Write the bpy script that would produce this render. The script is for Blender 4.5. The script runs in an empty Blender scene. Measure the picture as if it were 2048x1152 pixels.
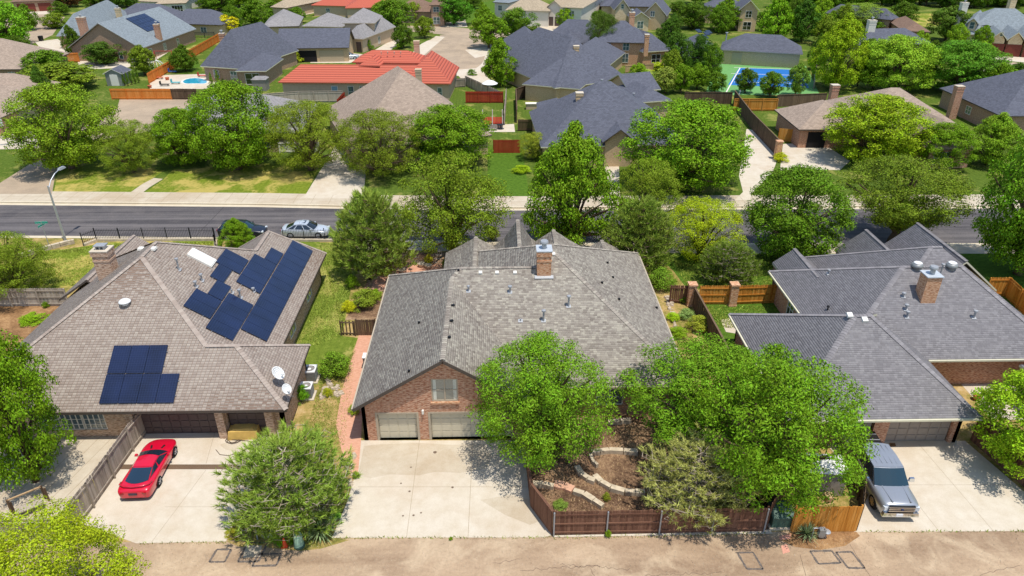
import bpy, math, random, colorsys
import numpy as np
from mathutils import Vector, Matrix
random.seed(7)
S = bpy.context.scene
C = S.collection
# ------------------------------------------------------------------ camera
CAM_H = 30.5; PITCH = math.radians(28.6); YAW = math.radians(1.2); FPX = 1440.0
cd = bpy.data.cameras.new('camera'); cam = bpy.data.objects.new('camera', cd); C.objects.link(cam)
cam.location = (0, 0, CAM_H); cam.rotation_euler = (math.radians(90) - PITCH, 0, -YAW)
cd.sensor_width = 36; cd.lens = 36 * FPX / 2048; cd.clip_start = 0.5; cd.clip_end = 6000
S.camera = cam
# ------------------------------------------------------------------ sky and sun
SUN = Vector((0.18, -0.22, 1.0)).normalized()
elev = math.asin(SUN.z); azim = math.atan2(SUN.x, SUN.y)
W = bpy.data.worlds.new('World'); S.world = W; W.use_nodes = True
nt = W.node_tree; bg = nt.nodes['Background']
sk = nt.nodes.new('ShaderNodeTexSky'); sk.sky_type = 'NISHITA'; sk.sun_disc = False
sk.sun_elevation = elev; sk.sun_rotation = azim; sk.dust_density = 0.6
nt.links.new(sk.outputs[0], bg.inputs[0]); bg.inputs[1].default_value = 0.14
sd = bpy.data.lights.new('sun', 'SUN'); sd.energy = 3.6; sd.angle = math.radians(0.55); sd.color = (1.0, 0.955, 0.88)
so = bpy.data.objects.new('sun', sd); C.objects.link(so)
so.rotation_euler = SUN.to_track_quat('Z', 'Y').to_euler(); so.location = (30, -30, 90)
S.view_settings.view_transform = 'Standard'; S.view_settings.look = 'None'
S.view_settings.exposure = 0.27; S.view_settings.gamma = 1.0
S.render.engine = 'CYCLES'
S.cycles.max_bounces = 5; S.cycles.diffuse_bounces = 3; S.cycles.glossy_bounces = 2; S.cycles.transmission_bounces = 3; S.cycles.transparent_max_bounces = 6
# ------------------------------------------------------------------ pixel -> place (a pixel gives a direction, z the height it touches)
def P(x, y, z=0.0):
    u = (x - 1024) / FPX; v = (576 - y) / FPX
    fz = math.cos(PITCH) + v * math.sin(PITCH); dz = -math.sin(PITCH) + v * math.cos(PITCH)
    t = (z - CAM_H) / dz; X = t * u; Y = t * fz
    return Vector((X * math.cos(YAW) + Y * math.sin(YAW), -X * math.sin(YAW) + Y * math.cos(YAW), z))
def ZY(x, y, Y0):
    a = P(x, y); t = Y0 / a.y
    return Vector((a.x * t, Y0, CAM_H * (1 - t)))
def depth(p):
    y = p.x * math.sin(YAW) + p.y * math.cos(YAW)
    return y * math.cos(PITCH) - (p.z - CAM_H) * math.sin(PITCH)
# ------------------------------------------------------------------ objects
ORIG = {}
def thing(name, label, cat, loc=(0, 0, 0), group=None):
    o = bpy.data.objects.new(name, None); C.objects.link(o); o.empty_display_size = 0.3
    o.location = loc; ORIG[o.name] = Vector(loc)
    tag(o, label, cat, group); return o
def tag(o, label=None, cat=None, group=None, kind=None):
    if label: o['label'] = label
    if cat: o['category'] = cat
    if group: o['group'] = group
    if kind: o['kind'] = kind
    return o
def link(name, me, parent=None):
    o = bpy.data.objects.new(name, me); C.objects.link(o)
    if parent is not None:
        o.parent = parent; ORIG[o.name] = ORIG.get(parent.name, Vector())
    else: ORIG[o.name] = Vector()
    return o
def copy_tree(o, parent=None):
    c = o.copy(); C.objects.link(c); c.parent = parent
    for ch in list(o.children): copy_tree(ch, c)
    return c
class MB:
    def __init__(s): s.v = []; s.f = []; s.m = []
    def face(s, pts, m=0):
        b = len(s.v); s.v += [tuple(p) for p in pts]; s.f.append(tuple(range(b, b + len(pts)))); s.m.append(m); return s
    def box(s, c, d, rz=0.0, m=0, taper=0.0, rx=0.0):
        cx, cy, cz = c; hx, hy, hz = d[0] / 2, d[1] / 2, d[2] / 2; k = 1 - taper
        q = [(-hx, -hy, -hz), (hx, -hy, -hz), (hx, hy, -hz), (-hx, hy, -hz), (-hx * k, -hy * k, hz), (hx * k, -hy * k, hz), (hx * k, hy * k, hz), (-hx * k, hy * k, hz)]
        ca, sa = math.cos(rz), math.sin(rz); cb, sb = math.cos(rx), math.sin(rx); b = len(s.v)
        for x, y, z in q:
            y, z = y * cb - z * sb, y * sb + z * cb
            s.v.append((cx + x * ca - y * sa, cy + x * sa + y * ca, cz + z))
        for f in ((0, 3, 2, 1), (4, 5, 6, 7), (0, 1, 5, 4), (1, 2, 6, 5), (2, 3, 7, 6), (3, 0, 4, 7)):
            s.f.append(tuple(b + i for i in f)); s.m.append(m)
        return s
    def bar(s, a, b_, w, h, m=0):                      # rectangular bar between two points
        a, b_ = Vector(a), Vector(b_); d = (b_ - a); L = d.length; d = d / L
        u = d.cross(Vector((0, 0, 1)));  u = Vector((1, 0, 0)) if u.length < 1e-4 else u.normalized()
        n = u.cross(d); b = len(s.v)
        for q in (a, b_):
            for i, j in ((-1, -1), (1, -1), (1, 1), (-1, 1)): s.v.append(tuple(q + u * (i * w / 2) + n * (j * h / 2)))
        for f in ((3, 2, 1, 0), (4, 5, 6, 7), (0, 1, 5, 4), (1, 2, 6, 5), (2, 3, 7, 6), (3, 0, 4, 7)):
            s.f.append(tuple(b + i for i in f)); s.m.append(m)
        return s
    def tube(s, pts, rad, n=6, m=0, cap=True):
        pts = [Vector(p) for p in pts]; rings = []
        for i, p in enumerate(pts):
            d = (pts[min(i + 1, len(pts) - 1)] - pts[max(i - 1, 0)]).normalized()
            u = d.cross(Vector((0.13, 0.21, 1)));  u = Vector((1, 0, 0)) if u.length < 1e-3 else u.normalized()
            w = d.cross(u); r = rad[i] if isinstance(rad, (list, tuple)) else rad; b = len(s.v)
            for k in range(n):
                a = 2 * math.pi * k / n; s.v.append(tuple(p + u * (r * math.cos(a)) + w * (r * math.sin(a))))
            rings.append(b)
        for i in range(len(rings) - 1):
            for k in range(n):
                s.f.append((rings[i] + k, rings[i] + (k + 1) % n, rings[i + 1] + (k + 1) % n, rings[i + 1] + k)); s.m.append(m)
        if cap:
            s.f.append(tuple(rings[0] + k for k in range(n))[::-1]); s.m.append(m)
            s.f.append(tuple(rings[-1] + k for k in range(n))); s.m.append(m)
        return s
    def lathe(s, prof, c=(0, 0, 0), n=16, m=0, axis='z'):
        b = len(s.v); k = len(prof)
        for i in range(n):
            a = 2 * math.pi * i / n
            for r, z in prof:
                q = (r * math.cos(a), r * math.sin(a), z)
                if axis == 'x': q = (q[2], q[0], q[1])
                if axis == 'y': q = (q[0], q[2], q[1])
                s.v.append((c[0] + q[0], c[1] + q[1], c[2] + q[2]))
        for i in range(n):
            for j in range(k - 1):
                s.f.append((b + i * k + j, b + ((i + 1) % n) * k + j, b + ((i + 1) % n) * k + j + 1, b + i * k + j + 1)); s.m.append(m)
        return s
    def prism(s, poly, z0, z1, m=0, ms=None):
        n = len(poly); b = len(s.v); ms = m if ms is None else ms
        s.v += [(p[0], p[1], z0) for p in poly] + [(p[0], p[1], z1) for p in poly]
        s.f.append(tuple(b + n + i for i in range(n))); s.m.append(m)
        s.f.append(tuple(b + i for i in range(n))[::-1]); s.m.append(ms)
        for i in range(n):
            j = (i + 1) % n; s.f.append((b + i, b + j, b + n + j, b + n + i)); s.m.append(ms)
        return s
    def build(s, name, mats, parent=None, smooth=False, uv=True, tri=False):
        me = bpy.data.meshes.new(name); o0 = ORIG.get(parent.name, Vector()) if parent is not None else Vector()
        vs = [(x - o0.x, y - o0.y, z - o0.z) for x, y, z in s.v] if o0.length > 0 else s.v
        me.from_pydata(vs, [], s.f)
        mats = mats if isinstance(mats, (list, tuple)) else [mats]
        for mm in mats: me.materials.append(MAT[mm] if isinstance(mm, str) else mm)
        if len(mats) > 1: me.polygons.foreach_set('material_index', s.m)
        if smooth: me.polygons.foreach_set('use_smooth', [True] * len(s.f))
        me.update()
        if uv:
            ul = me.uv_layers.new(name='m').data
            for p in me.polygons:
                n = p.normal
                if abs(n.z) > 0.995: u = Vector((1, 0, 0)); v = Vector((0, 1, 0))
                else: u = Vector((-n.y, n.x, 0)).normalized(); v = n.cross(u)
                for li in p.loop_indices:
                    q = Vector(s.v[me.loops[li].vertex_index]); ul[li].uv = (q.dot(u), q.dot(v))
        return link(name, me, parent)
def npmesh(name, V, F, mat, smooth=False):             # fast quads / triangles from numpy
    me = bpy.data.meshes.new(name); k = F.shape[1]
    me.vertices.add(len(V)); me.vertices.foreach_set('co', V.astype(np.float32).ravel())
    me.loops.add(F.size); me.loops.foreach_set('vertex_index', F.astype(np.int32).ravel())
    me.polygons.add(len(F)); me.polygons.foreach_set('loop_start', np.arange(0, F.size, k, dtype=np.int32))
    if smooth: me.polygons.foreach_set('use_smooth', np.ones(len(F), dtype=bool))
    me.materials.append(MAT[mat]); me.update(calc_edges=True); return me
# ------------------------------------------------------------------ materials
MAT = {}
def srgb(r, g, b):
    return tuple(((c / 255) / 12.92 if c / 255 <= 0.04045 else ((c / 255 + 0.055) / 1.055) ** 2.4) for c in (r, g, b)) + (1,)
class NT:
    def __init__(s, name, rough=0.8, spec=0.3, metal=0.0):
        m = bpy.data.materials.new(name); m.use_nodes = True; MAT[name] = m
        s.t = m.node_tree; s.n = s.t.nodes; s.b = s.n['Principled BSDF']; s.m = m
        s.b.inputs['Roughness'].default_value = rough; s.b.inputs['Metallic'].default_value = metal
        s.b.inputs['Specular IOR Level'].default_value = spec
    def a(s, t, **kw):
        n = s.n.new(t)
        for k, v in kw.items():
            if k in n.inputs: n.inputs[k].default_value = v
            else: setattr(n, k, v)
        return n
    def l(s, a, b): s.t.links.new(a, b)
    def pos(s): return s.a('ShaderNodeNewGeometry').outputs['Position']
    def uv(s): return s.a('ShaderNodeTexCoord').outputs['UV']
    def map(s, src, sc=(1, 1, 1), rot=(0, 0, 0), loc=(0, 0, 0)):
        n = s.a('ShaderNodeMapping'); n.inputs['Scale'].default_value = sc; n.inputs['Rotation'].default_value = rot; n.inputs['Location'].default_value = loc
        s.l(src, n.inputs[0]); return n.outputs[0]
    def noise(s, src, scale, detail=4, rough=0.55, dist=0.0):
        n = s.a('ShaderNodeTexNoise', Scale=scale, Detail=detail, Roughness=rough, Distortion=dist); s.l(src, n.inputs['Vector']); return n.outputs['Fac']
    def ramp(s, fac, stops, interp='LINEAR'):
        n = s.a('ShaderNodeValToRGB'); cr = n.color_ramp; cr.interpolation = interp
        while len(cr.elements) < len(stops): cr.elements.new(0.5)
        for e, (p, c) in zip(cr.elements, stops): e.position = p; e.color = c if len(c) == 4 else tuple(c) + (1,)
        s.l(fac, n.inputs[0]); return n.outputs[0]
    def mix(s, fac, a, b, mode='MIX'):
        n = s.a('ShaderNodeMix', data_type='RGBA', blend_type=mode)
        for src, i in ((fac, 0), (a, 6), (b, 7)):
            if hasattr(src, 'links'): s.l(src, n.inputs[i])
            else: n.inputs[i].default_value = src if not (i == 0 and isinstance(src, tuple)) else src[0]
        return n.outputs[2]
    def math(s, op, a, b=0.0, c=0.0):
        n = s.a('ShaderNodeMath', operation=op)
        for i, q in enumerate((a, b, c)):
            if hasattr(q, 'links'): s.l(q, n.inputs[i])
            else: n.inputs[i].default_value = q
        return n.outputs[0]
    def sep(s, v):
        n = s.a('ShaderNodeSeparateXYZ'); s.l(v, n.inputs[0]); return n.outputs
    def bump(s, h, strength=0.3, dist=0.02):
        n = s.a('ShaderNodeBump', Strength=strength, Distance=dist); s.l(h, n.inputs['Height']); s.l(n.outputs[0], s.b.inputs['Normal'])
    def col(s, c):
        if hasattr(c, 'links'): s.l(c, s.b.inputs['Base Color'])
        else: s.b.inputs['Base Color'].default_value = c
        return s
def plain(name, c, rough=0.6, metal=0.0, spec=0.4, var=0.12, scale=6.0):
    t = NT(name, rough, spec, metal); n = t.noise(t.pos(), scale, 3)
    lo = tuple(x * (1 - var) for x in c[:3]) + (1,); hi = tuple(min(1, x * (1 + var)) for x in c[:3]) + (1,)
    t.col(t.ramp(n, [(0.3, lo), (0.7, hi)])); return t
def ground_mat(name, cols, s1, s2, s3=9.0, bump=0.4, rough=0.95):
    t = NT(name, rough, 0.15); p = t.pos(); a = t.noise(p, s1, 5, 0.6, 0.6); b = t.noise(p, s2, 4, 0.65); c = t.noise(p, s3, 2, 0.7)
    x = t.math('ADD', t.math('MULTIPLY', a, 0.55), t.math('ADD', t.math('MULTIPLY', b, 0.3), t.math('MULTIPLY', c, 0.15)))
    n = len(cols); t.col(t.ramp(x, [(0.36 + 0.28 * i / (n - 1), q) for i, q in enumerate(cols)])); t.bump(t.math('ADD', b, c), bump, 0.05); return t
# lawns: mottled, mown stripes, dry patches
def lawn_mat(name, cols, dry, dryamt, rot=0.0):
    t = NT(name, 1.0, 0.05); p = t.pos(); a = t.noise(p, 0.23, 4, 0.6, 0.5); b = t.noise(p, 2.6, 4, 0.7); c = t.noise(p, 14.0, 2, 0.7)
    st = t.a('ShaderNodeTexWave', Scale=0.55, Distortion=1.6, Detail=2.0); st.bands_direction = 'X'; t.l(t.map(p, rot=(0, 0, rot)), st.inputs[0])
    x = t.math('ADD', t.math('MULTIPLY', b, 0.42), t.math('ADD', t.math('MULTIPLY', c, 0.4), t.math('MULTIPLY', st.outputs['Fac'], 0.03)))
    g = t.ramp(x, [(0.3, cols[0]), (0.5, cols[1]), (0.68, cols[2])])
    d = t.ramp(t.math('ADD', t.math('MULTIPLY', a, 0.75), t.math('MULTIPLY', b, 0.25)), [(0.62 - dryamt, (0, 0, 0, 1)), (0.72 - dryamt, (1, 1, 1, 1))])
    t.col(t.mix(d, g, t.mix(t.math('MULTIPLY', c, 0.8), dry, cols[2]))); t.bump(t.math('ADD', c, b), 0.7, 0.08); return t
lawn_mat('lawn', [srgb(80, 98, 32), srgb(118, 134, 50), srgb(150, 160, 76)], srgb(172, 156, 92), 0.12)
lawn_mat('lawn_far', [srgb(64, 84, 28), srgb(96, 116, 44), srgb(130, 142, 66)], srgb(150, 140, 80), 0.10)
lawn_mat('lawn_dry', [srgb(84, 104, 28), srgb(128, 140, 48), srgb(160, 160, 76)], srgb(190, 164, 96), 0.16)
lawn_mat('lawn_lush', [srgb(58, 86, 26), srgb(92, 122, 40), srgb(124, 148, 60)], srgb(132, 142, 64), 0.02, 1.2)
ground_mat('terrain', [srgb(70, 86, 34), srgb(108, 118, 52), srgb(150, 142, 92)], 0.02, 0.4)
ground_mat('soil', [srgb(96, 70, 46), srgb(148, 112, 76), srgb(190, 152, 108)], 0.5, 5.0, 22.0, 0.8)
ground_mat('mulch', [srgb(62, 46, 36), srgb(104, 80, 62), srgb(152, 122, 94), srgb(190, 162, 126)], 0.35, 6.0, 30.0, 0.9)
ground_mat('weedy', [srgb(92, 96, 44), srgb(134, 126, 62), srgb(178, 150, 96), srgb(196, 172, 128)], 0.6, 4.0, 18.0, 0.7)
# concrete: cream, broad stains, grain
def concrete(name, base, dark, stain, amt=0.5):
    t = NT(name, 0.88, 0.25); p = t.pos(); a = t.noise(p, 0.16, 5, 0.6, 0.7); b = t.noise(p, 1.1, 5, 0.65); c = t.noise(p, 35.0, 2, 0.7)
    x = t.mix(t.ramp(b, [(0.35, (0, 0, 0, 1)), (0.75, (1, 1, 1, 1))]), base, dark)
    x = t.mix(t.math('MULTIPLY', t.ramp(a, [(0.5, (0, 0, 0, 1)), (0.62, (1, 1, 1, 1))]), amt), x, stain)
    x = t.mix(0.16, x, t.ramp(c, [(0.3, (0.25, 0.22, 0.18, 1)), (0.6, (0.75, 0.72, 0.66, 1))])); t.col(x); t.bump(c, 0.25, 0.01); return t
concrete('concrete', srgb(208, 196, 176), srgb(192, 176, 150), srgb(180, 152, 116), 0.3)
concrete('concrete_old', srgb(196, 182, 158), srgb(178, 160, 132), srgb(166, 140, 104), 0.5)
concrete('kerb', srgb(212, 198, 170), srgb(196, 180, 150), srgb(184, 160, 122), 0.4)
plain('joint', srgb(158, 140, 114), 0.95)
def asphalt(name, base, lt, stain, stretch, samt=0.5, scale=1.0, grain=26.0, gm=0.3):
    t = NT(name, 0.93, 0.25); p = t.pos(); a = t.noise(t.map(p, sc=stretch), 0.5 * scale, 5, 0.6, 0.3); b = t.noise(p, 0.35, 5, 0.62, 0.8); c = t.noise(p, grain, 4, 0.8)
    x = t.mix(t.ramp(a, [(0.38, (0, 0, 0, 1)), (0.62, (1, 1, 1, 1))]), base, lt)
    x = t.mix(t.math('MULTIPLY', t.ramp(b, [(0.48, (0, 0, 0, 1)), (0.66, (1, 1, 1, 1))]), samt), x, stain)
    x = t.mix(gm, x, t.ramp(c, [(0.36, tuple(q * 0.45 for q in base[:3]) + (1,)), (0.7, tuple(min(1, q * 1.7) for q in lt[:3]) + (1,))])); t.col(x); t.bump(c, 0.35, 0.012); return t
asphalt('asphalt', srgb(70, 67, 69), srgb(108, 103, 102), srgb(128, 120, 114), (0.04, 1.3, 1), 0.3, 1.6, 9.0, 0.22)
asphalt('asphalt_old', srgb(150, 134, 114), srgb(176, 156, 132), srgb(188, 166, 138), (0.5, 0.5, 1), 0.5)
# the alley: worn tan asphalt, cracked at the rim
t = asphalt('alley_paving', srgb(146, 122, 98), srgb(180, 155, 127), srgb(202, 180, 150), (0.12, 0.6, 1), 0.75, 1.6, 5.0, 0.15)
MAT['patch'] = None; plain('patch', srgb(104, 95, 88), 0.95, var=0.3, scale=9); plain('tar', srgb(112, 94, 78), 0.9, var=0.3, scale=8)
plain('tar_dark', srgb(58, 55, 56), 0.9, var=0.3, scale=2); plain('pale_patch', srgb(202, 182, 150), 0.95, var=0.1, scale=3)
plain('red_paint', srgb(208, 150, 128), 0.95, var=0.15, scale=9)
# brick, by metric uv
def brick(name, c1, c2, mortar, bw=0.21, bh=0.075, ms=0.011, contrast=1.0):
    t = NT(name, 0.9, 0.2); u = t.uv()
    n = t.a('ShaderNodeTexBrick', Scale=1.0); n.inputs['Brick Width'].default_value = bw; n.inputs['Row Height'].default_value = bh; n.inputs['Mortar Size'].default_value = ms
    n.inputs['Color1'].default_value = c1; n.inputs['Color2'].default_value = c2; n.inputs['Mortar'].default_value = mortar; n.inputs['Bias'].default_value = 0.0
    t.l(u, n.inputs[0])
    vo = t.noise(t.map(u, sc=(4.7, 13.0, 1)), 1.0, 1, 0.3); b = t.noise(t.pos(), 0.8, 4)
    x = t.mix(t.math('MULTIPLY', t.ramp(vo, [(0.42, (0, 0, 0, 1)), (0.66, (1, 1, 1, 1))]), 0.5 * contrast), n.outputs[0], tuple(min(1, q * 1.35 + 0.06) for q in mortar[:3]) + (1,))
    x = t.mix(t.math('MULTIPLY', t.ramp(vo, [(0.3, (1, 1, 1, 1)), (0.42, (0, 0, 0, 1))]), 0.5 * contrast), x, tuple(q * 0.4 for q in c1[:3]) + (1,))
    x = t.mix(t.math('MULTIPLY', b, 0.25), x, c2); t.col(x); t.bump(n.outputs['Fac'], -0.4, 0.012); return t
brick('brick_red', srgb(150, 84, 58), srgb(186, 116, 84), srgb(196, 172, 146))
brick('brick_orange', srgb(176, 98, 58), srgb(200, 132, 88), srgb(206, 182, 150))
brick('brick_mixed', srgb(136, 96, 74), srgb(188, 146, 116), srgb(204, 186, 164))
brick('brick_brown', srgb(128, 92, 72), srgb(160, 122, 96), srgb(186, 164, 138), contrast=0.6)
brick('brick_tan', srgb(176, 142, 104), srgb(202, 170, 128), srgb(208, 188, 156), contrast=0.5)
brick('stone_tan', srgb(196, 168, 128), srgb(218, 194, 156), srgb(216, 200, 170), 0.45, 0.22, 0.012, 0.6)
brick('pavers', srgb(196, 140, 112), srgb(210, 158, 130), srgb(188, 150, 124), 0.2, 0.1, 0.006, 0.35)
plain('stucco_tan', srgb(196, 172, 142), 0.9, var=0.06, scale=2); plain('stucco_white', srgb(222, 214, 200), 0.9, var=0.05, scale=2); plain('stucco_grey', srgb(176, 166, 152), 0.9, var=0.06)
# shingles as a surface (far roofs): courses by metric uv, mottled
def shingle(name, c, var=0.3, bw=0.36, bh=0.21, sp=0.2):
    t = NT(name, 0.95, sp); u = t.uv(); n = t.a('ShaderNodeTexBrick', Scale=1.0)
    n.inputs['Brick Width'].default_value = bw; n.inputs['Row Height'].default_value = bh; n.inputs['Mortar Size'].default_value = 0.012; n.inputs['Bias'].default_value = 0.0
    n.inputs['Color1'].default_value = tuple(q * (1 - var) for q in c[:3]) + (1,); n.inputs['Color2'].default_value = tuple(min(1, q * (1 + var)) for q in c[:3]) + (1,); n.inputs['Mortar'].default_value = tuple(q * 0.5 for q in c[:3]) + (1,)
    t.l(u, n.inputs[0]); b = t.noise(t.pos(), 0.35, 5); g = t.noise(t.pos(), 7.0, 3, 0.7)
    x = t.mix(0.35, n.outputs[0], t.ramp(g, [(0.3, tuple(q * 0.6 for q in c[:3]) + (1,)), (0.7, tuple(min(1, q * 1.4) for q in c[:3]) + (1,))]))
    t.col(t.mix(t.math('MULTIPLY', b, 0.3), x, tuple(min(1, q * 1.2) for q in c[:3]) + (1,))); t.bump(n.outputs['Fac'], -0.3, 0.02); return t
shingle('sh_dark', srgb(92, 94, 104)); shingle('sh_taupe', srgb(158, 140, 124)); shingle('sh_grey', srgb(142, 138, 136)); shingle('sh_bluegrey', srgb(128, 136, 140)); shingle('sh_brown', srgb(128, 104, 88)); shingle('sh_tan', srgb(168, 152, 128))
# shingles as pieces (near roofs): a tone for every tab
def tabs(name, stops):
    t = NT(name, 0.95, 0.2); g = t.a('ShaderNodeNewGeometry'); p = g.outputs['Position']
    x = t.ramp(g.outputs['Random Per Island'], stops); b = t.noise(p, 0.35, 5, 0.6, 0.5); c = t.noise(p, 30, 2, 0.8)
    x = t.mix(t.math('MULTIPLY', c, 0.4), x, tuple(q * 0.5 for q in stops[0][1][:3]) + (1,))
    t.col(t.mix(t.math('MULTIPLY', t.ramp(b, [(0.35, (0, 0, 0, 1)), (0.7, (1, 1, 1, 1))]), 0.22), x, stops[-1][1])); t.bump(c, 0.4, 0.01); return t
tabs('tab_centre', [(0.0, srgb(132, 122, 112)), (0.3, srgb(152, 142, 131)), (0.7, srgb(166, 157, 144)), (1.0, srgb(188, 180, 163))])
tabs('tab_left', [(0.0, srgb(158, 142, 130)), (0.4, srgb(172, 157, 145)), (0.8, srgb(180, 166, 153)), (1.0, srgb(188, 175, 161))])
tabs('tab_right', [(0.0, srgb(128, 124, 125)), (0.5, srgb(140, 136, 137)), (1.0, srgb(154, 150, 150))])
plain('roof_base_centre', srgb(104, 96, 88), 0.95); plain('roof_base_left', srgb(128, 108, 94), 0.95); plain('roof_base_right', srgb(92, 90, 96), 0.95)
# red pressed tile roof: bands
t = NT('tile_red', 0.7, 0.35); u = t.uv(); sx = t.sep(u)
w1 = t.math('FRACT', t.math('MULTIPLY', sx[1], 2.0)); w2 = t.math('FRACT', t.math('MULTIPLY', sx[0], 3.2)); n = t.noise(t.pos(), 1.2, 3)
t.col(t.mix(t.math('MULTIPLY', n, 0.3), t.ramp(w1, [(0.0, srgb(96, 40, 30)), (0.22, srgb(150, 66, 48)), (0.4, srgb(190, 92, 68)), (1.0, srgb(200, 108, 84))]), srgb(190, 92, 70)))
t.bump(t.math('ADD', w1, t.math('MULTIPLY', w2, 0.3)), 0.5, 0.05)
# timber
def wood(name, stops, rough=0.9):
    t = NT(name, rough, 0.15); oi = t.a('ShaderNodeObjectInfo'); gp = t.a('ShaderNodeNewGeometry'); p = gp.outputs['Position']
    g = t.noise(t.map(p, sc=(9, 9, 0.7)), 1.6, 4, 0.7); b = t.noise(p, 0.7, 3)
    x = t.math('ADD', t.math('MULTIPLY', g, 0.5), t.math('ADD', t.math('MULTIPLY', oi.outputs['Random'], 0.22), t.math('ADD', t.math('MULTIPLY', gp.outputs['Random Per Island'], 0.18), t.math('MULTIPLY', b, 0.16))))
    n = len(stops); t.col(t.ramp(x, [(0.25 + 0.5 * i / (n - 1), q) for i, q in enumerate(stops)])); t.bump(g, 0.3, 0.01); return t
wood('wood_grey', [srgb(104, 94, 84), srgb(146, 134, 120), srgb(176, 164, 148), srgb(192, 180, 164)])
wood('wood_cedar', [srgb(122, 72, 20), srgb(176, 112, 40), srgb(204, 140, 62), srgb(216, 158, 84)])
wood('wood_orange', [srgb(170, 88, 28), srgb(206, 122, 50), srgb(222, 146, 76)])
wood('wood_brown', [srgb(70, 48, 38), srgb(98, 68, 54), srgb(122, 88, 70), srgb(142, 106, 86)])
wood('wood_dark', [srgb(62, 50, 40), srgb(96, 78, 62), srgb(128, 106, 84)])
wood('wood_red', [srgb(110, 34, 22), srgb(150, 52, 34), srgb(172, 70, 48)])
wood('wood_tan', [srgb(150, 122, 90), srgb(184, 154, 116), srgb(208, 180, 142)])
wood('bark', [srgb(62, 48, 38), srgb(98, 80, 64), srgb(134, 114, 94)]); wood('bark_pale', [srgb(120, 106, 90), srgb(158, 144, 126), srgb(190, 178, 158)])
plain('stone', srgb(196, 180, 154), 0.95, var=0.2, scale=3); plain('stone_pink', srgb(206, 160, 132), 0.95, var=0.15, scale=3); plain('rock', srgb(186, 170, 148), 0.95, var=0.3, scale=5)
# metals, glass, paints
plain('iron', srgb(42, 42, 46), 0.6, 0.3); plain('galv', srgb(168, 170, 172), 0.5, 0.35, var=0.1); plain('white_metal', srgb(224, 224, 222), 0.5, var=0.05); plain('grey_metal', srgb(150, 152, 150), 0.5, 0.4)
plain('alu_pole', srgb(190, 194, 198), 0.42, 0.6, var=0.06); plain('steel_cap', srgb(196, 202, 206), 0.5, 0.25, var=0.08)
plain('fascia_tan', srgb(180, 166, 144), 0.7, var=0.06); plain('fascia_dark', srgb(84, 74, 66), 0.7, var=0.08); plain('fascia_cream', srgb(212, 206, 178), 0.7, var=0.05); plain('fascia_grey', srgb(150, 144, 136), 0.7)
plain('trim_white', srgb(226, 222, 212), 0.6, var=0.05); plain('garage_cream', srgb(206, 196, 172), 0.6, var=0.04); plain('garage_grey', srgb(148, 136, 126), 0.6, var=0.05); plain('garage_dark', srgb(86, 72, 70), 0.6, var=0.06); plain('garage_wood', srgb(112, 48, 34), 0.6, var=0.15); plain('garage_tan', srgb(178, 160, 132), 0.6, var=0.05)
plain('interior_shade', srgb(30, 26, 26), 0.95); plain('curtain', srgb(206, 206, 192), 0.9); plain('door_teal', srgb(130, 160, 170), 0.6); plain('door_brown', srgb(70, 48, 38), 0.6)  # near-black interior colour is painted shade for open carports
plain('rubber', srgb(28, 28, 30), 0.85, spec=0.2); plain('black_plastic', srgb(26, 26, 28), 0.5); plain('rim_silver', srgb(196, 198, 202), 0.3, 0.8, var=0.03); plain('rim_bronze', srgb(178, 150, 112), 0.35, 0.7, var=0.05); plain('chrome', srgb(220, 224, 228), 0.12, 1.0, var=0.02)
plain('cone_orange', srgb(232, 86, 46), 0.55, var=0.06); plain('pale_green', srgb(150, 184, 160), 0.5, var=0.05); plain('dark_green', srgb(70, 96, 82), 0.5, var=0.08); plain('sign_green', srgb(36, 150, 128), 0.45, var=0.04); plain('sign_white', srgb(226, 240, 234), 0.5, var=0.02)
plain('tail_red', srgb(150, 14, 18), 0.2, spec=0.6); plain('plate', srgb(226, 226, 226), 0.5, var=0.02); plain('plate_dark', srgb(64, 58, 70), 0.5); plain('light_clear', srgb(206, 212, 216), 0.15, spec=0.7, var=0.03); plain('emblem_blue', srgb(40, 52, 92), 0.3)
plain('yellow_tarp', srgb(206, 170, 92), 0.8, var=0.12, scale=3); plain('hose', srgb(88, 72, 60), 0.7); plain('terracotta', srgb(190, 104, 70), 0.8); plain('sand_white', srgb(226, 220, 206), 0.9); plain('blue_plastic', srgb(40, 90, 160), 0.5); plain('teal_plastic', srgb(70, 170, 176), 0.5); plain('red_plastic', srgb(190, 60, 50), 0.5); plain('white_plastic', srgb(232, 232, 228), 0.5, var=0.03)
plain('court_green', srgb(104, 156, 88), 0.85, var=0.06, scale=1.5); plain('court_blue', srgb(28, 106, 178), 0.8, var=0.05, scale=1.5); plain('grill_grey', srgb(136, 130, 124), 0.6)
def paint(name, c, coat=0.8, metal=0.0, rough=0.35):
    t = NT(name, rough, 0.5, metal); t.col(c); t.b.inputs['Coat Weight'].default_value = coat; t.b.inputs['Coat Roughness'].default_value = 0.06; return t
paint('car_red', srgb(206, 8, 48), 1.0, 0.0, 0.3); paint('car_silver', srgb(168, 171, 176), 0.7, 0.5, 0.3); paint('car_white', srgb(198, 206, 214), 0.7, 0.25); paint('car_navy', srgb(26, 30, 44)); paint('car_cream', srgb(226, 224, 216)); paint('car_black', srgb(20, 20, 24))
def glass(name, c, rough=0.04): t = NT(name, rough, 0.9); t.col(c); t.b.inputs['Coat Weight'].default_value = 1.0; t.b.inputs['Coat Roughness'].default_value = 0.02; return t
glass('glass_dark', srgb(24, 30, 34)); glass('glass_pale', srgb(126, 128, 118), 0.15); glass('glass_blue', srgb(40, 62, 78)); glass('glass_teal', srgb(14, 46, 54), 0.03); glass('glass_window', srgb(78, 98, 104)); glass('glass_rear', srgb(22, 44, 60))
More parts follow.
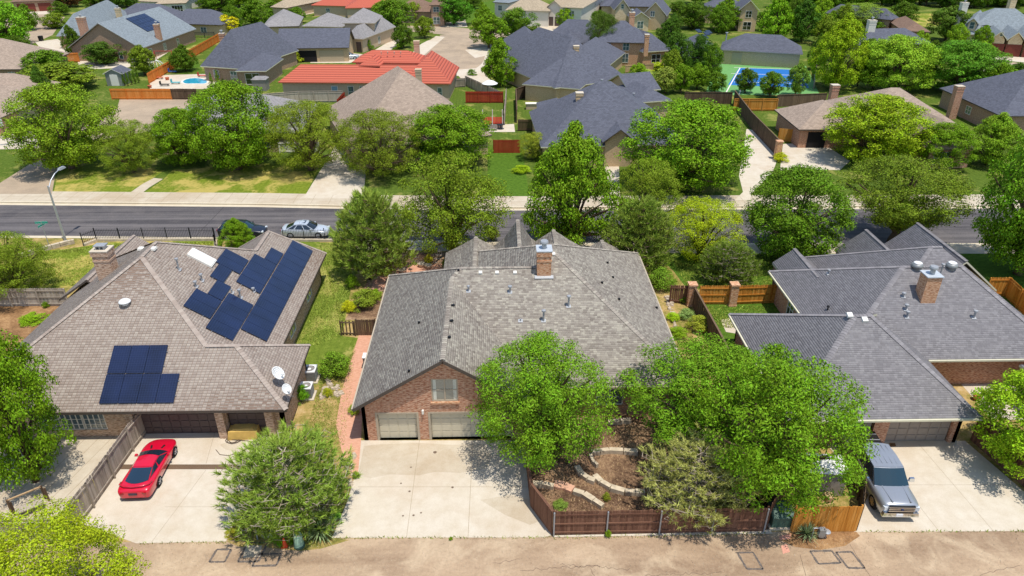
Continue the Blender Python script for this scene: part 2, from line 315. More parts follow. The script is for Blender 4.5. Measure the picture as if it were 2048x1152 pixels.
t = NT('water', 0.05, 0.7); t.col(t.ramp(t.noise(t.pos(), 1.2, 3), [(0.3, srgb(30, 140, 176)), (0.7, srgb(70, 180, 204))])); t.bump(t.noise(t.pos(), 3.0, 2), 0.15, 0.03)
# solar cells: fine grid by metric uv
t = NT('solar', 0.3, 0.35); u = t.uv(); sx = t.sep(u)
g1 = t.math('FRACT', t.math('MULTIPLY', sx[0], 6.3)); g2 = t.math('FRACT', t.math('MULTIPLY', sx[1], 6.3))
gl = t.math('MAXIMUM', t.math('LESS_THAN', g1, 0.07), t.math('LESS_THAN', g2, 0.07)); n = t.noise(t.pos(), 0.6, 3)
t.col(t.mix(gl, t.ramp(n, [(0.3, srgb(12, 21, 46)), (0.7, srgb(22, 34, 68))]), srgb(50, 62, 92))); t.b.inputs['Coat Weight'].default_value = 0.8; t.b.inputs['Coat Roughness'].default_value = 0.08
plain('solar_frame', srgb(70, 80, 106), 0.4, 0.5, var=0.05)
# leaves: tone of the tree (object colour) varied leaf by leaf, some light passing through
def leafmat(name, trans=0.35):
    t = NT(name, 0.6, 0.12); oi = t.a('ShaderNodeObjectInfo'); g = t.a('ShaderNodeNewGeometry')
    hs = t.a('ShaderNodeHueSaturation'); t.l(oi.outputs['Color'], hs.inputs['Color']); r = g.outputs['Random Per Island']
    n = t.noise(g.outputs['Position'], 0.55, 3, 0.6)
    t.l(t.math('ADD', 0.462, t.math('ADD', t.math('MULTIPLY', n, 0.036), t.math('MULTIPLY', r, 0.026))), hs.inputs['Hue'])
    t.l(t.math('ADD', 0.26, t.math('ADD', t.math('MULTIPLY', n, 0.9), t.math('MULTIPLY', r, 1.5))), hs.inputs['Value']); hs.inputs['Saturation'].default_value = 1.0
    t.l(hs.outputs[0], t.b.inputs['Base Color']); tr = t.a('ShaderNodeBsdfTranslucent'); t.l(t.mix(0.5, hs.outputs[0], srgb(112, 150, 8)), tr.inputs[0])
    mx = t.a('ShaderNodeMixShader'); mx.inputs[0].default_value = trans; t.l(t.b.outputs[0], mx.inputs[1]); t.l(tr.outputs[0], mx.inputs[2])
    t.l(mx.outputs[0], t.n['Material Output'].inputs[0]); return t
leafmat('leaf', 0.15); leafmat('needle', 0.1)
# ------------------------------------------------------------------ ground, street, drives
SHEETN = [0]
def sheet(name, pts, z, mat, parent=None, px=True, kind='structure'):
    SHEETN[0] += 1; z += (SHEETN[0] % 25) * 0.00012 if z > 0 else 0      # no two sheets in one plane
    w = [P(x, y, 0) for x, y in pts] if px else [Vector((x, y, 0)) for x, y in pts]
    mb = MB(); mb.face([(p.x, p.y, z) for p in w])
    a = sum(w[i].x * w[(i + 1) % len(w)].y - w[(i + 1) % len(w)].x * w[i].y for i in range(len(w)))
    if a < 0: mb.f[0] = mb.f[0][::-1]
    o = mb.build(name, mat, parent, uv=True)
    if parent is None: o['kind'] = kind
    return o
def strips(name, lines, w, z, mat, parent, px=True):
    mb = MB()
    for ln in lines:
        q = [P(x, y, 0) if px else Vector((x, y, 0)) for x, y in ln]
        for a, b in zip(q[:-1], q[1:]):
            d = (b - a).normalized(); n = Vector((-d.y, d.x, 0)) * (w / 2)
            mb.face([(p.x, p.y, z) for p in (a - n, b - n, b + n, a + n)])
    return mb.build(name, mat, parent, uv=False)
def R2(x0, y0, x1, y1): return [(x0, y0), (x1, y0), (x1, y1), (x0, y1)]
sheet('ground', R2(-3000, -400, 3000, 4000), -0.15, 'terrain', px=False)
farK = [P(x, y) for x, y in ((-700, 399), (0, 404), (512, 408), (727, 412.5), (1024, 415), (1496, 413), (2048, 411), (2800, 407))]
nearK = [P(x, y) for x, y in ((-700, 466), (60, 473), (200, 474), (440, 476), (700, 480), (1024, 485), (1500, 488), (2048, 488), (2800, 484))]
st = MB(); st.face([(p.x, p.y, -0.14) for p in nearK] + [(p.x, p.y, -0.14) for p in farK[::-1]]); st.build('street', 'asphalt')['kind'] = 'structure'
nb = MB(); nb.prism([(-170, -60), (170, -60)] + [(p.x, p.y) for p in nearK[::-1]], -0.149, 0.0, 0, 1); nb.build('yard_ground', ['weedy', 'kerb'])['kind'] = 'structure'
fb = MB(); fb.prism([(p.x, p.y) for p in farK] + [(420, 760), (-420, 760)], -0.149, 0.0, 0, 1); fb.build('yard_ground', ['lawn_far', 'kerb'])['kind'] = 'structure'
def band(name, line, o0, o1, z, mat):
    mb = MB()
    for a, b in zip(line[:-1], line[1:]): mb.face([(a.x, a.y + o0, z), (b.x, b.y + o0, z), (b.x, b.y + o1, z), (a.x, a.y + o1, z)])
    o = mb.build(name, mat); o['kind'] = 'structure'; return o
band('kerb', farK, 0.0, 0.34, 0.012, 'kerb'); band('gutter', farK, -0.55, 0.0, -0.135, 'kerb'); fsw = band('sidewalk', farK, 0.36, 3.4, 0.008, 'concrete_old')
band('kerb', nearK, -0.34, 0.0, 0.012, 'kerb'); band('gutter', nearK, 0.0, 0.5, -0.135, 'kerb'); band('sidewalk', nearK[4:], -2.2, -0.36, 0.008, 'concrete_old')
sj = []
for a, b in zip(farK[1:-2], farK[2:-1]):
    n = int((b - a).length / 1.8)
    for i in range(n): c = a.lerp(b, i / n); sj.append([(c.x, c.y + .4), (c.x, c.y + 3.3)])
strips('joint', sj, .035, .0125, 'joint', fsw, px=False); strips('joint', [[(p.x, p.y + 1.7) for p in farK]], .03, .0127, 'joint', fsw, px=False)
strips('tar_seam', [[(p.x, p.y - 3.1 + .25 * math.sin(i * 3)) for i, p in enumerate(farK)], [(p.x, p.y - 6.2 + .2 * math.cos(i * 2)) for i, p in enumerate(farK)]] + [[(x, 66.9), (x + .3, 76.0 - abs(x) * .0)] for x in (-31.0, 8.5, 33.0)], .06, -.1385, 'tar_dark', bpy.data.objects['street'], px=False)
# alley
alley = sheet('alley', R2(-120, 8, 120, 27.85), 0.004, 'alley_paving', px=False)
def ring(cx, cy, w, h, t=0.13, z=0.009, skew=0.0, mat='patch'):
    c = P(cx, cy); mb = MB(); rn = random.Random(cx); o = [(-w, -h), (w, -h), (w, h), (-w, h)]
    o = [(x + y * skew + rn.uniform(-.04, .04), y + rn.uniform(-.04, .04)) for x, y in o]
    for i in range(4):
        a, b = Vector(o[i]), Vector(o[(i + 1) % 4]); n = 5
        for k in range(n):
            p, q = a.lerp(b, k / n), a.lerp(b, (k + 1) / n); d = (b - a).normalized(); m = Vector((-d.y, d.x)); t1, t2 = t * rn.uniform(.6, 1.2), t * rn.uniform(.6, 1.2)
            mb.face([(c.x + v.x, c.y + v.y, z) for v in (p - m * t1 * .5, q - m * t2 * .5, q + m * t2 * .5, p + m * t1 * .5)])
    return mb.build('tar_patch', mat, alley, uv=False)
for a in ((441, 1112, .38, .4), (506, 1104, .55, .62), (535, 1119, .6, .4), (1500, 1122, .42, .52), (1651, 1114, .6, .42), (1700, 1120, .42, .5)): ring(*a, skew=0.12 if a[0] < 900 else -0.2)
rn = random.Random(5)
def crack(x0, y0, x1, y1, n=14, amp=5):
    return [(x0 + (x1 - x0) * i / n, y0 + (y1 - y0) * i / n + rn.uniform(-amp, amp)) for i in range(n + 1)]
strips('crack', [crack(1040, 1140, 1200, 1132, 30, 3), crack(1120, 1128, 1260, 1140, 26, 3), crack(1180, 1136, 1200, 1175, 10, 2), crack(1290, 1150, 1440, 1146, 24, 3), crack(985, 1128, 1040, 1118, 10, 2), crack(1960, 1150, 2040, 1130, 12, 2), crack(1600, 1110, 1612, 1152, 12, 1), crack(1700, 1090, 1740, 1152, 14, 1)], 0.022, 0.009, 'tar', alley)
sheet('pale_patch', [(490, 1092), (524, 1090), (520, 1114), (486, 1116)], 0.0075, 'concrete_old', alley)
for pts in ([(1558, 1072), (1582, 1068), (1580, 1078), (1560, 1080)], [(1562, 1092), (1574, 1088), (1580, 1104), (1566, 1108)]): sheet('paint_mark', pts, 0.0092, 'red_paint', alley)
sheet('verge', [(452, 1083), (664, 1076), (700, 1080), (640, 1098), (600, 1102), (540, 1096), (480, 1094)], 0.0065, 'weedy')
sheet('verge', [(1580, 1064), (1712, 1063), (1720, 1072), (1690, 1092), (1640, 1100), (1590, 1094), (1560, 1080)], 0.0065, 'soil')
sheet('fence_footing', [(1105, 1067), (1540, 1060), (1545, 1068), (1107, 1075)], 0.03, 'concrete')
# drives of the three near houses
dc = sheet('driveway', [(718, 881), (1060, 881), (1062, 962), (1104, 1070), (1090, 1075), (664, 1076), (694, 1005), (712, 945)], 0.010, 'concrete')
sheet('dust_stain', [(728, 892), (760, 889), (838, 886), (900, 890), (968, 888), (985, 915), (972, 938), (920, 946), (870, 944), (838, 951), (780, 949), (740, 957), (716, 950)], 0.012, 'concrete_old', dc)
sheet('dust_stain', [(960, 1000), (1020, 990), (1062, 1000), (1085, 1040), (1060, 1050), (1010, 1030)], 0.012, 'concrete_old', dc)
strips('joint', [[(839, 881), (813, 1075)], [(946, 881), (936, 1075)], [(716, 974), (1075, 974)]], 0.022, 0.0146, 'joint', dc)
dl = sheet('driveway', [(286, 864), (578, 862), (520, 940), (452, 1083), (272, 1087), (160, 1046), (240, 940)], 0.010, 'concrete')
strips('joint', [[(412, 940), (303, 1085)], [(430, 864), (412, 928)], [(330, 1014), (470, 1014)]], 0.02, 0.0146, 'joint', dl)
strips('timber_strip', [[(243, 934), (520, 934)]], 0.42, 0.016, 'wood_dark', dl)
sheet('wet_stain', [(440, 890), (480, 872), (492, 880), (470, 902), (452, 900)], 0.0145, 'concrete_old', dl)
dr = sheet('driveway', [(1640, 872), (1930, 882), (2140, 1062), (1708, 1064), (1736, 990)], 0.010, 'concrete')
strips('joint', [[(1837, 888), (1987, 1063)], [(1770, 925), (1878, 1063)], [(1790, 970), (2010, 970)]], 0.02, 0.0146, 'joint', dr)
sheet('oil_stain', [(1778, 886), (1790, 886), (1792, 893), (1780, 894)], 0.0145, 'soil', dr)
for px, py, r in ((822, 935, .06), (802, 967, .06), (819, 983, .07), (806, 1032, .06), (827, 1031, .07), (842, 1026, .06), (870, 905, .12), (905, 975, .08)):
    c = P(px, py); mb = MB(); mb.face([(c.x + r * math.cos(a) * (1 + .2 * math.sin(3 * a)), c.y + r * math.sin(a), .0152) for a in [k * .785 for k in range(8)]]); mb.build('oil_spot', 'tar', dc, uv=False)
# yards
sheet('lawn', [(640, 486), (696, 483), (742, 500), (705, 560), (690, 640), (686, 672), (716, 676), (690, 740), (640, 770), (600, 770), (600, 700), (578, 690)], 0.005, 'lawn')
sheet('side_bed', [(690, 741), (716, 680), (722, 840), (690, 905), (640, 905), (600, 900), (610, 775), (640, 771)], 0.005, 'weedy')
sheet('walkway', [(718, 670), (752, 670), (745, 700), (726, 800), (722, 883), (716, 950), (694, 950), (672, 850), (684, 780)], 0.0175, 'pavers')
sheet('lawn', [(-700, 505), (120, 500), (240, 482), (430, 480), (430, 520), (300, 560), (150, 575), (-700, 590)], 0.005, 'lawn_dry')
sheet('lawn', [(480, 486), (640, 482), (640, 520), (480, 520)], 0.005, 'lawn')
sheet('back_yard', [(-700, 600), (150, 600), (60, 700), (-100, 860), (-700, 860)], 0.005, 'soil')
sheet('patio_deck', [(-300, 868), (272, 868), (118, 1030), (90, 1046), (-300, 1046)], 0.010, 'concrete_old')
mulch = sheet('mulch_bed', [(1062, 820), (1260, 815), (1560, 800), (1640, 900), (1560, 1060), (1104, 1068), (1063, 960)], 0.006, 'mulch')
sheet('side_garden', [(1345, 560), (1372, 575), (1430, 680), (1500, 800), (1380, 800), (1330, 660)], 0.005, 'weedy')
sheet('lawn', [(1300, 500), (1560, 496), (1680, 500), (1560, 590), (1372, 575), (1345, 540)], 0.005, 'lawn_lush')
sheet('lawn', [(1405, 605), (1560, 590), (1600, 650), (1540, 700), (1440, 690)], 0.006, 'lawn_lush')
sheet('paver_pad', [(1441, 640), (1474, 634), (1490, 660), (1476, 668), (1452, 664)], 0.012, 'concrete')
sheet('lawn', [(1680, 498), (2048, 494), (2600, 494), (2600, 620), (2010, 620), (1900, 540)], 0.005, 'lawn_lush')
sheet('rear_patio', [(745, 545), (770, 530), (900, 528), (900, 575), (745, 580)], 0.008, 'pavers')
sheet('planting_bed', [(700, 505), (900, 505), (900, 529), (770, 531), (745, 545), (690, 640), (760, 640), (790, 560), (735, 560)], 0.006, 'mulch')
sheet('courtyard', [(1880, 720), (2048, 720), (2160, 840), (1985, 840)], 0.008, 'concrete')
# far block: drives, paths, side streets
sheet('driveway', [(672, 290), (735, 290), (728, 388), (728, 396), (600, 396), (612, 388)], 0.010, 'concrete')
sheet('front_walk', [(252, 391), (278, 391), (300, 374), (326, 358), (308, 356), (285, 368)], 0.010, 'concrete_old')
sheet('side_street', [(-200, 388), (-200, 366), (0, 366), (95, 306), (160, 258), (235, 215), (240, 196), (390, 198), (370, 216), (300, 262), (200, 280), (118, 330), (110, 352), (104, 388)], 0.009, 'asphalt_old')
sheet('driveway', [(-60, 300), (84, 297), (64, 262), (0, 262), (-60, 270)], 0.013, 'concrete')
sheet('driveway', [(1493, 258), (1515, 262), (1556, 316), (1545, 345), (1502, 388), (1500, 400), (1470, 400), (1486, 384), (1478, 352)], 0.010, 'concrete')
sheet('driveway', [(1566, 288), (1640, 284), (1700, 322), (1680, 340), (1560, 340)], 0.010, 'concrete')
sheet('front_walk', [(1208, 330), (1238, 330), (1240, 396), (1222, 396)], 0.010, 'concrete')
sheet('lawn', [(106, 392), (251, 391), (298, 362), (330, 340), (150, 322), (118, 336)], 0.005, 'lawn_dry')
sheet('lawn', [(280, 391), (326, 360), (345, 340), (645, 320), (612, 388), (602, 391)], 0.005, 'lawn_dry')
sheet('lawn', [(975, 300), (1045, 300), (1060, 400), (975, 400)], 0.006, 'lawn_lush')
sheet('dirt_yard', [(620, 230), (720, 235), (720, 290), (620, 300)], 0.006, 'lawn')
# cul-de-sac and roads further off
cs = [P(902 + 68 * math.cos(a), 112 + 36 * math.sin(a)) for a in [2 * math.pi * k / 28 for k in range(28)]]
mb = MB(); mb.face([(p.x, p.y, 0.014) for p in cs][::-1]); mb.build('cul_de_sac', 'asphalt_old')['kind'] = 'structure'
mb = MB(); cc = sum((p for p in cs), Vector()) / 28; mb.face([((p.x - cc.x) * 1.12 + cc.x, (p.y - cc.y) * 1.1 + cc.y, 0.009) for p in cs][::-1]); mb.build('cul_de_sac_apron', 'concrete')['kind'] = 'structure'
sheet('side_street', [(880, 84), (880, 70), (968, 70), (985, 92), (960, 100)], 0.0145, 'asphalt_old')
sheet('side_street', [(760, 52), (860, 52), (1080, 66), (1090, 82), (960, 78), (840, 64), (760, 62)], 0.0148, 'asphalt_old')
sheet('sidewalk', [(820, 108), (846, 112), (890, 74), (872, 72)], 0.0155, 'concrete')
sheet('driveway', [(905, 140), (960, 136), (985, 165), (950, 172), (925, 160)], 0.0155, 'concrete')
sheet('driveway', [(930, 100), (985, 92), (990, 108), (950, 116)], 0.0155, 'concrete')
sheet('driveway', [(636, 108), (700, 106), (740, 110), (700, 126), (620, 126)], 0.0115, 'concrete')
sheet('front_walk', [(740, 106), (780, 82), (812, 76), (800, 90), (770, 106)], 0.0115, 'concrete')
sheet('side_street', [(-100, 60), (60, 24), (130, 34), (105, 70), (60, 90), (-60, 110)], 0.009, 'asphalt_old')
sheet('driveway', [(30, 14), (100, 12), (110, 28), (40, 30)], 0.012, 'concrete')
sheet('driveway', [(70, 84), (115, 78), (150, 100), (150, 122), (100, 118)], 0.012, 'concrete')
sheet('patio', [(155, 122), (250, 118), (270, 134), (160, 140)], 0.011, 'concrete')
sheet('patio', [(300, 160), (330, 150), (415, 148), (440, 152), (440, 178), (300, 178)], 0.011, 'concrete')
sheet('patio', [(285, 118), (352, 82), (362, 88), (300, 128)], 0.0112, 'concrete')
pw = [P(390 + 25 * math.cos(a) - 4 * math.sin(2 * a), 164 + 6 * math.sin(a) + 2 * math.cos(2 * a)) for a in [2 * math.pi * k / 20 for k in range(20)]]
mb = MB(); mb.face([(p.x, p.y, 0.02) for p in pw][::-1]); mb.build('pool_water', 'water')['kind'] = 'structure'
mb = MB()
for a, b in zip(pw, pw[1:] + pw[:1]): mb.bar((a.x, a.y, .03), (b.x, b.y, .03), .35, .06)
mb.build('pool_coping', 'sand_white')['kind'] = 'structure'
court = sheet('sports_court', [(1432, 124), (1612, 132), (1640, 190), (1410, 190)], 0.010, 'court_green')
sheet('court_panel', [(1478, 136), (1600, 140), (1618, 176), (1456, 170)], 0.014, 'court_blue', court)
strips('court_line', [[(1468, 135), (1600, 139)], [(1480, 136), (1464, 164), (1450, 189)], [(1462, 147), (1600, 151)], [(1498, 136), (1478, 189)], [(1468, 164), (1610, 167)]], 0.22, 0.018, 'trim_white', court)
sheet('driveway', [(1970, 104), (2060, 108), (2060, 126), (1975, 118)], 0.012, 'concrete')
sheet('side_street', [(1962, 120), (2060, 127), (2200, 140), (2200, 160), (1968, 136)], 0.010, 'asphalt_old')
sheet('driveway', [(1955, 140), (2010, 136), (2030, 152), (1990, 172), (1955, 168)], 0.012, 'concrete')
sheet('driveway', [(1070, 52), (1120, 48), (1130, 60), (1085, 66)], 0.012, 'concrete')
sheet('driveway', [(855, 38), (930, 38), (935, 54), (860, 56)], 0.012, 'concrete')
sheet('driveway', [(560, 20), (620, 14), (628, 26), (580, 36)], 0.012, 'concrete')
sheet('lawn', [(1800, 28), (1870, 26), (1890, 50), (1800, 58)], 0.008, 'lawn_dry')
sheet('lawn', [(915, 14), (980, 2), (1010, 10), (1000, 30), (920, 50)], 0.008, 'lawn_lush')
sheet('lawn', [(1670, 158), (1762, 162), (1752, 185), (1664, 182)], 0.008, 'lawn')
sheet('lawn', [(300, 126), (420, 76), (440, 80), (440, 86), (310, 140)], 0.008, 'lawn')
sheet('lawn', [(345, 142), (395, 120), (405, 140), (370, 148)], 0.008, 'lawn_lush')
# ------------------------------------------------------------------ house helpers
def slab_roof(name, facets, mats, parent, th=0.16):          # facets: lists of 3-D points, downward thickness, fascia on open edges
    facets = [[Vector(p) for p in f] for f in facets]; mb = MB(); key = lambda p: (round(p[0], 2), round(p[1], 2), round(p[2], 2)); cnt = {}
    for f in facets:
        for a, b in zip(f, f[1:] + f[:1]):
            k = tuple(sorted((key(a), key(b)))); cnt[k] = cnt.get(k, 0) + 1
    for f in facets:
        f = [Vector(p) for p in f]; n = (f[1] - f[0]).cross(f[2] - f[0]); f = f if n.z > 0 else f[::-1]
        mb.face(f, 0); mb.face([p - Vector((0, 0, th)) for p in f[::-1]], 1)
        for a, b in zip(f, f[1:] + f[:1]):
            if cnt[tuple(sorted((key(a), key(b))))] == 1: mb.face([a - Vector((0, 0, th)), b - Vector((0, 0, th)), b, a], 1)
    return mb.build(name, mats, parent)
def shingles(facet, mat, parent, ex=0.2, tw=0.42, seed=1, jit=0.3, lift=0.006):
    f = [Vector(p) for p in facet]; n = Vector()
    for a, b in zip(f, f[1:] + f[:1]): n += Vector(((a.y - b.y) * (a.z + b.z), (a.z - b.z) * (a.x + b.x), (a.x - b.x) * (a.y + b.y)))
    n.normalize()
    if n.z < 0: n = -n
    u = Vector((-n.y, n.x, 0)).normalized(); v = n.cross(u)
    if v.z < 0: u = -u; v = -v
    o = min(f, key=lambda p: p.z); q = [((p - o).dot(u), (p - o).dot(v)) for p in f]
    vmax = max(b for a, b in q); rn = random.Random(seed); V = []; F = []
    def span(y):
        xs = []
        for (x0, y0), (x1, y1) in zip(q, q[1:] + q[:1]):
            if (y0 - y) * (y1 - y) <= 0 and abs(y1 - y0) > 1e-6: xs.append(x0 + (x1 - x0) * (y - y0) / (y1 - y0))
        return (min(xs), max(xs)) if len(xs) > 1 else None
    row = 0; y = 0.0
    while y < vmax - 0.02:
        yt = min(y + ex * 1.08, vmax - 0.004); s0 = span(y + 0.004); s1 = span(yt)
        if s0 and s1:
            x = s0[0] - (rn.random() * tw if jit else (row % 2) * tw * .5)
            xmax = max(s0[1], s1[1])
            while x < xmax:
                w = tw * (1 + rn.uniform(-jit, jit)) if jit else tw; a, b = x, x + w - (0.03 if not jit else 0.006)
                pts = []
                for xx, yy, s, h in ((a, y, s0, lift), (b, y, s0, lift), (b, yt, s1, 0.002), (a, yt, s1, 0.002)):
                    pts.append((min(max(xx, s[0]), s[1]), yy, h))
                if pts[1][0] - pts[0][0] > 0.01 or pts[2][0] - pts[3][0] > 0.01:
                    k = len(V); j = rn.uniform(0, .003)
                    for xx, yy, h in pts: V.append(o + u * xx + v * yy + n * (h + j))
                    V.append(o + u * pts[0][0] + v * pts[0][1]); V.append(o + u * pts[1][0] + v * pts[1][1])
                    F.append((k, k + 1, k + 2, k + 3)); F.append((k + 4, k + 5, k + 1, k))
                x += w
        y += ex; row += 1
    return V, F
def shingle_part(parent, facets, mat, **kw):
    V = []; F = []
    for i, f in enumerate(facets):
        v, ff = shingles(f, mat, parent, seed=i * 7 + 3, **kw); k = len(V); V += v; F += [tuple(j + k for j in a) for a in ff]
    o0 = ORIG[parent.name]; me = npmesh('shingles', np.array([tuple(p - o0) for p in V]), np.array(F), mat)
    o = link('shingles', me, parent); o['kind'] = 'stuff'; return o
def caps(parent, lines, mat, w=0.16, step=0.22):            # folded cap pieces along ridges and hips
    V = []; F = []
    for a, b in lines:
        a, b = Vector(a), Vector(b); d = (b - a); L = d.length; d /= L; s = d.cross(Vector((0, 0, 1))).normalized(); up = s.cross(d); n = max(1, int(L / step))
        for i in range(n):
            p, q = a + d * (L * i / n), a + d * (L * (i + 1.15) / n); h0, h1 = 0.075, 0.05; dr = 0.35 * w
            k = len(V); V += [p - s * w + up * (h0 - dr), p + up * h0, p + s * w + up * (h0 - dr), q - s * w + up * (h1 - dr), q + up * h1, q + s * w + up * (h1 - dr)]
            F += [(k, k + 1, k + 4, k + 3), (k + 1, k + 2, k + 5, k + 4)]
    o0 = ORIG[parent.name]; me = npmesh('ridge_caps', np.array([tuple(p - o0) for p in V]), np.array(F), mat)
    o = link('ridge_caps', me, parent); o['kind'] = 'stuff'; return o
def clip(poly, a, b, c):                                     # keep a*x+b*y<=c
    out = []
    for p, q in zip(poly, poly[1:] + poly[:1]):
        dp, dq = a * p[0] + b * p[1] - c, a * q[0] + b * q[1] - c
        if dp <= 0: out.append(p)
        if dp * dq < 0: t = dp / (dp - dq); out.append((p[0] + (q[0] - p[0]) * t, p[1] + (q[1] - p[1]) * t))
    return out
def wall(parent, p0, p1, z0, z1, mat, openings=(), clips=(), th=0.24, name='wall'):
    p0, p1 = Vector((p0[0], p0[1], 0)), Vector((p1[0], p1[1], 0)); d = p1 - p0; L = d.length; d /= L; n = Vector((d.y, -d.x, 0))   # outside is to the right of p0->p1
    us = sorted({0, L} | {o[0] for o in openings} | {o[1] for o in openings}); zs = sorted({z0, z1} | {o[2] for o in openings} | {o[3] for o in openings}); mb = MB()
    W3 = lambda u, z, k=0.0: p0 + d * u - n * k + Vector((0, 0, z))
    for a, b in zip(us[:-1], us[1:]):
        for c, e in zip(zs[:-1], zs[1:]):
            if any(o[0] - 1e-4 <= a and b <= o[1] + 1e-4 and o[2] - 1e-4 <= c and e <= o[3] + 1e-4 for o in openings): continue
            poly = [(a, c), (b, c), (b, e), (a, e)]
            for cl in clips: poly = clip(poly, *cl) if len(poly) > 2 else []
            if len(poly) > 2: mb.face([W3(*q) for q in poly]); mb.face([W3(q[0], q[1], th) for q in poly[::-1]])
    for a, b, c, e in openings:
        for q, r in (((a, c), (a, e)), ((a, e), (b, e)), ((b, e), (b, c)), ((b, c), (a, c))): mb.face([W3(*q), W3(*r), W3(r[0], r[1], th), W3(q[0], q[1], th)])
    for u in (0, L): mb.face([W3(u, z0), W3(u, z0, th), W3(u, min(z1, 99), th), W3(u, z1)] if not clips else [W3(u, z0), W3(u, z0, th), W3(u, z0 + .01, th), W3(u, z0 + .01)])
    return mb.build(name, mat, parent)
def frame_dir(p0, p1):
    p0, p1 = Vector((p0[0], p0[1], 0)), Vector((p1[0], p1[1], 0)); d = (p1 - p0).normalized(); return p0, d, Vector((d.y, -d.x, 0))
def wbox(mb, p0, d, n, u0, u1, z0, z1, k0, k1, m=0):         # box on a wall: u along, k outward
    a = p0 + d * ((u0 + u1) / 2) + n * ((k0 + k1) / 2); mb.box((a.x, a.y, (z0 + z1) / 2), (u1 - u0, abs(k1 - k0), z1 - z0), math.atan2(d.y, d.x), m)
def window(parent, p0, p1, u0, u1, z0, z1, k=0.0, mull=1, bar=1, frame='trim_white', pane='glass_window', fw=0.07, sill=None):
    q, d, n = frame_dir(p0, p1); mb = MB()
    for a, b, c, e in ((u0, u1, z0, z0 + fw), (u0, u1, z1 - fw, z1), (u0, u0 + fw, z0 + fw, z1 - fw), (u1 - fw, u1, z0 + fw, z1 - fw)): wbox(mb, q, d, n, a, b, c, e, k - .03, k + .04)
    iw = (u1 - u0) / (mull + 1)
    for i in range(1, mull + 1): wbox(mb, q, d, n, u0 + iw * i - fw * .5, u0 + iw * i + fw * .5, z0 + fw, z1 - fw, k - .03, k + .035)
    ih = (z1 - z0) / (bar + 1)
    for i in range(1, bar + 1): wbox(mb, q, d, n, u0 + fw, u1 - fw, z0 + ih * i - fw * .3, z0 + ih * i + fw * .3, k - .03, k + .03)
    w = mb.build('window', frame, parent)
    for i in range(mull + 1):
        for j in range(bar + 1):
            g = MB(); wbox(g, q, d, n, u0 + iw * i + fw * .5, u0 + iw * (i + 1) - fw * .5, z0 + ih * j + fw * .3, z0 + ih * (j + 1) - fw * .3, k - .03, k - .005); g.build('pane', pane, w)
    if sill: g = MB(); wbox(g, q, d, n, u0 - .08, u1 + .08, z0 - .14, z0, -.02, .1); g.build('sill', sill, w)
    return w
def garage(parent, p0, p1, u0, u1, z0, z1, mat, k=-0.2, rows=4, cols=None, pieces=True):
    q, d, n = frame_dir(p0, p1); mb = MB(); wbox(mb, q, d, n, u0, u1, z0, z1, k - .06, k - .02); g = mb.build('garage_door_or_bay', mat, parent)  # also builds the flat dark panels painted as shade in open carports
    if not pieces: return g
    cols = cols or max(2, round((u1 - u0) / .62)); ph = (z1 - z0) / rows; pw = (u1 - u0) / cols
    for r in range(rows):
        for c in range(cols):
            m = MB(); wbox(m, q, d, n, u0 + pw * c + .05, u0 + pw * (c + 1) - .05, z0 + ph * r + .035, z0 + ph * (r + 1) - .035, k - .025, k + .012); m.build('panel', mat, g)
    return g
def chimney(parent, c, w, d, z0, z1, mat, cap='concrete', flue='galv', rz=0.0, corbel=True, fl=True, sheetcap=False):
    mb = MB(); mb.box((c[0], c[1], (z0 + z1) / 2), (w, d, z1 - z0), rz)
    if corbel: mb.box((c[0], c[1], z1 - .18), (w + .1, d + .1, .36), rz); mb.box((c[0], c[1], z1 - .75), (w + .06, d + .06, .12), rz)
    ch = mb.build('chimney', mat, parent)
    k = MB(); k.box((c[0], c[1], z1 + .035), (w + .14, d + .14, .07), rz)
    k.build('chimney_cap', 'steel_cap' if sheetcap else cap, ch)
    if fl:
        f = MB(); f.lathe([(0.0, .62), (.26, .6), (.3, .5), (.3, .42), (.17, .4), (.17, .0)], (c[0], c[1], z1 + .06), 14); f.build('flue', flue, ch, smooth=False)
    return ch
def vent_pipe(parent, p, h=0.45, r=0.06, mat='galv', cap=True, base=True, name='vent_pipe'):
    mb = MB()
    if base: mb.box((p[0], p[1], p[2] + .02), (.32, .28, .03), 0, 1, rx=0.35)
    mb.tube([(p[0], p[1], p[2] - .1), (p[0], p[1], p[2] + h)], r, 8)
    if cap: mb.lathe([(0, .16), (r * 2.1, .12), (r * 2.2, .02), (r, .0)], (p[0], p[1], p[2] + h), 10)
    return mb.build(name, [mat, 'galv'], parent)
def box_vent(parent, p, rx=0.38, s=0.27, mat='trim_white', rz=0.0):
    mb = MB(); mb.box((p[0], p[1], p[2] + .08), (s, s, .14), rz, taper=.12, rx=rx); return mb.build('roof_vent', mat, parent)
def plane_z(facet, x, y):
    f = [Vector(p) for p in facet]; n = Vector()
    for a, b in zip(f, f[1:] + f[:1]): n += Vector(((a.y - b.y) * (a.z + b.z), (a.z - b.z) * (a.x + b.x), (a.x - b.x) * (a.y + b.y)))
    c = sum(f, Vector()) / len(f); return c.z - (n.x * (x - c.x) + n.y * (y - c.y)) / n.z
def on_plane(facet, px, py):                                 # pixel ray meets a roof plane
    z = 5.0
    for _ in range(40): q = P(px, py, z); z = 0.5 * z + 0.5 * plane_z(facet, q.x, q.y)
    q = P(px, py, z); return Vector((q.x, q.y, plane_z(facet, q.x, q.y)))
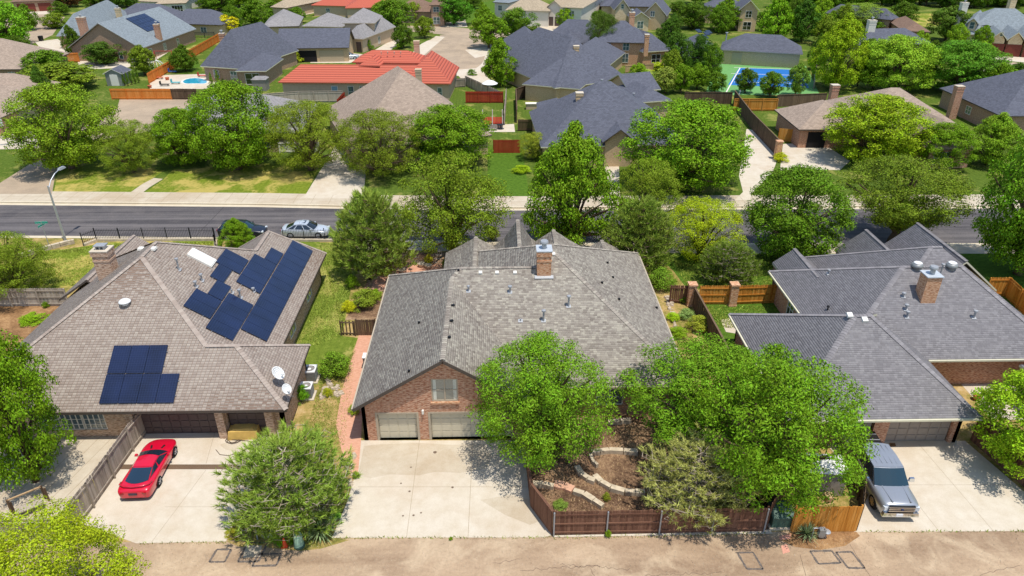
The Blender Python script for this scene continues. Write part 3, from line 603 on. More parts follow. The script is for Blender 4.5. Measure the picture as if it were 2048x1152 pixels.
# ---- a simple wing: rectangle from three eave corners, hip or gable roof, walls, openings
def wing_roof(kind, w, d, z, pitch):
    if kind == 'hip':
        r = min(w, d) / 2
        if w >= d: A, B = (r, d / 2, z + r * pitch), (w - r, d / 2, z + r * pitch)
        else: A, B = (w / 2, r, z + r * pitch), (w / 2, d - r, z + r * pitch)
        c = [(0, 0, z), (w, 0, z), (w, d, z), (0, d, z)]
        if abs(w - d) < .05: return [[c[0], c[1], A], [c[1], c[2], A], [c[2], c[3], A], [c[3], c[0], A]]
        if w >= d: return [[c[0], c[1], B, A], [c[1], c[2], B], [c[2], c[3], A, B], [c[3], c[0], A]]
        return [[c[0], c[1], A], [c[1], c[2], B, A], [c[2], c[3], B], [c[3], c[0], A, B]]
    if kind == 'gx':                                         # ridge along local x, gables at the ends
        h = z + d / 2 * pitch; return [[(0, 0, z), (w, 0, z), (w, d / 2, h), (0, d / 2, h)], [(w, d, z), (0, d, z), (0, d / 2, h), (w, d / 2, h)]]
    h = z + w / 2 * pitch; return [[(0, d, z), (0, 0, z), (w / 2, 0, h), (w / 2, d, h)], [(w, 0, z), (w, d, z), (w / 2, d, h), (w / 2, 0, h)]]
def wing(parent, FL, FR, BR, z=2.7, pitch=0.55, kind='hip', roof='sh_dark', wallm='brick_brown', fascia='fascia_dark', ov=0.45, wins=(), drs=(), px=True, z0=0.0, simple=True, gwall=None, depth_m=None, ridge=None, bl=None):
    a, b, c = [(P(q[0], q[1], z) if px else Vector((q[0], q[1], z))) for q in (FL, FR, BR)]
    X = (b - a); w = X.length; X /= w; Yv = Vector((-X.y, X.x, 0)); d = depth_m or abs((c - b).dot(Yv)); w_, d_ = w, d
    if bl: d = abs((P(bl[0], bl[1], z) - a).dot(Yv))
    if ridge:                                                # the ridge or gable peak seen at this pixel fixes depth or pitch
        if kind == 'gy': pitch = max(.25, (ZY(ridge[0], ridge[1], a.y).z - z) / (w / 2))
        else:
            lim = w if kind == 'hip' else 40.0; f = lambda dd, pp: ZY(ridge[0], ridge[1], a.y + dd / 2 * abs(Yv.y)).z - (z + dd / 2 * pp)
            if bl or depth_m: pitch = min(1.3, max(.25, (ZY(ridge[0], ridge[1], a.y + min(d, lim) / 2).z - z) / (min(d, lim) / 2)))
            else:
                lo, hi = 3.0, lim
                if f(hi, pitch) > 0: d = max(hi, d); pitch = min(1.3, pitch + f(hi, pitch) / (hi / 2))
                else:
                    for _ in range(30):
                        m = (lo + hi) / 2
                        if f(m, pitch) > 0: lo = m
                        else: hi = m
                    d = lo
    L = lambda p: a + X * p[0] + Yv * p[1] + Vector((0, 0, p[2] - z))
    fac = [[L(p) for p in f] for f in wing_roof(kind, w, d, z, pitch)]
    slab_roof('roof', fac, [roof, fascia], parent)
    mb = MB(); q = [L(p) for p in ((ov, ov, z), (w - ov, ov, z), (w - ov, d - ov, z), (ov, d - ov, z))]; gz = z - .1 + ov * pitch * .8
    for i in range(4):
        p, r = q[i], q[(i + 1) % 4]; pts = [(p.x, p.y, z0), (r.x, r.y, z0), (r.x, r.y, z - .12), (p.x, p.y, z - .12)]
        m = (p + r) / 2
        if kind == 'gx' and i in (1, 3): pts = pts[:3] + [(m.x, m.y, z - .14 + (d / 2) * pitch)] + pts[3:]
        if kind == 'gy' and i in (0, 2): pts = pts[:3] + [(m.x, m.y, z - .14 + (w / 2) * pitch)] + pts[3:]
        mb.face(pts)
    mb.build('wall', wallm, parent)
    sides = {'f': (0, 1), 'r': (1, 2), 'b': (2, 3), 'l': (3, 0)}
    for wn in wins:
        i, j = sides[wn[0]]; Ls = (q[j] - q[i]).length; u = wn[1] * Ls; ww, zz, hh = wn[2], wn[3], wn[4]; extra = wn[5] if len(wn) > 5 else {}
        kw = dict(k=.03, mull=1 if ww > 1.0 else 0, bar=1); kw.update(extra); window(parent, q[i], q[j], u - ww / 2, u + ww / 2, zz, zz + hh, **kw)
    for dn in drs:
        i, j = sides[dn[0]]; Ls = (q[j] - q[i]).length; u = dn[1] * Ls; garage(parent, q[i], q[j], u - dn[2] / 2, u + dn[2] / 2, dn[5] if len(dn) > 5 else 0.02, (dn[5] if len(dn) > 5 else 0) + dn[3], dn[4], k=.08, pieces=False)
    return fac
# ------------------------------------------------------------------ the brick house with the gabled garage (weathered grey-brown shingles)
hc = thing('brick_house', 'brick house with weathered grey brown shingle roof and window in its garage gable', 'house', (0, 45, 0))
Z = 2.8
A, B_, Cc = (-9.05, 35.45, Z), (-3.38, 35.45, 6.35), (2.29, 35.45, Z)
D_, E_, G_ = (-3.38, 45.8, 6.35), (-2.75, 46.7, 6.74), (2.96, 46.7, 6.74)
V_, FR_, Pk, Pk2 = (2.29, 37.5, Z), (12.3, 37.5, Z), (4.05, 48.1, 7.34), (4.05, 49.3, 7.34)
BL, W_, RBL, RBR = (-9.05, 53.2, Z), (-4.2, 53.2, Z), (-4.2, 57.2, Z), (12.3, 57.0, Z)
cf = dict(left=[A, B_, D_, E_, BL], gright=[B_, Cc, V_, D_], front=[V_, FR_, Pk, G_, E_, D_], back1=[BL, E_, G_, W_], rleft=[W_, G_, Pk, Pk2, RBL], right=[FR_, RBR, Pk2, Pk], rback=[RBR, RBL, Pk2])
slab_roof('roof', list(cf.values()), ['roof_base_centre', 'fascia_dark'], hc, 0.2)
shingle_part(hc, [cf[k] for k in ('left', 'gright', 'front', 'rleft', 'right')], 'tab_centre', ex=0.15, tw=0.24)
caps(hc, [(B_, D_), (D_, E_), (E_, G_), (G_, Pk), (Pk, Pk2), (FR_, Pk), (BL, E_), (RBL, Pk2), (RBR, Pk2)], 'tab_centre')
def steep_gable(parent, x, hw, zpk, y0, y1, mats, wallm, tabm, flare=0.0):
    prof = [(-hw, Z), (-hw * .45, Z + (zpk - Z) * (.55 - flare)), (0, zpk), (hw * .45, Z + (zpk - Z) * (.55 - flare)), (hw, Z)]
    fc = [[(x + a[0], y0, a[1]), (x + a[0], y1, a[1]), (x + b[0], y1, b[1]), (x + b[0], y0, b[1])] for a, b in zip(prof[:-1], prof[1:])]
    slab_roof('gable_roof', fc, mats, parent); shingle_part(parent, fc, tabm, ex=.15, tw=.24); caps(parent, [((x, y0, zpk), (x, y1, zpk))], tabm)
    mb = MB(); mb.face([(x + a, y1 - .3, max(z - .2, 0)) for a, z in prof[::-1]] + [(x - hw + .3, y1 - .3, 0), (x + hw - .3, y1 - .3, 0)][::1]); mb.build('gable_wall', wallm, parent)
for x, hw, zp, y1 in ((-1.95, 2.7, 4.3, 57.4), (1.7, 2.6, 5.75, 57.8), (4.85, 3.0, 4.75, 57.8), (9.2, 1.5, 3.6, 58.0)): steep_gable(hc, x, hw, zp, 51.0, y1, ['roof_base_centre', 'fascia_dark'], 'brick_red', 'tab_centre', 0.14 if zp > 5.5 else 0.03)
# walls
gx0, gx1, gy = -8.62, 1.92, 35.82
m_ = (6.35 - Z) / 5.67; u0 = lambda x: x - gx0
gcl = [(-m_, 1, Z - .2 + m_ * (gx0 + 9.05)), (m_, 1, 6.35 - .2 + m_ * (-3.38 - gx0))]
doors = [(-7.72, -5.17), (-4.42, 0.75)]; win = (-4.2, -2.56, 3.02, 4.72)
wall(hc, (gx0, gy), (gx1, gy), 0, 6.3, 'brick_red', [(u0(a), u0(b), 0, 2.1) for a, b in doors] + [(u0(win[0]), u0(win[1]), win[2], win[3])], gcl, name='gable_wall')
for a, b in doors:
    garage(hc, (gx0, gy), (gx1, gy), u0(a) + .06, u0(b) - .06, 0.02, 2.1, 'garage_cream', k=-.2, rows=4)
    mb = MB(); q, d, n = frame_dir((gx0, gy), (gx1, gy))
    for x0, x1, z0, z1 in ((u0(a) - .08, u0(a) + .06, 0, 2.1), (u0(b) - .06, u0(b) + .08, 0, 2.1), (u0(a) - .08, u0(b) + .08, 2.1, 2.22)): wbox(mb, q, d, n, x0, x1, z0, z1, -.2, .02)
    mb.build('door_trim', 'fascia_tan', hc)
wd = window(hc, (gx0, gy), (gx1, gy), u0(win[0]), u0(win[1]), win[2], win[3], k=-.08, mull=1, bar=1, fw=.08, sill='brick_orange', frame='fascia_tan', pane='glass_pale')
mb = MB(); q, d, n = frame_dir((gx0, gy), (gx1, gy))
for a in (win[0] + .1, win[1] - .3):
    mb = MB(); wbox(mb, q, d, n, u0(a), u0(a) + .2, win[2] + .1, win[3] - .1, -.083, -.077); mb.build('curtain', 'curtain', wd)
mb = MB(); wbox(mb, q, d, n, u0(-4.8) - .06, u0(-4.8) + .06, 2.16, 2.42, 0, .16); mb.build('wall_lamp', 'trim_white', hc)
wall(hc, (-8.62, 52.8), (-8.62, 35.82), 0, 2.85, 'brick_red'); wall(hc, (gx1, gy), (gx1, 37.95), 0, 2.85, 'brick_red')
wall(hc, (1.92, 37.95), (11.85, 37.95), 0, 2.78, 'brick_red', [(4.4, 6.2, .9, 2.2)]); window(hc, (1.92, 37.95), (11.85, 37.95), 4.4, 6.2, .9, 2.2, k=-.1, sill='brick_orange')
wall(hc, (11.85, 37.95), (11.85, 56.6), 0, 2.85, 'brick_red'); wall(hc, (11.85, 56.6), (-3.75, 56.6), 0, 2.85, 'brick_red'); wall(hc, (-3.75, 56.6), (-3.75, 52.8), 0, 2.85, 'brick_red'); wall(hc, (-3.75, 52.8), (-8.62, 52.8), 0, 2.85, 'brick_red')
# rake boards and gutter
for a, b in ((A, B_), (Cc, B_)): a, b = Vector(a), Vector(b); mb = MB(); mb.bar(a + Vector((0, -.03, -.1)), b + Vector((0, -.03, -.1)), .05, .2); mb.build('rake_board', 'fascia_dark', hc)
for a, b in (((12.36, 37.5), (12.36, 57)), ((2.4, 37.44), (12.3, 37.44)), ((-9.11, 35.5), (-9.11, 53.2))): mb = MB(); mb.bar((*a, Z - .08), (*b, Z - .08), .1, .12); mb.build('gutter', 'fascia_tan', hc)
cc = on_plane(cf['front'], 1088, 556)
chimney(hc, (cc.x, cc.y + .55), 1.0, 1.0, cc.z - .5, cc.z + 2.05, 'brick_orange', sheetcap=True)
mb = MB(); mb.box((cc.x, cc.y - .02, cc.z + .08), (1.35, .3, .06), 0, rx=.4); mb.build('flashing', 'galv', hc)
for px, py in ((961, 547), (994, 547), (1030, 547), (1107, 510)): box_vent(hc, on_plane(cf['front'], px, py))
for px, py, h in ((937, 583, .35), (1020, 585, .42), (1137, 613, .75), (1087, 642, .75), (1041, 642, .2)): vent_pipe(hc, on_plane(cf['front'], px, py), h, .07 if h > .4 else .05, cap=h > .3)
for px, py in ((905, 612), (902, 643), (897, 676)): q = on_plane(cf['gright'], px, py); mb = MB(); mb.box((q.x, q.y, q.z + .06), (.3, .16, .1), .5); mb.build('roof_vent', 'black_plastic', hc)
for f, px, py in (('left', 838, 647), ('left', 818, 744), ('right', 1215, 527), ('right', 1226, 556), ('right', 1238, 600), ('right', 1204, 567), ('right', 1313, 617), ('left', 917, 542)): q = on_plane(cf[f], px, py); mb = MB(); mb.box((q.x, q.y, q.z + .08), (.16, .12, .14)); mb.build('roof_vent', 'black_plastic', hc)
# ------------------------------------------------------------------ tan-roofed house with solar panels
hl = thing('brick_house', 'brick house with tan shingle roof covered in dark blue solar panels', 'house', (-24, 45, 0))
Z = 2.6
FLl, FRl, BRw = (-34.0, 35.75, Z), (-13.2, 35.75, Z), (-13.4, 43.05, Z)
T1, T0, Ax, Ab = (-17.0, 39.4, 5.0), (-18.93, 39.4, 5.0), (-24.54, 45.0, 8.7), (-24.54, 47.4, 8.7)
RV = (-15.3, 43.05, Z); Rb = (-15.3, 58.0, Z); Rp, Rq = (-19.55, 52.8, 5.4), (-19.55, 56.6, 5.4); Lb = (-34.0, 56.7, Z); Ql = (-23.9, 58.0, Z); Qv = (-23.9, 56.9, Z)
lf = dict(front=[FLl, FRl, T1, T0, Ax], wright=[FRl, BRw, T1], wback=[BRw, RV, T0, T1], right=[RV, Rb, Rq, Rp, Ab, Ax, T0], left=[Lb, FLl, Ax, Ab], back=[Lb, Ab, Rp, Qv], qleft=[Qv, Rp, Rq, Ql], qback=[Rb, Ql, Rq])
slab_roof('roof', list(lf.values()), ['roof_base_left', 'fascia_dark'], hl, 0.2)
shingle_part(hl, [lf[k] for k in ('front', 'wright', 'right', 'left', 'qleft', 'qback')], 'tab_left', ex=0.18, tw=0.26, jit=0.0)
caps(hl, [(FLl, Ax), (Ax, T0), (T0, T1), (FRl, T1), (BRw, T1), (Ax, Ab), (Ab, Lb), (Ab, Rp), (Rp, Rq), (Rq, Rb), (Rq, Ql)], 'tab_left')
fc = [[(-34.6, 50, Z), (-34.6, 58.4, Z), (-32.0, 58.4, 4.3), (-32.0, 50, 4.3)], [(-29.4, 58.4, Z), (-29.4, 50, Z), (-32.0, 50, 4.3), (-32.0, 58.4, 4.3)]]
slab_roof('gable_roof', fc, ['roof_base_left', 'fascia_dark'], hl); shingle_part(hl, fc, 'tab_left', ex=.18, tw=.26, jit=0.0); caps(hl, [((-32.0, 50, 4.3), (-32.0, 58.4, 4.3))], 'tab_left')
mb = MB(); mb.prism([(-34.2, 55.9), (-29.8, 55.9), (-29.8, 58.1), (-34.2, 58.1)], 0, 2.5); mb.face([(-34.2, 58.1, 2.5), (-29.8, 58.1, 2.5), (-32.0, 58.1, 4.1)][::-1]); mb.build('wall', 'brick_mixed', hl)
w0, w1, wy = -33.4, -13.75, 36.55; uu = lambda x: x - w0
gd = [(-22.9, -17.95), (-17.35, -14.9)]; sun_r = (-29.3, -25.0)
wall(hl, (w0, wy), (w1, wy), 0, 2.75, 'brick_mixed', [(uu(a), uu(b), 0, 2.15) for a, b in gd] + [(uu(sun_r[0]), uu(sun_r[1]), .55, 2.2)])
for a, b in gd: garage(hl, (w0, wy), (w1, wy), uu(a) + .05, uu(b) - .05, .02, 2.13, 'garage_dark', k=-.2)
for k in range(3):
    a = sun_r[0] + k * (sun_r[1] - sun_r[0]) / 3; window(hl, (w0, wy), (w1, wy), uu(a) + .03, uu(a) + 1.40, .57, 2.18, k=-.08, mull=3, bar=3, fw=.05, pane='glass_window')
for a, b in (((w1, wy), (w1, 42.6)), ((w1, 42.6), (-15.9, 42.6)), ((-15.9, 42.6), (-15.9, 57.5)), ((-15.9, 57.5), (-23.4, 57.5)), ((-23.4, 57.5), (-23.4, 56.2)), ((-23.4, 56.2), (-33.4, 56.2)), ((-33.4, 56.2), (w0, wy))): wall(hl, a, b, 0, 2.75, 'brick_mixed')
window(hl, (-15.9, 42.6), (-15.9, 57.5), 4.0, 5.6, .8, 2.1, k=.03); window(hl, (-15.9, 42.6), (-15.9, 57.5), 9.5, 11.1, .8, 2.1, k=.03)
for x in (-23.25, -17.65, -14.55): mb = MB(); mb.box((x, 36.42, 1.25), (.5, .5, 2.5)); mb.build('brick_pier', 'brick_mixed', hl)
ch = on_plane(lf['left'], 207, 556); chimney(hl, (ch.x + .25, ch.y + .4), 1.15, 1.0, ch.z - .8, ch.z + 2.15, 'brick_mixed', fl=False)
mb = MB()
for dx in (-.28, 0, .28): mb.box((ch.x + .25 + dx, ch.y + .4, ch.z + 2.34), (.06, .5, .24))
mb.box((ch.x + .25, ch.y + .4, ch.z + 2.5), (.8, .62, .07)); mb.build('chimney_hood', 'galv', hl)
q = on_plane(lf['right'], 403, 517); f = lf['right']; sl = .663
def tilt_box(parent, name, mat, c, lu, lv, th, nrm, h0=.04):      # slab lying on a plane with normal nrm, u along Y
    nrm = Vector(nrm).normalized(); u = Vector((0, 1, 0)); v = nrm.cross(u); c = Vector(c) + nrm * h0; mb = MB(); b = []
    for k in (0, th):
        for i, j in ((-1, -1), (1, -1), (1, 1), (-1, 1)): b.append(c + u * (i * lu / 2) + v * (j * lv / 2) + nrm * k)
    for ff in ((0, 3, 2, 1), (4, 5, 6, 7), (0, 1, 5, 4), (1, 2, 6, 5), (2, 3, 7, 6), (3, 0, 4, 7)): mb.face([b[i] for i in ff])
    return mb.build(name, mat, parent)
nr = Vector((sl, 0, 1)).normalized()
sk = tilt_box(hl, 'skylight', 'trim_white', q, 1.1, 1.9, .16, nr, -.02); tilt_box(hl, 'skylight_dome', 'white_plastic', q, .95, 1.75, .06, nr, .14)
for px, py, h, cp in ((358, 540, .8, True), (404, 562, .45, True), (392, 574, .35, True), (464, 586, .3, False), (481, 596, .6, True), (507, 583, .2, True)): vent_pipe(hl, on_plane(lf['right'], px, py), h, .06, cap=cp)
for f_, px, py in (('left', 283, 499), ('right', 306, 499)): q = on_plane(lf[f_], px, py); box_vent(hl, q, 0, .45)
q = on_plane(lf['front'], 251, 609); mb = MB(); mb.lathe([(0, .3), (.25, .27), (.38, .16), (.4, .1), (.2, .05), (.2, -.1)], (q.x, q.y, q.z + .1), 18); mb.build('turbine_vent', 'white_metal', hl, smooth=True)
# solar arrays: every module a part
def array(label, org, u, v, rects):
    u, v = Vector(u).normalized(), Vector(v).normalized(); nrm = u.cross(v); r = thing('solar_array', label, 'solar panels', org); org = Vector(org); fr = MB()
    for a, b, c, d in rects:
        g_ = .014; q = []
        for k in (.085, .125):
            for x, y in ((a + g_, c + g_), (b - g_, c + g_), (b - g_, d - g_), (a + g_, d - g_)): q.append(org + u * x + v * y + nrm * k)
        mb = MB()
        for ff in ((4, 5, 6, 7), (0, 1, 5, 4), (1, 2, 6, 5), (2, 3, 7, 6), (3, 0, 4, 7)): mb.face([q[i] for i in ff], 0 if ff[1] == 5 and ff[0] == 4 else 1)
        mb.build('module', ['solar', 'solar_frame'], r)
        for t_ in (.25, .75): y = c + (d - c) * t_; fr.bar(org + u * (a - .05) + v * y + nrm * .055, org + u * (b + .05) + v * y + nrm * .055, .05, .05)
    fr.build('mounting_rail', 'alu_pole', r); return r
row = lambda a, b, n, c, d: [(a + (b - a) * k / n, a + (b - a) * (k + 1) / n, c, d) for k in range(n)]
array('seven dark blue solar panels low on the tan roof above the garage doors', (0, 35.75, 2.6), (1, 0, 0), (0, 1, .657), row(-24.75, -21.3, 3, 2.49, 4.42) + row(-24.75, -20.17, 4, .5, 2.45))
array('large staggered field of dark blue solar panels on the roof slope beside the skylight', (-15.3, 0, 2.6), (0, 1, 0), (-1, 0, .66), row(42.5, 57.0, 13, 1.1, 3.04) + row(47.4, 52.1, 4, 3.1, 5.02) + [(52.14, 54.2, 3.1, 4.2)] + row(40.94, 45.7, 4, 3.08, 5.0) + row(48.5, 50.8, 2, 5.08, 7.0) + [(46.5, 48.48, 5.66, 6.72), (44.45, 46.5, 5.06, 6.15)] + row(42.0, 44.4, 2, 5.05, 6.95))
# ------------------------------------------------------------------ grey-roofed house with two turbine vents
hr = thing('brick_house', 'brick house with blue grey shingle roof and two round turbine vents', 'house', (29, 45, 0))
fa, fb_, fc_, = (17.5, 34.05, Z), (29.3, 34.05, Z), (17.5, 46.7, Z); Ta, Tb = (23.5, 40.4, 6.15), (24.55, 40.4, 6.15)
me_ = 40.3; Ev = (29.3, me_, Z); ML, MLb, MR, MRb = (22.9, 40.3, Z), (22.9, 53.7, Z), (39.05, me_, Z), (39.05, 53.7, Z); Ra, Rb_ = (30.0, 47.0, 6.35), (34.3, 47.0, 6.35)
# front wing (hip) meets the main block
rf = dict(front=[fa, fb_, Tb, Ta], left=[fc_, fa, Ta], wright=[fb_, (29.3, 41.2, Z), Tb], mfront=[(26.2, 40.3, Z), MR, Rb_, Ra, (22.9, 40.3, Z)][:4], mleft=[MLb, ML, Ra], mright=[MR, MRb, Rb_], mback=[MRb, MLb, Ra, Rb_], wback=[(29.3, 46.7, Z), fc_, Ta, Tb])
rf['mfront'] = [ML, MR, Rb_, Ra]
slab_roof('roof', [rf[k] for k in ('mfront', 'mleft', 'mright', 'mback')], ['roof_base_right', 'fascia_cream'], hr, .2)
slab_roof('roof', [rf[k] for k in ('front', 'left', 'wright', 'wback')], ['roof_base_right', 'fascia_cream'], hr, .2)
shingle_part(hr, [rf[k] for k in ('front', 'left', 'wright', 'mfront', 'mleft', 'mright')], 'tab_right', ex=0.15, tw=0.24)
caps(hr, [(fa, Ta), (fb_, Tb), (Ta, Tb), (fc_, Ta), (ML, Ra), (Ra, Rb_), (MR, Rb_), (MLb, Ra), (MRb, Rb_)], 'tab_right', w=.19)
ra, rb, rc, rd = (27.0, 43.5, Z), (39.6, 43.5, Z), (39.6, 56.3, Z), (27.0, 56.3, Z); rp, rq = (33.6, 49.9, 6.55), (34.4, 49.9, 6.55)
rr = [[ra, rb, rq, rp], [rb, rc, rq], [rc, rd, rp, rq], [rd, ra, rp]]
slab_roof('rear_roof', rr, ['roof_base_right', 'fascia_cream'], hr, .2); shingle_part(hr, [rr[3], rr[0], rr[1]], 'tab_right', ex=.15, tw=.24); caps(hr, [(rd, rp), (rp, rq), (rq, rc), (ra, rp)], 'tab_right')
for x, hw, zp, y1 in ((36.9, 3.2, 5.2, 57.6), (32.6, 2.4, 4.5, 57.8), (25.4, 1.7, 3.9, 55.3)): steep_gable(hr, x, hw, zp, 50.0, y1, ['roof_base_right', 'fascia_cream'], 'brick_red', 'tab_right')
rw = (18.0, 34.85); wx1 = 28.85; ru = lambda x: x - rw[0]
rg = [(21.0, 23.35), (24.3, 28.35)]
wall(hr, rw, (wx1, 34.85), 0, 2.75, 'brick_red', [(ru(a), ru(b), 0, 2.15) for a, b in rg])
for a, b in rg: garage(hr, rw, (wx1, 34.85), ru(a) + .05, ru(b) - .05, .02, 2.13, 'garage_grey', k=-.2, rows=4)
for a, b in (((wx1, 34.85), (wx1, 41.0)), ((wx1, 41.0), (38.6, 41.0)), ((38.6, 41.0), (38.6, 55.8)), ((38.6, 55.8), (27.5, 55.8)), ((27.5, 55.8), (27.5, 53.2)), ((27.5, 53.2), (23.4, 53.2)), ((23.4, 53.2), (23.4, 46.2)), ((23.4, 46.2), (18.0, 46.2)), ((18.0, 46.2), rw)): wall(hr, a, b, 0, 2.75, 'brick_red')
window(hr, (23.4, 53.2), (23.4, 46.2), 3.2, 4.4, .6, 2.2, k=.03, pane='glass_dark')
for x0, x1, y in ((17.5, 29.3, 33.99), (29.35, 39.05, 40.24)): mb = MB(); mb.bar((x0, y, Z - .07), (x1, y, Z - .07), .11, .13); mb.build('gutter', 'fascia_cream', hr)
for x, y0, y1 in ((22.84, 46.7, 53.7), (17.44, 34.05, 46.7)): mb = MB(); mb.bar((x, y0, Z - .07), (x, y1, Z - .07), .11, .13); mb.build('gutter', 'fascia_cream', hr)
cr = on_plane(rf['mfront'], 1853, 608); chimney(hr, (cr.x + .1, cr.y + .55), 1.05, 1.0, cr.z - .6, cr.z + 2.1, 'brick_orange', sheetcap=True, corbel=False)
vent_pipe(hr, on_plane(rf['mfront'], 1877, 560), 1.2, .06, base=False)
for px, py in ((1833, 537), (1902, 537)):
    q = on_plane(rf['mfront'], px, py); mb = MB(); mb.lathe([(0, .42), (.16, .4), (.36, .3), (.42, .16), (.4, .06), (.25, .0), (.25, -.2)], (q.x, q.y, q.z + .1), 20); mb.build('turbine_vent', 'grey_metal', hr, smooth=True)
    mb = MB(); mb.lathe([(0, .015), (.24, .0), (.3, -.04)], (q.x, q.y, q.z + .52), 16); mb.build('vent_cap', 'white_metal', hr)
for px, py, h in ((1806, 594, .25), (1811, 620, .35), (1813, 635, .4), (1947, 636, .5)): vent_pipe(hr, on_plane(rf['mfront'], px, py), h, .07)
for px, py in ((1699, 632), (1729, 641)): q = on_plane(rf['front'], px, py); box_vent(hr, q, .4, .4)
vent_pipe(hr, on_plane(rf['mleft'], 1657, 548), .25, .05); vent_pipe(hr, on_plane(rf['mleft'], 1655, 620), .25, .05, 'black_plastic', base=False)
# small right-hand wing of that house beyond the courtyard
fac = wing(hr, (35.2, 32.2), (44, 32.2), (44, 39.6), z=2.6, pitch=.5, kind='hip', roof='roof_base_right', wallm='brick_red', fascia='fascia_cream', px=False)
shingle_part(hr, [fac[0], fac[3]], 'tab_right', ex=.15, tw=.24)
# ------------------------------------------------------------------ houses across the street and beyond
HOUSES = []
def house(label, at, name='house', z=0.0):
    p = P(at[0], at[1]); HOUSES.append((p, label)); return thing(name, label, 'house', (p.x, p.y, 0))
W1 = dict(pane='glass_window')
# left edge, taupe roof, garage towards the street
h = house('taupe roofed brick house with a basketball hoop by its garage', (20, 260))
wing(h, (-230, 236), (0, 236), (88, 186), 2.7, .5, 'hip', 'sh_taupe', 'brick_red', drs=[('r', .45, 4.8, 2.2, 'garage_tan')])
wing(h, (-120, 190), (60, 190), (92, 150), 2.7, .55, 'hip', 'sh_taupe', 'brick_brown', ridge=(20, 146))
# behind street trees: taupe hip house, partly hidden
h = house('grey roofed house half hidden behind the row of big street trees', (430, 260))
wing(h, (300, 272), (600, 266), (590, 190), 2.7, .5, 'hip', 'sh_grey', 'stucco_tan', ridge=(450, 186), wins=[('f', .75, 1.6, .7, 1.4), ('f', .3, 1.8, .7, 1.4)])
# centre across the street
h = house('brown hip roofed house between the red fence and the wooden deck', (840, 280))
wing(h, (700, 302), (984, 270), (962, 190), 2.7, .62, ridge=(816, 149), kind='hip', roof='sh_taupe', wallm='brick_tan', wins=[('f', .2, 1.6, .7, 1.4), ('f', .5, 1.0, .2, 2.1), ('f', .8, 1.6, .7, 1.4), ('l', .5, 1.4, .8, 1.3)])
wing(h, (722, 262), (800, 262), (800, 215), 2.7, .62, 'gy', 'sh_taupe', 'brick_tan', 'trim_white', ridge=(760, 206), depth_m=6)
q = P(905, 212, 5.5); box_vent(h, (q.x, q.y, 5.0), 0, .4, 'black_plastic')
# dark roof with front gable porch
h = house('dark grey roofed house with a tall tan chimney and gabled porch', (1200, 300))
wing(h, (1082, 294), (1372, 288), (1318, 208), 2.7, .72, 'hip', 'sh_dark', 'brick_tan', 'fascia_cream', ridge=(1222, 164), wins=[('f', .2, 1.7, .6, 1.5), ('l', .4, 1.4, .8, 1.3)])
wing(h, (1078, 250), (1160, 250), (1150, 205), 2.7, .5, 'hip', 'sh_dark', 'brick_tan', 'fascia_cream')
fac = wing(h, (1205, 285), (1275, 285), (1275, 268), 3.3, .75, 'gy', 'sh_dark', 'brick_tan', 'fascia_dark', depth_m=5)
c = P(1157, 232, 4.5); chimney(h, (c.x, c.y), .9, .9, 3.2, 7.6, 'brick_tan', cap='concrete', fl=False)
c = P(1226, 320, 0); mb = MB()
for dx in (-1.1, 1.1): mb.box((c.x + dx, c.y + .3, 1.6), (.34, .34, 3.2)); mb.box((c.x + dx, c.y + .3, .35), (.6, .6, .7))
mb.build('porch_column', 'trim_white', h); mb = MB(); mb.box((c.x, c.y + 1.6, 1.25), (1.2, .1, 2.4)); mb.build('front_door', 'door_brown', h)
for px, py, hh in ((1267, 192, .7), (1253, 214, .3)): q = P(px, py, 5.6); vent_pipe(h, (q.x, q.y, 4.6), hh + .6, .09)
# right, long taupe house
h = house('long taupe roofed brick house with brick chimneys behind the pale drive', (1750, 260))
wing(h, (1598, 259), (1740, 259), (1720, 195), 2.7, .55, 'hip', 'sh_taupe', 'brick_red', 'fascia_dark', bl=(1547, 219), drs=[('f', .27, 2.5, 2.2, 'interior_shade')])  # dark panel painted for the shade inside the brick carport, no door
wing(h, (1690, 264), (1950, 270), (1890, 192), 2.7, .55, 'hip', 'sh_taupe', 'brick_red', 'fascia_dark', ridge=(1840, 172), wins=[('f', .8, 1.6, .7, 1.4)])
wing(h, (1860, 300), (1958, 296), (1950, 230), 2.7, .55, 'hip', 'sh_taupe', 'brick_red', 'fascia_dark', ridge=(1905, 240), wins=[('f', .3, 2.2, .6, 1.6)])
for px, py, z1 in ((1665, 197, 4.6), (1910, 205, 5.0)): c = P(px, py, 2.5); chimney(h, (c.x, c.y), 1.1, 1.0, 0, z1, 'brick_red', fl=False)
h = house('slate grey roofed brick house beside the taupe roofed one', (2040, 220))
wing(h, (2003, 232), (2260, 232), (2200, 150), 2.9, .6, 'hip', 'sh_dark', 'brick_brown', depth_m=17, wins=[('l', .5, 1.4, .9, 1.2)])
# ---- next row
h = house('pale grey roofed brick house with blue solar panels and two brick gables', (240, 120))
fac = wing(h, (135, 95), (282, 97), (352, 57), 2.8, .7, 'gy', 'sh_bluegrey', 'brick_brown', 'fascia_grey', ridge=(203, 45), wins=[('f', .86, 1.0, .5, 1.5), ('f', .7, .9, .5, 1.5), ('r', .15, 1.1, .6, 1.5), ('r', .4, 1.1, .6, 1.5), ('r', .65, 1.0, .6, 1.5)])
wing(h, (112, 72), (180, 70), (196, 30), 2.8, .5, 'hip', 'sh_bluegrey', 'brick_brown', 'fascia_grey', ridge=(150, 28))
c = P(183, 116, 0); chimney(h, (c.x, c.y), 1.5, 1.1, 0, 8.2, 'brick_red', fl=True); c = P(317, 70, 4.0); chimney(h, (c.x, c.y), 1.0, 1.0, 3, 6.2, 'brick_red', fl=True)
r = thing('solar_array', 'square of bright blue solar panels on the pale grey roof', 'solar panels', P(272, 42, 6))
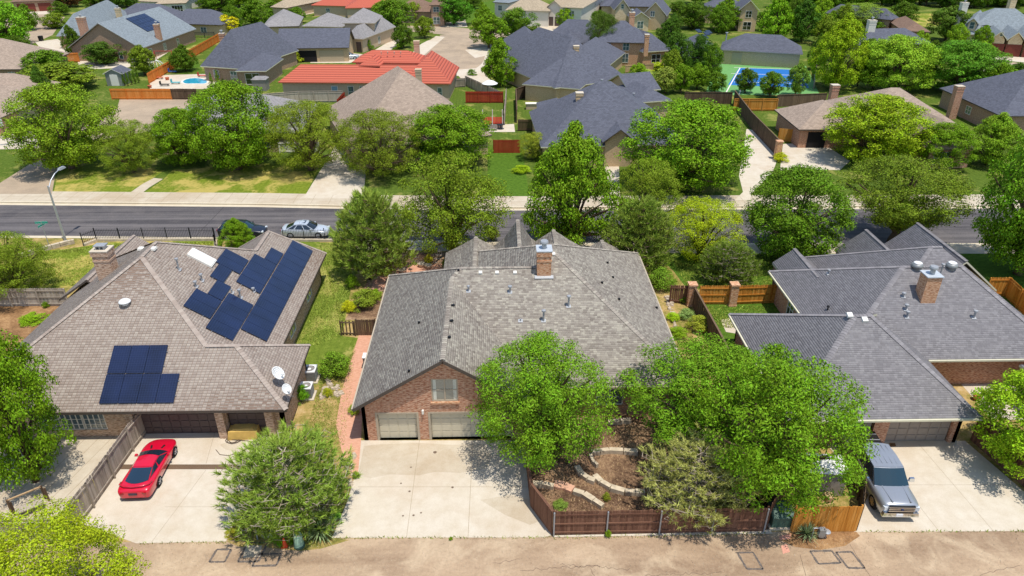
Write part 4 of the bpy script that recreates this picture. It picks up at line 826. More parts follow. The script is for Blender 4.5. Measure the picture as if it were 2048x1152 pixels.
f = fac[1]; e0, e1, r1, r0 = [Vector(q) for q in f]                # eave front, eave back, ridge back, ridge front of the right slope
uy = (e1 - e0).normalized(); dn = (e0 - r0).normalized(); nn = uy.cross(dn); nn = nn if nn.z > 0 else -nn; Lr = (e1 - e0).length
for i in range(6):
    for j in range(4):
        if (i, j) in ((5, 3), (4, 3)): continue
        c = r0 + uy * (Lr * .38 + 1.3 * i) + dn * (1.5 + 1.25 * j) + nn * .14; mb = MB(); q = [c + uy * (a * .62) + dn * (b * .6) for a, b in ((-1, -1), (1, -1), (1, 1), (-1, 1))]; k = [p - nn * .05 for p in q]
        for t_ in ([q, [k[0], k[1], q[1], q[0]], [k[1], k[2], q[2], q[1]], [k[2], k[3], q[3], q[2]], [k[3], k[0], q[0], q[3]]]): mb.face(t_)
        mb.build('module', 'solar', r)
h = house('dark roofed tan brick house behind the pale grey solar house', (400, 50))
wing(h, (318, 46), (442, 50), (430, 18), 2.7, .55, 'hip', 'sh_dark', 'brick_tan', ridge=(370, 16), wins=[('f', .7, 1.6, .7, 1.3)]); wing(h, (228, 30), (330, 34), (330, 8), 2.8, .6, 'hip', 'sh_dark', 'brick_tan', ridge=(275, 5))
c = P(238, 30, 4); chimney(h, (c.x, c.y), 1.1, 1.1, 2, 5.6, 'stone_tan', fl=True)
h = house('taupe hip roofed house with a tan wall by the side street', (20, 140))
wing(h, (-130, 140), (58, 138), (90, 92), 2.7, .55, 'hip', 'sh_taupe', 'brick_brown', ridge=(5, 77), wins=[('f', .8, 1.2, .8, 1.3)])
# dark L-shaped house with the pool
h = house('dark slate roofed brick house with open carport and backyard pool', (520, 140))
wing(h, (400, 132), (486, 138), (520, 62), 2.8, .75, 'hip', 'sh_dark', 'brick_brown', 'fascia_cream', ridge=(484, 46), depth_m=19, wins=[('f', .3, 1.2, .7, 1.5), ('f', .75, 1.4, .7, 1.5)])
wing(h, (470, 142), (532, 142), (566, 117), 2.8, .6, 'hip', 'sh_dark', 'brick_brown', 'fascia_cream', wins=[('f', .5, 2.6, .3, 2.0, dict(pane='glass_dark'))])
wing(h, (480, 118), (560, 116), (566, 90), 2.8, .6, 'hip', 'sh_dark', 'brick_brown', 'fascia_cream', ridge=(525, 78))
wing(h, (552, 97), (698, 95), (694, 54), 2.9, .6, 'gx', 'sh_dark', 'brick_tan', 'fascia_dark', ridge=(625, 57), drs=[('f', .36, 5.0, 2.3, 'interior_shade'), ('f', .76, 5.0, 2.3, 'garage_tan')])  # first panel is painted shade of the open carport, second a real door
c = P(447, 88, 4.6); chimney(h, (c.x, c.y), .9, .9, 3, 6.6, 'brick_red', fl=True)
# grey two-storey
h = house('grey roofed two storey tan house at the end of the cul-de-sac', (690, 90))
wing(h, (603, 52), (684, 54), (680, 30), 3.0, .5, 'hip', 'sh_grey', 'stucco_tan', 'fascia_tan', ridge=(655, 24), wins=[('f', .3, 1.2, 1.0, 1.2), ('f', .7, 1.2, 1.0, 1.2)])
wing(h, (684, 46), (750, 46), (764, 24), 5.4, .62, 'hip', 'sh_grey', 'stucco_tan', 'fascia_tan', depth_m=11, wins=[('f', .5, 1.4, 3.6, 1.2), ('r', .2, 1.1, .6, 1.6), ('r', .2, 1.1, 3.4, 1.4), ('r', .7, 1.1, 3.4, 1.4), ('r', .7, 1.4, .4, 1.9)])
wing(h, (688, 76), (726, 78), (724, 50), 3.0, .6, 'hip', 'sh_grey', 'stucco_tan', 'fascia_tan', ridge=(704, 50), drs=[('f', .75, 1.2, 2.2, 'garage_dark')], wins=[('r', .5, 1.2, .6, 1.5)])
h = house('low grey pyramid roofed house between the tall trees and the two storey house', (560, 50))
wing(h, (524, 54), (598, 52), (588, 34), 2.6, .6, 'hip', 'sh_grey', 'stucco_tan')
# red-tile house
h = house('sprawling house with bright red tile roof and dormer window', (700, 185))
rk = dict(roof='tile_red', wallm='stucco_tan', fascia='tile_red')
wing(h, (556, 164), (880, 166), (800, 130), 2.9, .45, 'hip', ov=.5, bl=(517, 147), ridge=(640, 128), wins=[('f', .335, 1.1, .1, 2.1, dict(pane='door_teal', frame='trim_white', mull=0, bar=0)), ('f', .44, 1.0, .3, 1.9), ('f', .535, 2.0, .3, 1.9, dict(mull=2))], **rk)
wing(h, (800, 166), (902, 167), (905, 134), 2.9, .5, 'hip', ov=.5, ridge=(850, 110), wins=[('f', .8, .8, .5, 1.6)], **rk)
wing(h, (704, 124), (844, 126), (830, 100), 5.1, .5, 'hip', ov=.5, ridge=(775, 99), wins=[('f', .62, 1.0, 3.9, .7), ('f', .72, 1.0, 3.9, .7), ('f', .82, 1.0, 3.9, .7), ('f', .92, 1.0, 3.9, .7)], **rk)
wing(h, (717, 131), (759, 132), (756, 118), 5.1, .6, 'hip', ov=.35, z0=2.5, ridge=(742, 113), wins=[('f', .5, 1.7, 3.5, 1.3, dict(pane='glass_blue'))], **rk)
for px, py, z1 in ((835, 118, 7.6), (837, 150, 5.4)): c = P(px, py, 4.5); chimney(h, (c.x, c.y), .95, .95, 2.5, z1, 'stucco_tan', cap='stucco_tan', fl=False)
for k in range(4): q = P(608 + 25 * k, 131, 4.7); vent_pipe(h, (q.x, q.y, 4.2), .25, .06, 'fascia_tan', base=False); q = P(762 + 13 * k, 102, 6.8); vent_pipe(h, (q.x, q.y, 6.3), .25, .06, 'fascia_tan', base=False)
# dark roofs on the right half
h = house('big dark slate roofed house with tan chimney behind the brown fences', (1140, 180))
wing(h, (1044, 168), (1160, 178), (1180, 100), 2.8, .7, 'hip', 'sh_dark', 'brick_tan', 'fascia_cream')
wing(h, (1110, 176), (1258, 158), (1210, 95), 2.8, .78, 'hip', 'sh_dark', 'brick_tan', 'fascia_cream', ridge=(1162, 80), wins=[('f', .3, 1.2, .7, 1.4)])
wing(h, (1020, 140), (1130, 138), (1110, 82), 2.8, .6, ridge=(1070, 84), kind='hip', roof='sh_dark', wallm='brick_tan', fascia='fascia_cream')
c = P(1151, 128, 5); chimney(h, (c.x, c.y), .9, .9, 3.5, 8.0, 'brick_tan', fl=False); q = P(1204, 155, 5); vent_pipe(h, (q.x, q.y, 3.6), 1.0, .1)
h = house('low dark roofed guest wing beside the leafy back garden', (1300, 190))
wing(h, (1258, 184), (1322, 178), (1300, 155), 2.7, .5, 'gx', 'sh_dark', 'brick_tan', 'fascia_cream'); wing(h, (1275, 205), (1345, 200), (1325, 168), 2.6, .5, 'hip', 'sh_dark', 'brick_tan', 'fascia_cream')
h = house('large two storey slate roofed brick house with a tall stepped chimney', (1230, 125))
wing(h, (1078, 84), (1215, 90), (1180, 36), 3.0, .8, 'hip', 'sh_dark', 'brick_tan', 'fascia_dark', ridge=(1150, 36), wins=[('f', .25, 1.4, .7, 1.6)])
wing(h, (1190, 84), (1300, 86), (1280, 38), 4.6, .7, 'hip', 'sh_dark', 'brick_orange', 'fascia_dark', ridge=(1240, 40), wins=[('f', .22, 1.1, 3.2, 1.3), ('f', .22, 1.1, .6, 1.7), ('f', .58, 1.3, 3.0, 1.5), ('f', .58, 1.3, .6, 1.8)])
wing(h, (1285, 104), (1345, 100), (1322, 62), 3.0, .6, 'hip', 'sh_dark', 'brick_orange', 'fascia_cream', ridge=(1300, 68), wins=[('f', .5, 2.0, .4, 1.9, dict(pane='glass_dark'))])
wing(h, (1118, 86), (1165, 86), (1150, 60), 3.6, .7, 'hip', 'sh_dark', 'brick_orange', wins=[('f', .6, 1.4, 2.2, 1.2, dict(pane='glass_blue'))])
c = P(1257, 122, 0); chimney(h, (c.x, c.y), 1.6, 1.2, 0, 5.5, 'brick_orange', fl=False, corbel=False); chimney(h, (c.x, c.y), 1.05, .95, 5, 9.6, 'brick_orange', fl=True)
c = P(1292, 96, 4.5); chimney(h, (c.x, c.y), .8, .8, 3, 7.0, 'brick_orange', fl=False)
h = house('slate roofed tan brick house beside the green and blue sports court', (1500, 120))
wing(h, (1440, 99), (1606, 108), (1580, 68), 2.9, .6, 'hip', 'sh_dark', 'brick_tan', 'fascia_grey', ridge=(1525, 64), drs=[('f', .2, 2.0, 2.4, 'garage_tan')])
wing(h, (1362, 114), (1446, 116), (1470, 60), 2.9, .66, 'hip', 'sh_dark', 'brick_tan', 'fascia_grey', depth_m=15, wins=[('f', .4, 2.2, .3, 2.0, dict(pane='glass_dark'))])
for px, py in ((1398, 58), (1414, 63), (1410, 69), (1418, 60)): q = P(px, py, 6); mb = MB(); mb.box((q.x, q.y, 5.6), (1.0, 1.4, .16), .3, rx=.3); mb.build('skylight', 'glass_dark', h)
q = P(1453, 72, 5); vent_pipe(h, (q.x, q.y, 4.2), 1.4, .14)
# top edge of the neighbourhood
h = house('white two storey house with twin dark garage doors', (1110, 40))
wing(h, (1078, 26), (1138, 28), (1128, 4), 3.2, .8, 'gy', 'sh_tan', 'stucco_white', 'fascia_tan', drs=[('f', .28, 2.7, 2.3, 'garage_dark'), ('f', .72, 2.7, 2.3, 'garage_dark')])
wing(h, (1010, 20), (1100, 22), (1100, -14), 4.0, .6, ridge=(1055, -6), kind='hip', roof='sh_tan', wallm='stucco_white', fascia='fascia_tan', wins=[('f', .4, 1.3, 2.6, 1.5)]); wing(h, (1120, 14), (1166, 16), (1160, -16), 5.6, .6, 'hip', 'sh_tan', 'stucco_white', 'fascia_tan', wins=[('f', .5, 1.4, 3.4, 1.4), ('r', .5, 1.2, 3.4, 1.4)])
h = house('tan stone house with steep slate gables and arched entry', (1290, 50))
wing(h, (1228, 20), (1262, 20), (1262, -14), 4.2, 1.0, 'gy', 'sh_dark', 'stone_tan', 'fascia_cream', ridge=(1244, -2), depth_m=9, wins=[('f', .5, .8, 4.4, 1.2)])
wing(h, (1262, 38), (1302, 38), (1298, 10), 3.0, .9, 'gy', 'sh_dark', 'stone_tan', 'fascia_cream', ridge=(1282, 24), depth_m=8, wins=[('f', .5, 1.6, .6, 1.8)])
wing(h, (1284, 30), (1334, 32), (1340, -6), 3.6, 1.0, 'gy', 'sh_dark', 'brick_tan', 'fascia_cream', ridge=(1308, 3), depth_m=12, wins=[('f', .4, 1.1, 3.2, 1.4)]); wing(h, (1200, 12), (1335, 14), (1310, -30), 4.0, .6, 'hip', 'sh_dark', 'stone_tan', ridge=(1270, -12))
h = house('brick house with a balcony under slate gables behind the court house', (1500, 50))
wing(h, (1478, 20), (1520, 21), (1520, -16), 5.2, .9, 'gy', 'sh_dark', 'brick_tan', 'fascia_cream', ridge=(1500, 0), depth_m=11, wins=[('f', .5, 1.5, 3.4, 1.6, dict(pane='glass_dark')), ('f', .5, 2.0, .4, 2.0, dict(pane='glass_dark'))]); wing(h, (1410, 14), (1490, 16), (1490, -20), 4.2, .6, 'hip', 'sh_dark', 'brick_tan', ridge=(1450, -6))
h = house('slate roofed house half hidden behind willowy trees', (1710, 40))
wing(h, (1648, 26), (1782, 40), (1770, -4), 3.4, .8, 'hip', 'sh_dark', 'brick_brown', ridge=(1715, 6))
h = house('slate roofed house with a big pale chimney among trees', (1790, 90))
wing(h, (1722, 92), (1868, 88), (1850, 56), 3.0, .6, 'hip', 'sh_dark', 'brick_brown', ridge=(1790, 58), wins=[('f', .8, 1.2, .8, 1.3)]); c = P(1735, 84, 3); chimney(h, (c.x, c.y), 1.5, 1.2, 2, 7.4, 'stucco_white', fl=True)
h = house('small red brick house with arched door by the mown field', (1832, 70))
wing(h, (1806, 62), (1862, 64), (1858, 44), 2.7, .55, 'hip', 'sh_brown', 'brick_red', wins=[('f', .35, 1.0, .4, 1.9, dict(pane='glass_dark'))])
h = house('tan stone house with three arched wooden garage doors', (2000, 100))
wing(h, (1930, 68), (2110, 74), (2080, 14), 3.2, .7, 'hip', 'sh_bluegrey', 'stone_tan', 'fascia_cream', ridge=(2000, 14), wins=[('f', .2, 1.6, .4, 1.9)])
wing(h, (1980, 78), (2016, 80), (2016, 60), 3.4, .95, 'gy', 'sh_bluegrey', 'stone_tan', 'fascia_cream', drs=[('f', .5, 3.0, 2.5, 'garage_wood')], wins=[('f', .62, .7, 4.0, .9)])
wing(h, (2014, 80), (2052, 82), (2052, 60), 3.4, .95, 'gy', 'sh_bluegrey', 'stone_tan', 'fascia_cream', drs=[('f', .5, 3.0, 2.5, 'garage_wood')]); wing(h, (2050, 82), (2090, 84), (2090, 60), 3.4, .95, 'gy', 'sh_bluegrey', 'stone_tan', 'fascia_cream', drs=[('f', .5, 3.0, 2.5, 'garage_wood')])
wing(h, (1932, 46), (1958, 48), (1956, 30), 5.4, .9, 'gy', 'sh_bluegrey', 'stone_tan', 'fascia_cream', wins=[('f', .5, 1.0, 4.2, 1.5)]); wing(h, (1960, 52), (1984, 53), (1984, 44), 4.7, .3, 'gy', 'sh_bluegrey', 'stone_tan', z0=3.0, wins=[('f', .2, .8, 3.9, .6), ('f', .5, .8, 3.9, .6), ('f', .8, .8, 3.9, .6)])
c = P(1920, 40, 5); chimney(h, (c.x, c.y), 1.4, 1.2, 2, 8.8, 'stucco_white', fl=True); c = P(2018, 24, 6); chimney(h, (c.x, c.y), 1.4, 1.2, 4, 9.2, 'stone_tan', fl=False)
h = house('house with red tile roof beyond the two storey house', (690, 5))
wing(h, (622, 10), (700, 12), (700, -14), 3.0, .45, 'hip', 'tile_red', 'stucco_tan', 'tile_red', wins=[('f', .4, 1.2, .6, 1.6)]); wing(h, (690, 16), (786, 14), (786, -14), 3.0, .45, 'hip', 'tile_red', 'stucco_tan', 'tile_red')
h = house('brown roofed two storey brick house across from the cul-de-sac', (845, 30))
wing(h, (785, 22), (866, 24), (862, -12), 3.0, .6, 'hip', 'sh_brown', 'brick_brown', ridge=(825, -4)); wing(h, (858, 10), (890, 10), (890, -16), 5.4, .6, 'hip', 'sh_brown', 'brick_brown', wins=[('f', .4, 1.6, 3.6, 1.3), ('f', .4, 1.8, .6, 1.8)])
h = house('small tan roofed house with a carport at the top of a drive', (580, 10))
wing(h, (540, 14), (572, 16), (566, -12), 2.8, .6, 'hip', 'sh_tan', 'stucco_tan'); wing(h, (568, 6), (608, 4), (604, -14), 3.0, .6, 'hip', 'sh_tan', 'stucco_tan', drs=[('f', .5, 3.0, 2.3, 'interior_shade')])  # flat dark panel stands for the shaded inside of the carport
h = house('pale roofed house with a porch beyond the dark tan-brick roof', (330, 4))
wing(h, (310, 8), (372, 6), (368, -16), 3.0, .5, 'hip', 'sh_tan', 'stucco_white', wins=[('f', .7, 3.0, .2, 2.2, dict(mull=3, pane='glass_dark'))]); wing(h, (275, 2), (318, 4), (316, -16), 3.4, .5, 'hip', 'sh_tan', 'stucco_white')
h = house('house with dark red garage doors at the end of the side street', (65, 10))
wing(h, (20, 4), (110, 0), (110, -14), 3.0, .5, 'hip', 'sh_brown', 'brick_brown', drs=[('f', .3, 4.6, 2.3, 'garage_wood'), ('f', .75, 3.4, 2.3, 'garage_wood')])
h = house('slate roofed tan house beyond the far lawns', (1000, 4))
wing(h, (985, 4), (1018, 6), (1016, -14), 4.6, .7, 'hip', 'sh_bluegrey', 'stucco_white', wins=[('f', .4, 1.2, 2.4, 1.4)])
# ------------------------------------------------------------------ trees: crown of leaf-sized faces, trunk with limbs; kinds shared by copies
def unit(a): return a / np.maximum(np.linalg.norm(a, axis=1, keepdims=True), 1e-6)
PROF = dict(round=lambda t: np.sqrt(np.maximum(0, 1 - (2 * t ** 0.86 - 1) ** 2)) ** .85, oval=lambda t: np.sin(np.pi * np.clip(t, 0, 1) ** .55) ** .8 * .98 + .02, vase=lambda t: np.clip(.34 + 1.1 * t, 0, 1) * np.sqrt(np.maximum(0, 1 - np.clip((t - .42) / .58, 0, 1) ** 2.2)),
            cone=lambda t: np.clip(1.02 - t, 0, 1) ** .8, dome=lambda t: np.sqrt(np.maximum(0, 1 - t ** 2)), spire=lambda t: np.clip(np.minimum(1, t * 5), 0, 1) * np.clip(1.0 - t, 0, 1) ** .6)
def decid(name, seed, n, leaf, shape='round', bot=.42, K=90, cr=.27, trunk=True, bark='bark', wid=.55, drop=0.0, hole=0.0):
    rg = np.random.default_rng(seed); t = rg.beta(1.1, 1.1, K); a = rg.uniform(0, 2 * np.pi, K); prof = PROF[shape](t)
    lob = 1 + .10 * np.sin(a * 3 + seed) * np.sin(t * 5 + seed * 2) + .06 * np.sin(a * 5 + seed * 1.7)
    inn = rg.random(K) < .26; rf = np.where(inn, rg.uniform(.2, .8, K), rg.uniform(.84, 1.04, K)); rad = np.maximum(prof * lob * rf - cr * .35, 0)
    cen = np.stack([rad * np.cos(a), rad * np.sin(a), bot + t * (2 - bot - cr * .45)], 1); cs = cr * rg.uniform(.5, 1.1, K) * np.clip(.5 + prof, .5, 1.05) * np.where(inn, 1.75, 1.0)
    ci = rg.choice(K, n, p=cs ** 1.8 / np.sum(cs ** 1.8)); dv = unit(rg.normal(size=(n, 3)) + np.array([0, 0, .35])); rr = rg.random(n) ** .32
    pos = cen[ci] + dv * (cs[ci] * rr)[:, None] * np.array([1, 1, .78]); pos[:, 2] = np.maximum(pos[:, 2], .02)
    if drop: pos[:, 2] -= drop * rg.random(n) ** 2 * .3
    out = unit(pos * np.array([1, 1, .6]) - np.array([0, 0, .55])); nr = unit(dv * .7 + out * .35 + np.array([0, 0, .3]) + rg.normal(size=(n, 3)) * .6)
    ta = unit(np.cross(nr, rg.normal(size=(n, 3)))); tb = np.cross(nr, ta); L = leaf * rg.uniform(.6, 1.35, n); W_ = L * wid
    V = np.stack([pos - ta * (L / 2)[:, None], pos + tb * (W_ / 2)[:, None] + nr * (L * .06)[:, None], pos + ta * (L / 2)[:, None], pos - tb * (W_ / 2)[:, None] + nr * (L * .06)[:, None]], 1).reshape(-1, 3)
    crown = npmesh(name + '_crown', V, np.arange(4 * n).reshape(n, 4), 'leaf'); tm = None
    if trunk:
        mb = MB(); rn = random.Random(seed); lean = rn.uniform(-.06, .06); fk = bot * (.85 if shape != 'vase' else .5)
        mb.tube([(0, 0, -.02), (lean * .3, 0, fk * .5), (lean, .02, fk), (lean * 1.2, .03, fk + .5), (lean, 0, fk + .95)], [.085, .065, .058, .04, .015], 8)
        for i in rg.choice(K, min(K, 22), replace=False):
            c = cen[i]; z0 = fk * (.8 + .5 * rn.random()); m = Vector((c[0] * .42, c[1] * .42, z0 + (c[2] - z0) * .6))
            mb.tube([(lean, .01, z0), m, tuple(c)], [.036, .024, .008], 5, cap=False)
        o = mb.build(name + '_trunk', bark, smooth=True, uv=False); tm = o.data; bpy.data.objects.remove(o)
    return tm, crown
def pine(name, seed, nt=760, spread='cone', bot=.1, nl=.13, bark='bark', nn=13, w=.016):
    rg = np.random.default_rng(seed); rn = random.Random(seed); mb = MB(); mb.tube([(0, 0, -.02), (.01, 0, .8), (0, .02, 1.85)], [.05, .03, .004], 7)
    tips = []; nb = 95
    for k in range(nb):
        t = (k + rn.random()) / nb; z = bot + t * (1.9 - bot); a = k * 2.39996 + rn.uniform(-.4, .4)
        r = {'cone': (1.0 - t) ** .75 * (.9 if t > .12 else .7), 'dome': math.sqrt(max(0, 1 - t ** 1.8)) * .97, 'mound': math.sqrt(max(0.0, 1 - (1.5 * t - .5) ** 2 if t > .33 else 1 - (t - .33) ** 2 * 3))}[spread] * rn.uniform(.72, 1.06) + .06
        e = Vector((r * math.cos(a), r * math.sin(a), z + r * .22)); b = Vector((0, 0, max(z - .1 * r, .02))); m = b.lerp(e, .55) - Vector((0, 0, .05 * r))
        mb.tube([b, m, e], [.012, .008, .004], 4, cap=False); q = [b, m, e]
        for s in range(max(3, int(nt / nb * (0.4 + r)))):
            u = .16 + .84 * rn.random() ** .65; p = b.lerp(m, u / .55) if u < .55 else m.lerp(e, (u - .55) / .45); dv = (e - b).normalized(); sd = Vector((-dv.y, dv.x, 0)) * rn.uniform(-.24, .24) * (r + .25)
            p2 = p + sd + Vector((0, 0, rn.uniform(-.03, .1)));  d2 = (dv * .5 + sd * 2.0 + Vector((0, 0, .55))).normalized(); tips.append((p2, d2))
            if rn.random() < .5: mb.tube([p, p2], [.007, .004], 3, cap=False)
    T = np.array([tuple(p) for p, d in tips]); Dd = np.array([tuple(d) for p, d in tips]); N = len(T) * nn
    T = np.repeat(T, nn, 0); Dd = np.repeat(Dd, nn, 0); dv = unit(Dd * .95 + rg.normal(size=(N, 3)) * .42); L = nl * rg.uniform(.6, 1.2, N); sdv = unit(np.cross(dv, rg.normal(size=(N, 3))))
    bs = T + Dd * (rg.uniform(-.5, .6, N) * nl * .8)[:, None]
    V = np.stack([bs - sdv * (w / 2), bs + sdv * (w / 2), bs + dv * L[:, None]], 1).reshape(-1, 3)
    crown = npmesh(name + '_crown', V, np.arange(3 * N).reshape(N, 3), 'needle'); o = mb.build(name + '_trunk', bark, smooth=True, uv=False); tm = o.data; bpy.data.objects.remove(o)
    return tm, crown
KIND = dict(elmbig=decid('elmbig', 18, 90000, .024, 'round', .2, 520, .11, wid=.5), ash=decid('ash', 3, 46000, .038, 'round', .34, 280, .15, wid=.38), elm=decid('elm', 8, 46000, .031, 'round', .2, 320, .14, wid=.5), open=decid('open', 14, 46000, .036, 'round', .35, 230, .15, wid=.42), maple=decid('maple', 21, 44000, .039, 'round', .16, 230, .165, wid=.62), tall=decid('tall', 33, 40000, .041, 'oval', .2, 230, .16, wid=.62), vase=decid('vase', 41, 52000, .031, 'vase', .45, 380, .135, wid=.5), mapleb=decid('mapleb', 55, 44000, .039, 'round', .2, 240, .165, wid=.62), loose=decid('loose', 61, 40000, .036, 'round', .22, 190, .17, wid=.5),
            bush=decid('bush', 71, 7000, .075, 'dome', .05, 45, .3, trunk=True, wid=.6), bushb=decid('bushb', 77, 5000, .09, 'dome', .05, 30, .32, trunk=True, wid=.6), spire=decid('spire', 81, 3200, .1, 'spire', .08, 60, .26, wid=.4), fara=decid('fara', 91, 12000, .078, 'round', .22, 120, .2, wid=.62), farb=decid('farb', 97, 12000, .078, 'oval', .25, 120, .2, wid=.6), farc=decid('farc', 103, 12000, .075, 'round', .2, 100, .22, wid=.6),
            pine=pine('pine', 5, 1700, 'dome', .14, .12, w=.016, nn=22), pinyon=pine('pinyon', 9, 1500, 'mound', .12, .12, 'bark_pale', w=.012, nn=26), mugo=pine('mugo', 12, 1300, 'mound', .16, .11, 'bark_pale', w=.012, nn=24))
trn = random.Random(11)
def tree(kind, bx, by, wpx, top, c, label, name='tree', cat='tree', group=None, rmul=1.0, h=None, sy=1.0):
    b = P(bx, by); hh = h or 0
    if not h:
        z = 4.0
        for _ in range(6): r = wpx / 2 * depth(Vector((b.x, b.y, z * .55))) / FPX; z = max(.4, ZY(bx, top, b.y + .35 * r).z)
        hh = z * .97
    r = wpx / 2 * depth(Vector((b.x, b.y, hh * .55))) / FPX * rmul * .98; tm, cm = KIND[kind]
    e = thing(name, label, cat, (b.x, b.y, 0), group); e.rotation_euler = (0, 0, trn.uniform(0, 6.28)); e.scale = (r, r * sy, hh / 2)
    if tm: o = bpy.data.objects.new('trunk', tm); C.objects.link(o); o.parent = e
    o = bpy.data.objects.new('crown' if cat == 'tree' else 'foliage', cm); C.objects.link(o); o.parent = e; kp = kind in ('pine', 'pinyon', 'mugo'); o.color = (c[0] * 1.05, c[1] * 1.05, c[2] * .75, 1) if kp else (min(1, c[0] * 1.08), min(1, c[1] * 1.06), c[2] * .38, 1)
    return e
G1, G2, G3, G4, G5 = srgb(92, 124, 36), srgb(80, 111, 38), srgb(98, 118, 46), srgb(70, 96, 34), srgb(108, 140, 42)
YG, YG2, OL, PN, PN2, DK = srgb(150, 166, 40), srgb(132, 158, 40), srgb(104, 124, 52), srgb(126, 144, 66), srgb(150, 152, 96), srgb(62, 92, 40)
# near the alley
tree('ash', 1083, 912, 300, 655, srgb(92, 128, 44), 'round dense green tree in front of the brick garage')
tree('open', 1530, 998, 350, 682, srgb(90, 126, 40), 'airy light green tree leaning over the dark utility cabinet')
tree('open', 1400, 884, 330, 668, srgb(88, 124, 42), 'airy green tree with a crown over the mulch garden and roof corner')
tree('mugo', 1385, 1012, 232, 868, PN2, 'olive grey pine inside the brown fenced mulch garden', 'pine_tree', h=4.3)
tree('pinyon', 590, 1030, 262, 818, srgb(118, 140, 62), 'wide bushy pine between the two concrete drives', 'pine_tree', h=5.0)
tree('maple', 72, 962, 205, 640, G1, 'leafy green tree shading the patio behind the grey fence')
tree('elmbig', 96, 1330, 470, 1010, srgb(128, 144, 40), 'yellow green round tree on the near side of the alley', h=7.6)
tree('maple', 2058, 940, 262, 718, srgb(118, 152, 44), 'bright green tree leaning over the brown board fence by the drive')
# between houses and street
tree('elm', 30, 590, 170, 458, G3, 'dark green shrubby tree by the grey back fence and corner lawn')
tree('tall', 478, 500, 74, 428, G1, 'small green tree in front of the dark parked car')
tree('pine', 752, 552, 168, 372, PN, 'full green pine on the lawn by the paved back patio', 'pine_tree')
tree('loose', 905, 508, 226, 290, G3, 'large grey green tree with bare twigs beside the pine and street')
tree('tall', 1140, 494, 206, 222, srgb(94, 126, 38), 'tall bright green tree right behind the brick chimney')
tree('elm', 1290, 474, 138, 305, OL, 'olive green feathery tree between the tall maple and the yellow tree')
tree('pine', 1275, 535, 150, 388, srgb(120, 138, 62), 'dull green pine at the back corner of the weathered roof', 'pine_tree')
tree('elm', 1402, 520, 160, 385, srgb(136, 154, 38), 'yellow leafed tree on the shaded lawn by the street')
tree('pinyon', 1452, 566, 116, 478, OL, 'small soft pine on the lawn behind the cedar fence', 'pine_tree')
tree('mapleb', 1575, 518, 214, 318, G2, 'broad dark green tree with a bare trunk by the sidewalk')
tree('vase', 1785, 482, 272, 300, srgb(92, 112, 46), 'wide vase shaped elm with dark forked limbs above the grey roof')
tree('mapleb', 2035, 548, 240, 222, srgb(84, 122, 40), 'big dark green tree by the end of the cedar fence')
# far side of the street
tree('mapleb', 1368, 372, 262, 188, srgb(94, 130, 38), 'huge round green tree filling the front yard of the porch house')
tree('mapleb', 145, 336, 206, 156, srgb(102, 128, 44), 'large green tree beside the tan side street')
tree('elm', 268, 344, 122, 222, OL, 'olive green tree by the curved front walk', h=6.5)
tree('maple', 370, 330, 124, 208, G1, 'green tree between the olive tree and the tallest street tree')
tree('mapleb', 478, 338, 190, 152, G1, 'tallest dark green tree of the lawn with the curved walk')
tree('elm', 622, 340, 170, 188, srgb(104, 120, 48), 'fine leafed olive tree at the corner of the front drive')
tree('elm', 762, 352, 172, 208, srgb(98, 114, 46), 'fine leafed dark tree casting shade on the front drive')
tree('maple', 905, 332, 178, 200, G1, 'green tree in front of the brown hip roof')
tree('elm', 1066, 318, 62, 262, srgb(126, 138, 66), 'small pale grey green tree by the red gate', h=3.6)
tree('maple', 1738, 322, 208, 180, srgb(118, 142, 38), 'yellow tinged green tree before the long taupe roof')
tree('maple', 1880, 334, 120, 238, G1, 'green tree by the end window of the long taupe house')
tree('tall', 1975, 330, 120, 215, srgb(104, 136, 50), 'upright green tree beside the slate roofed brick house')
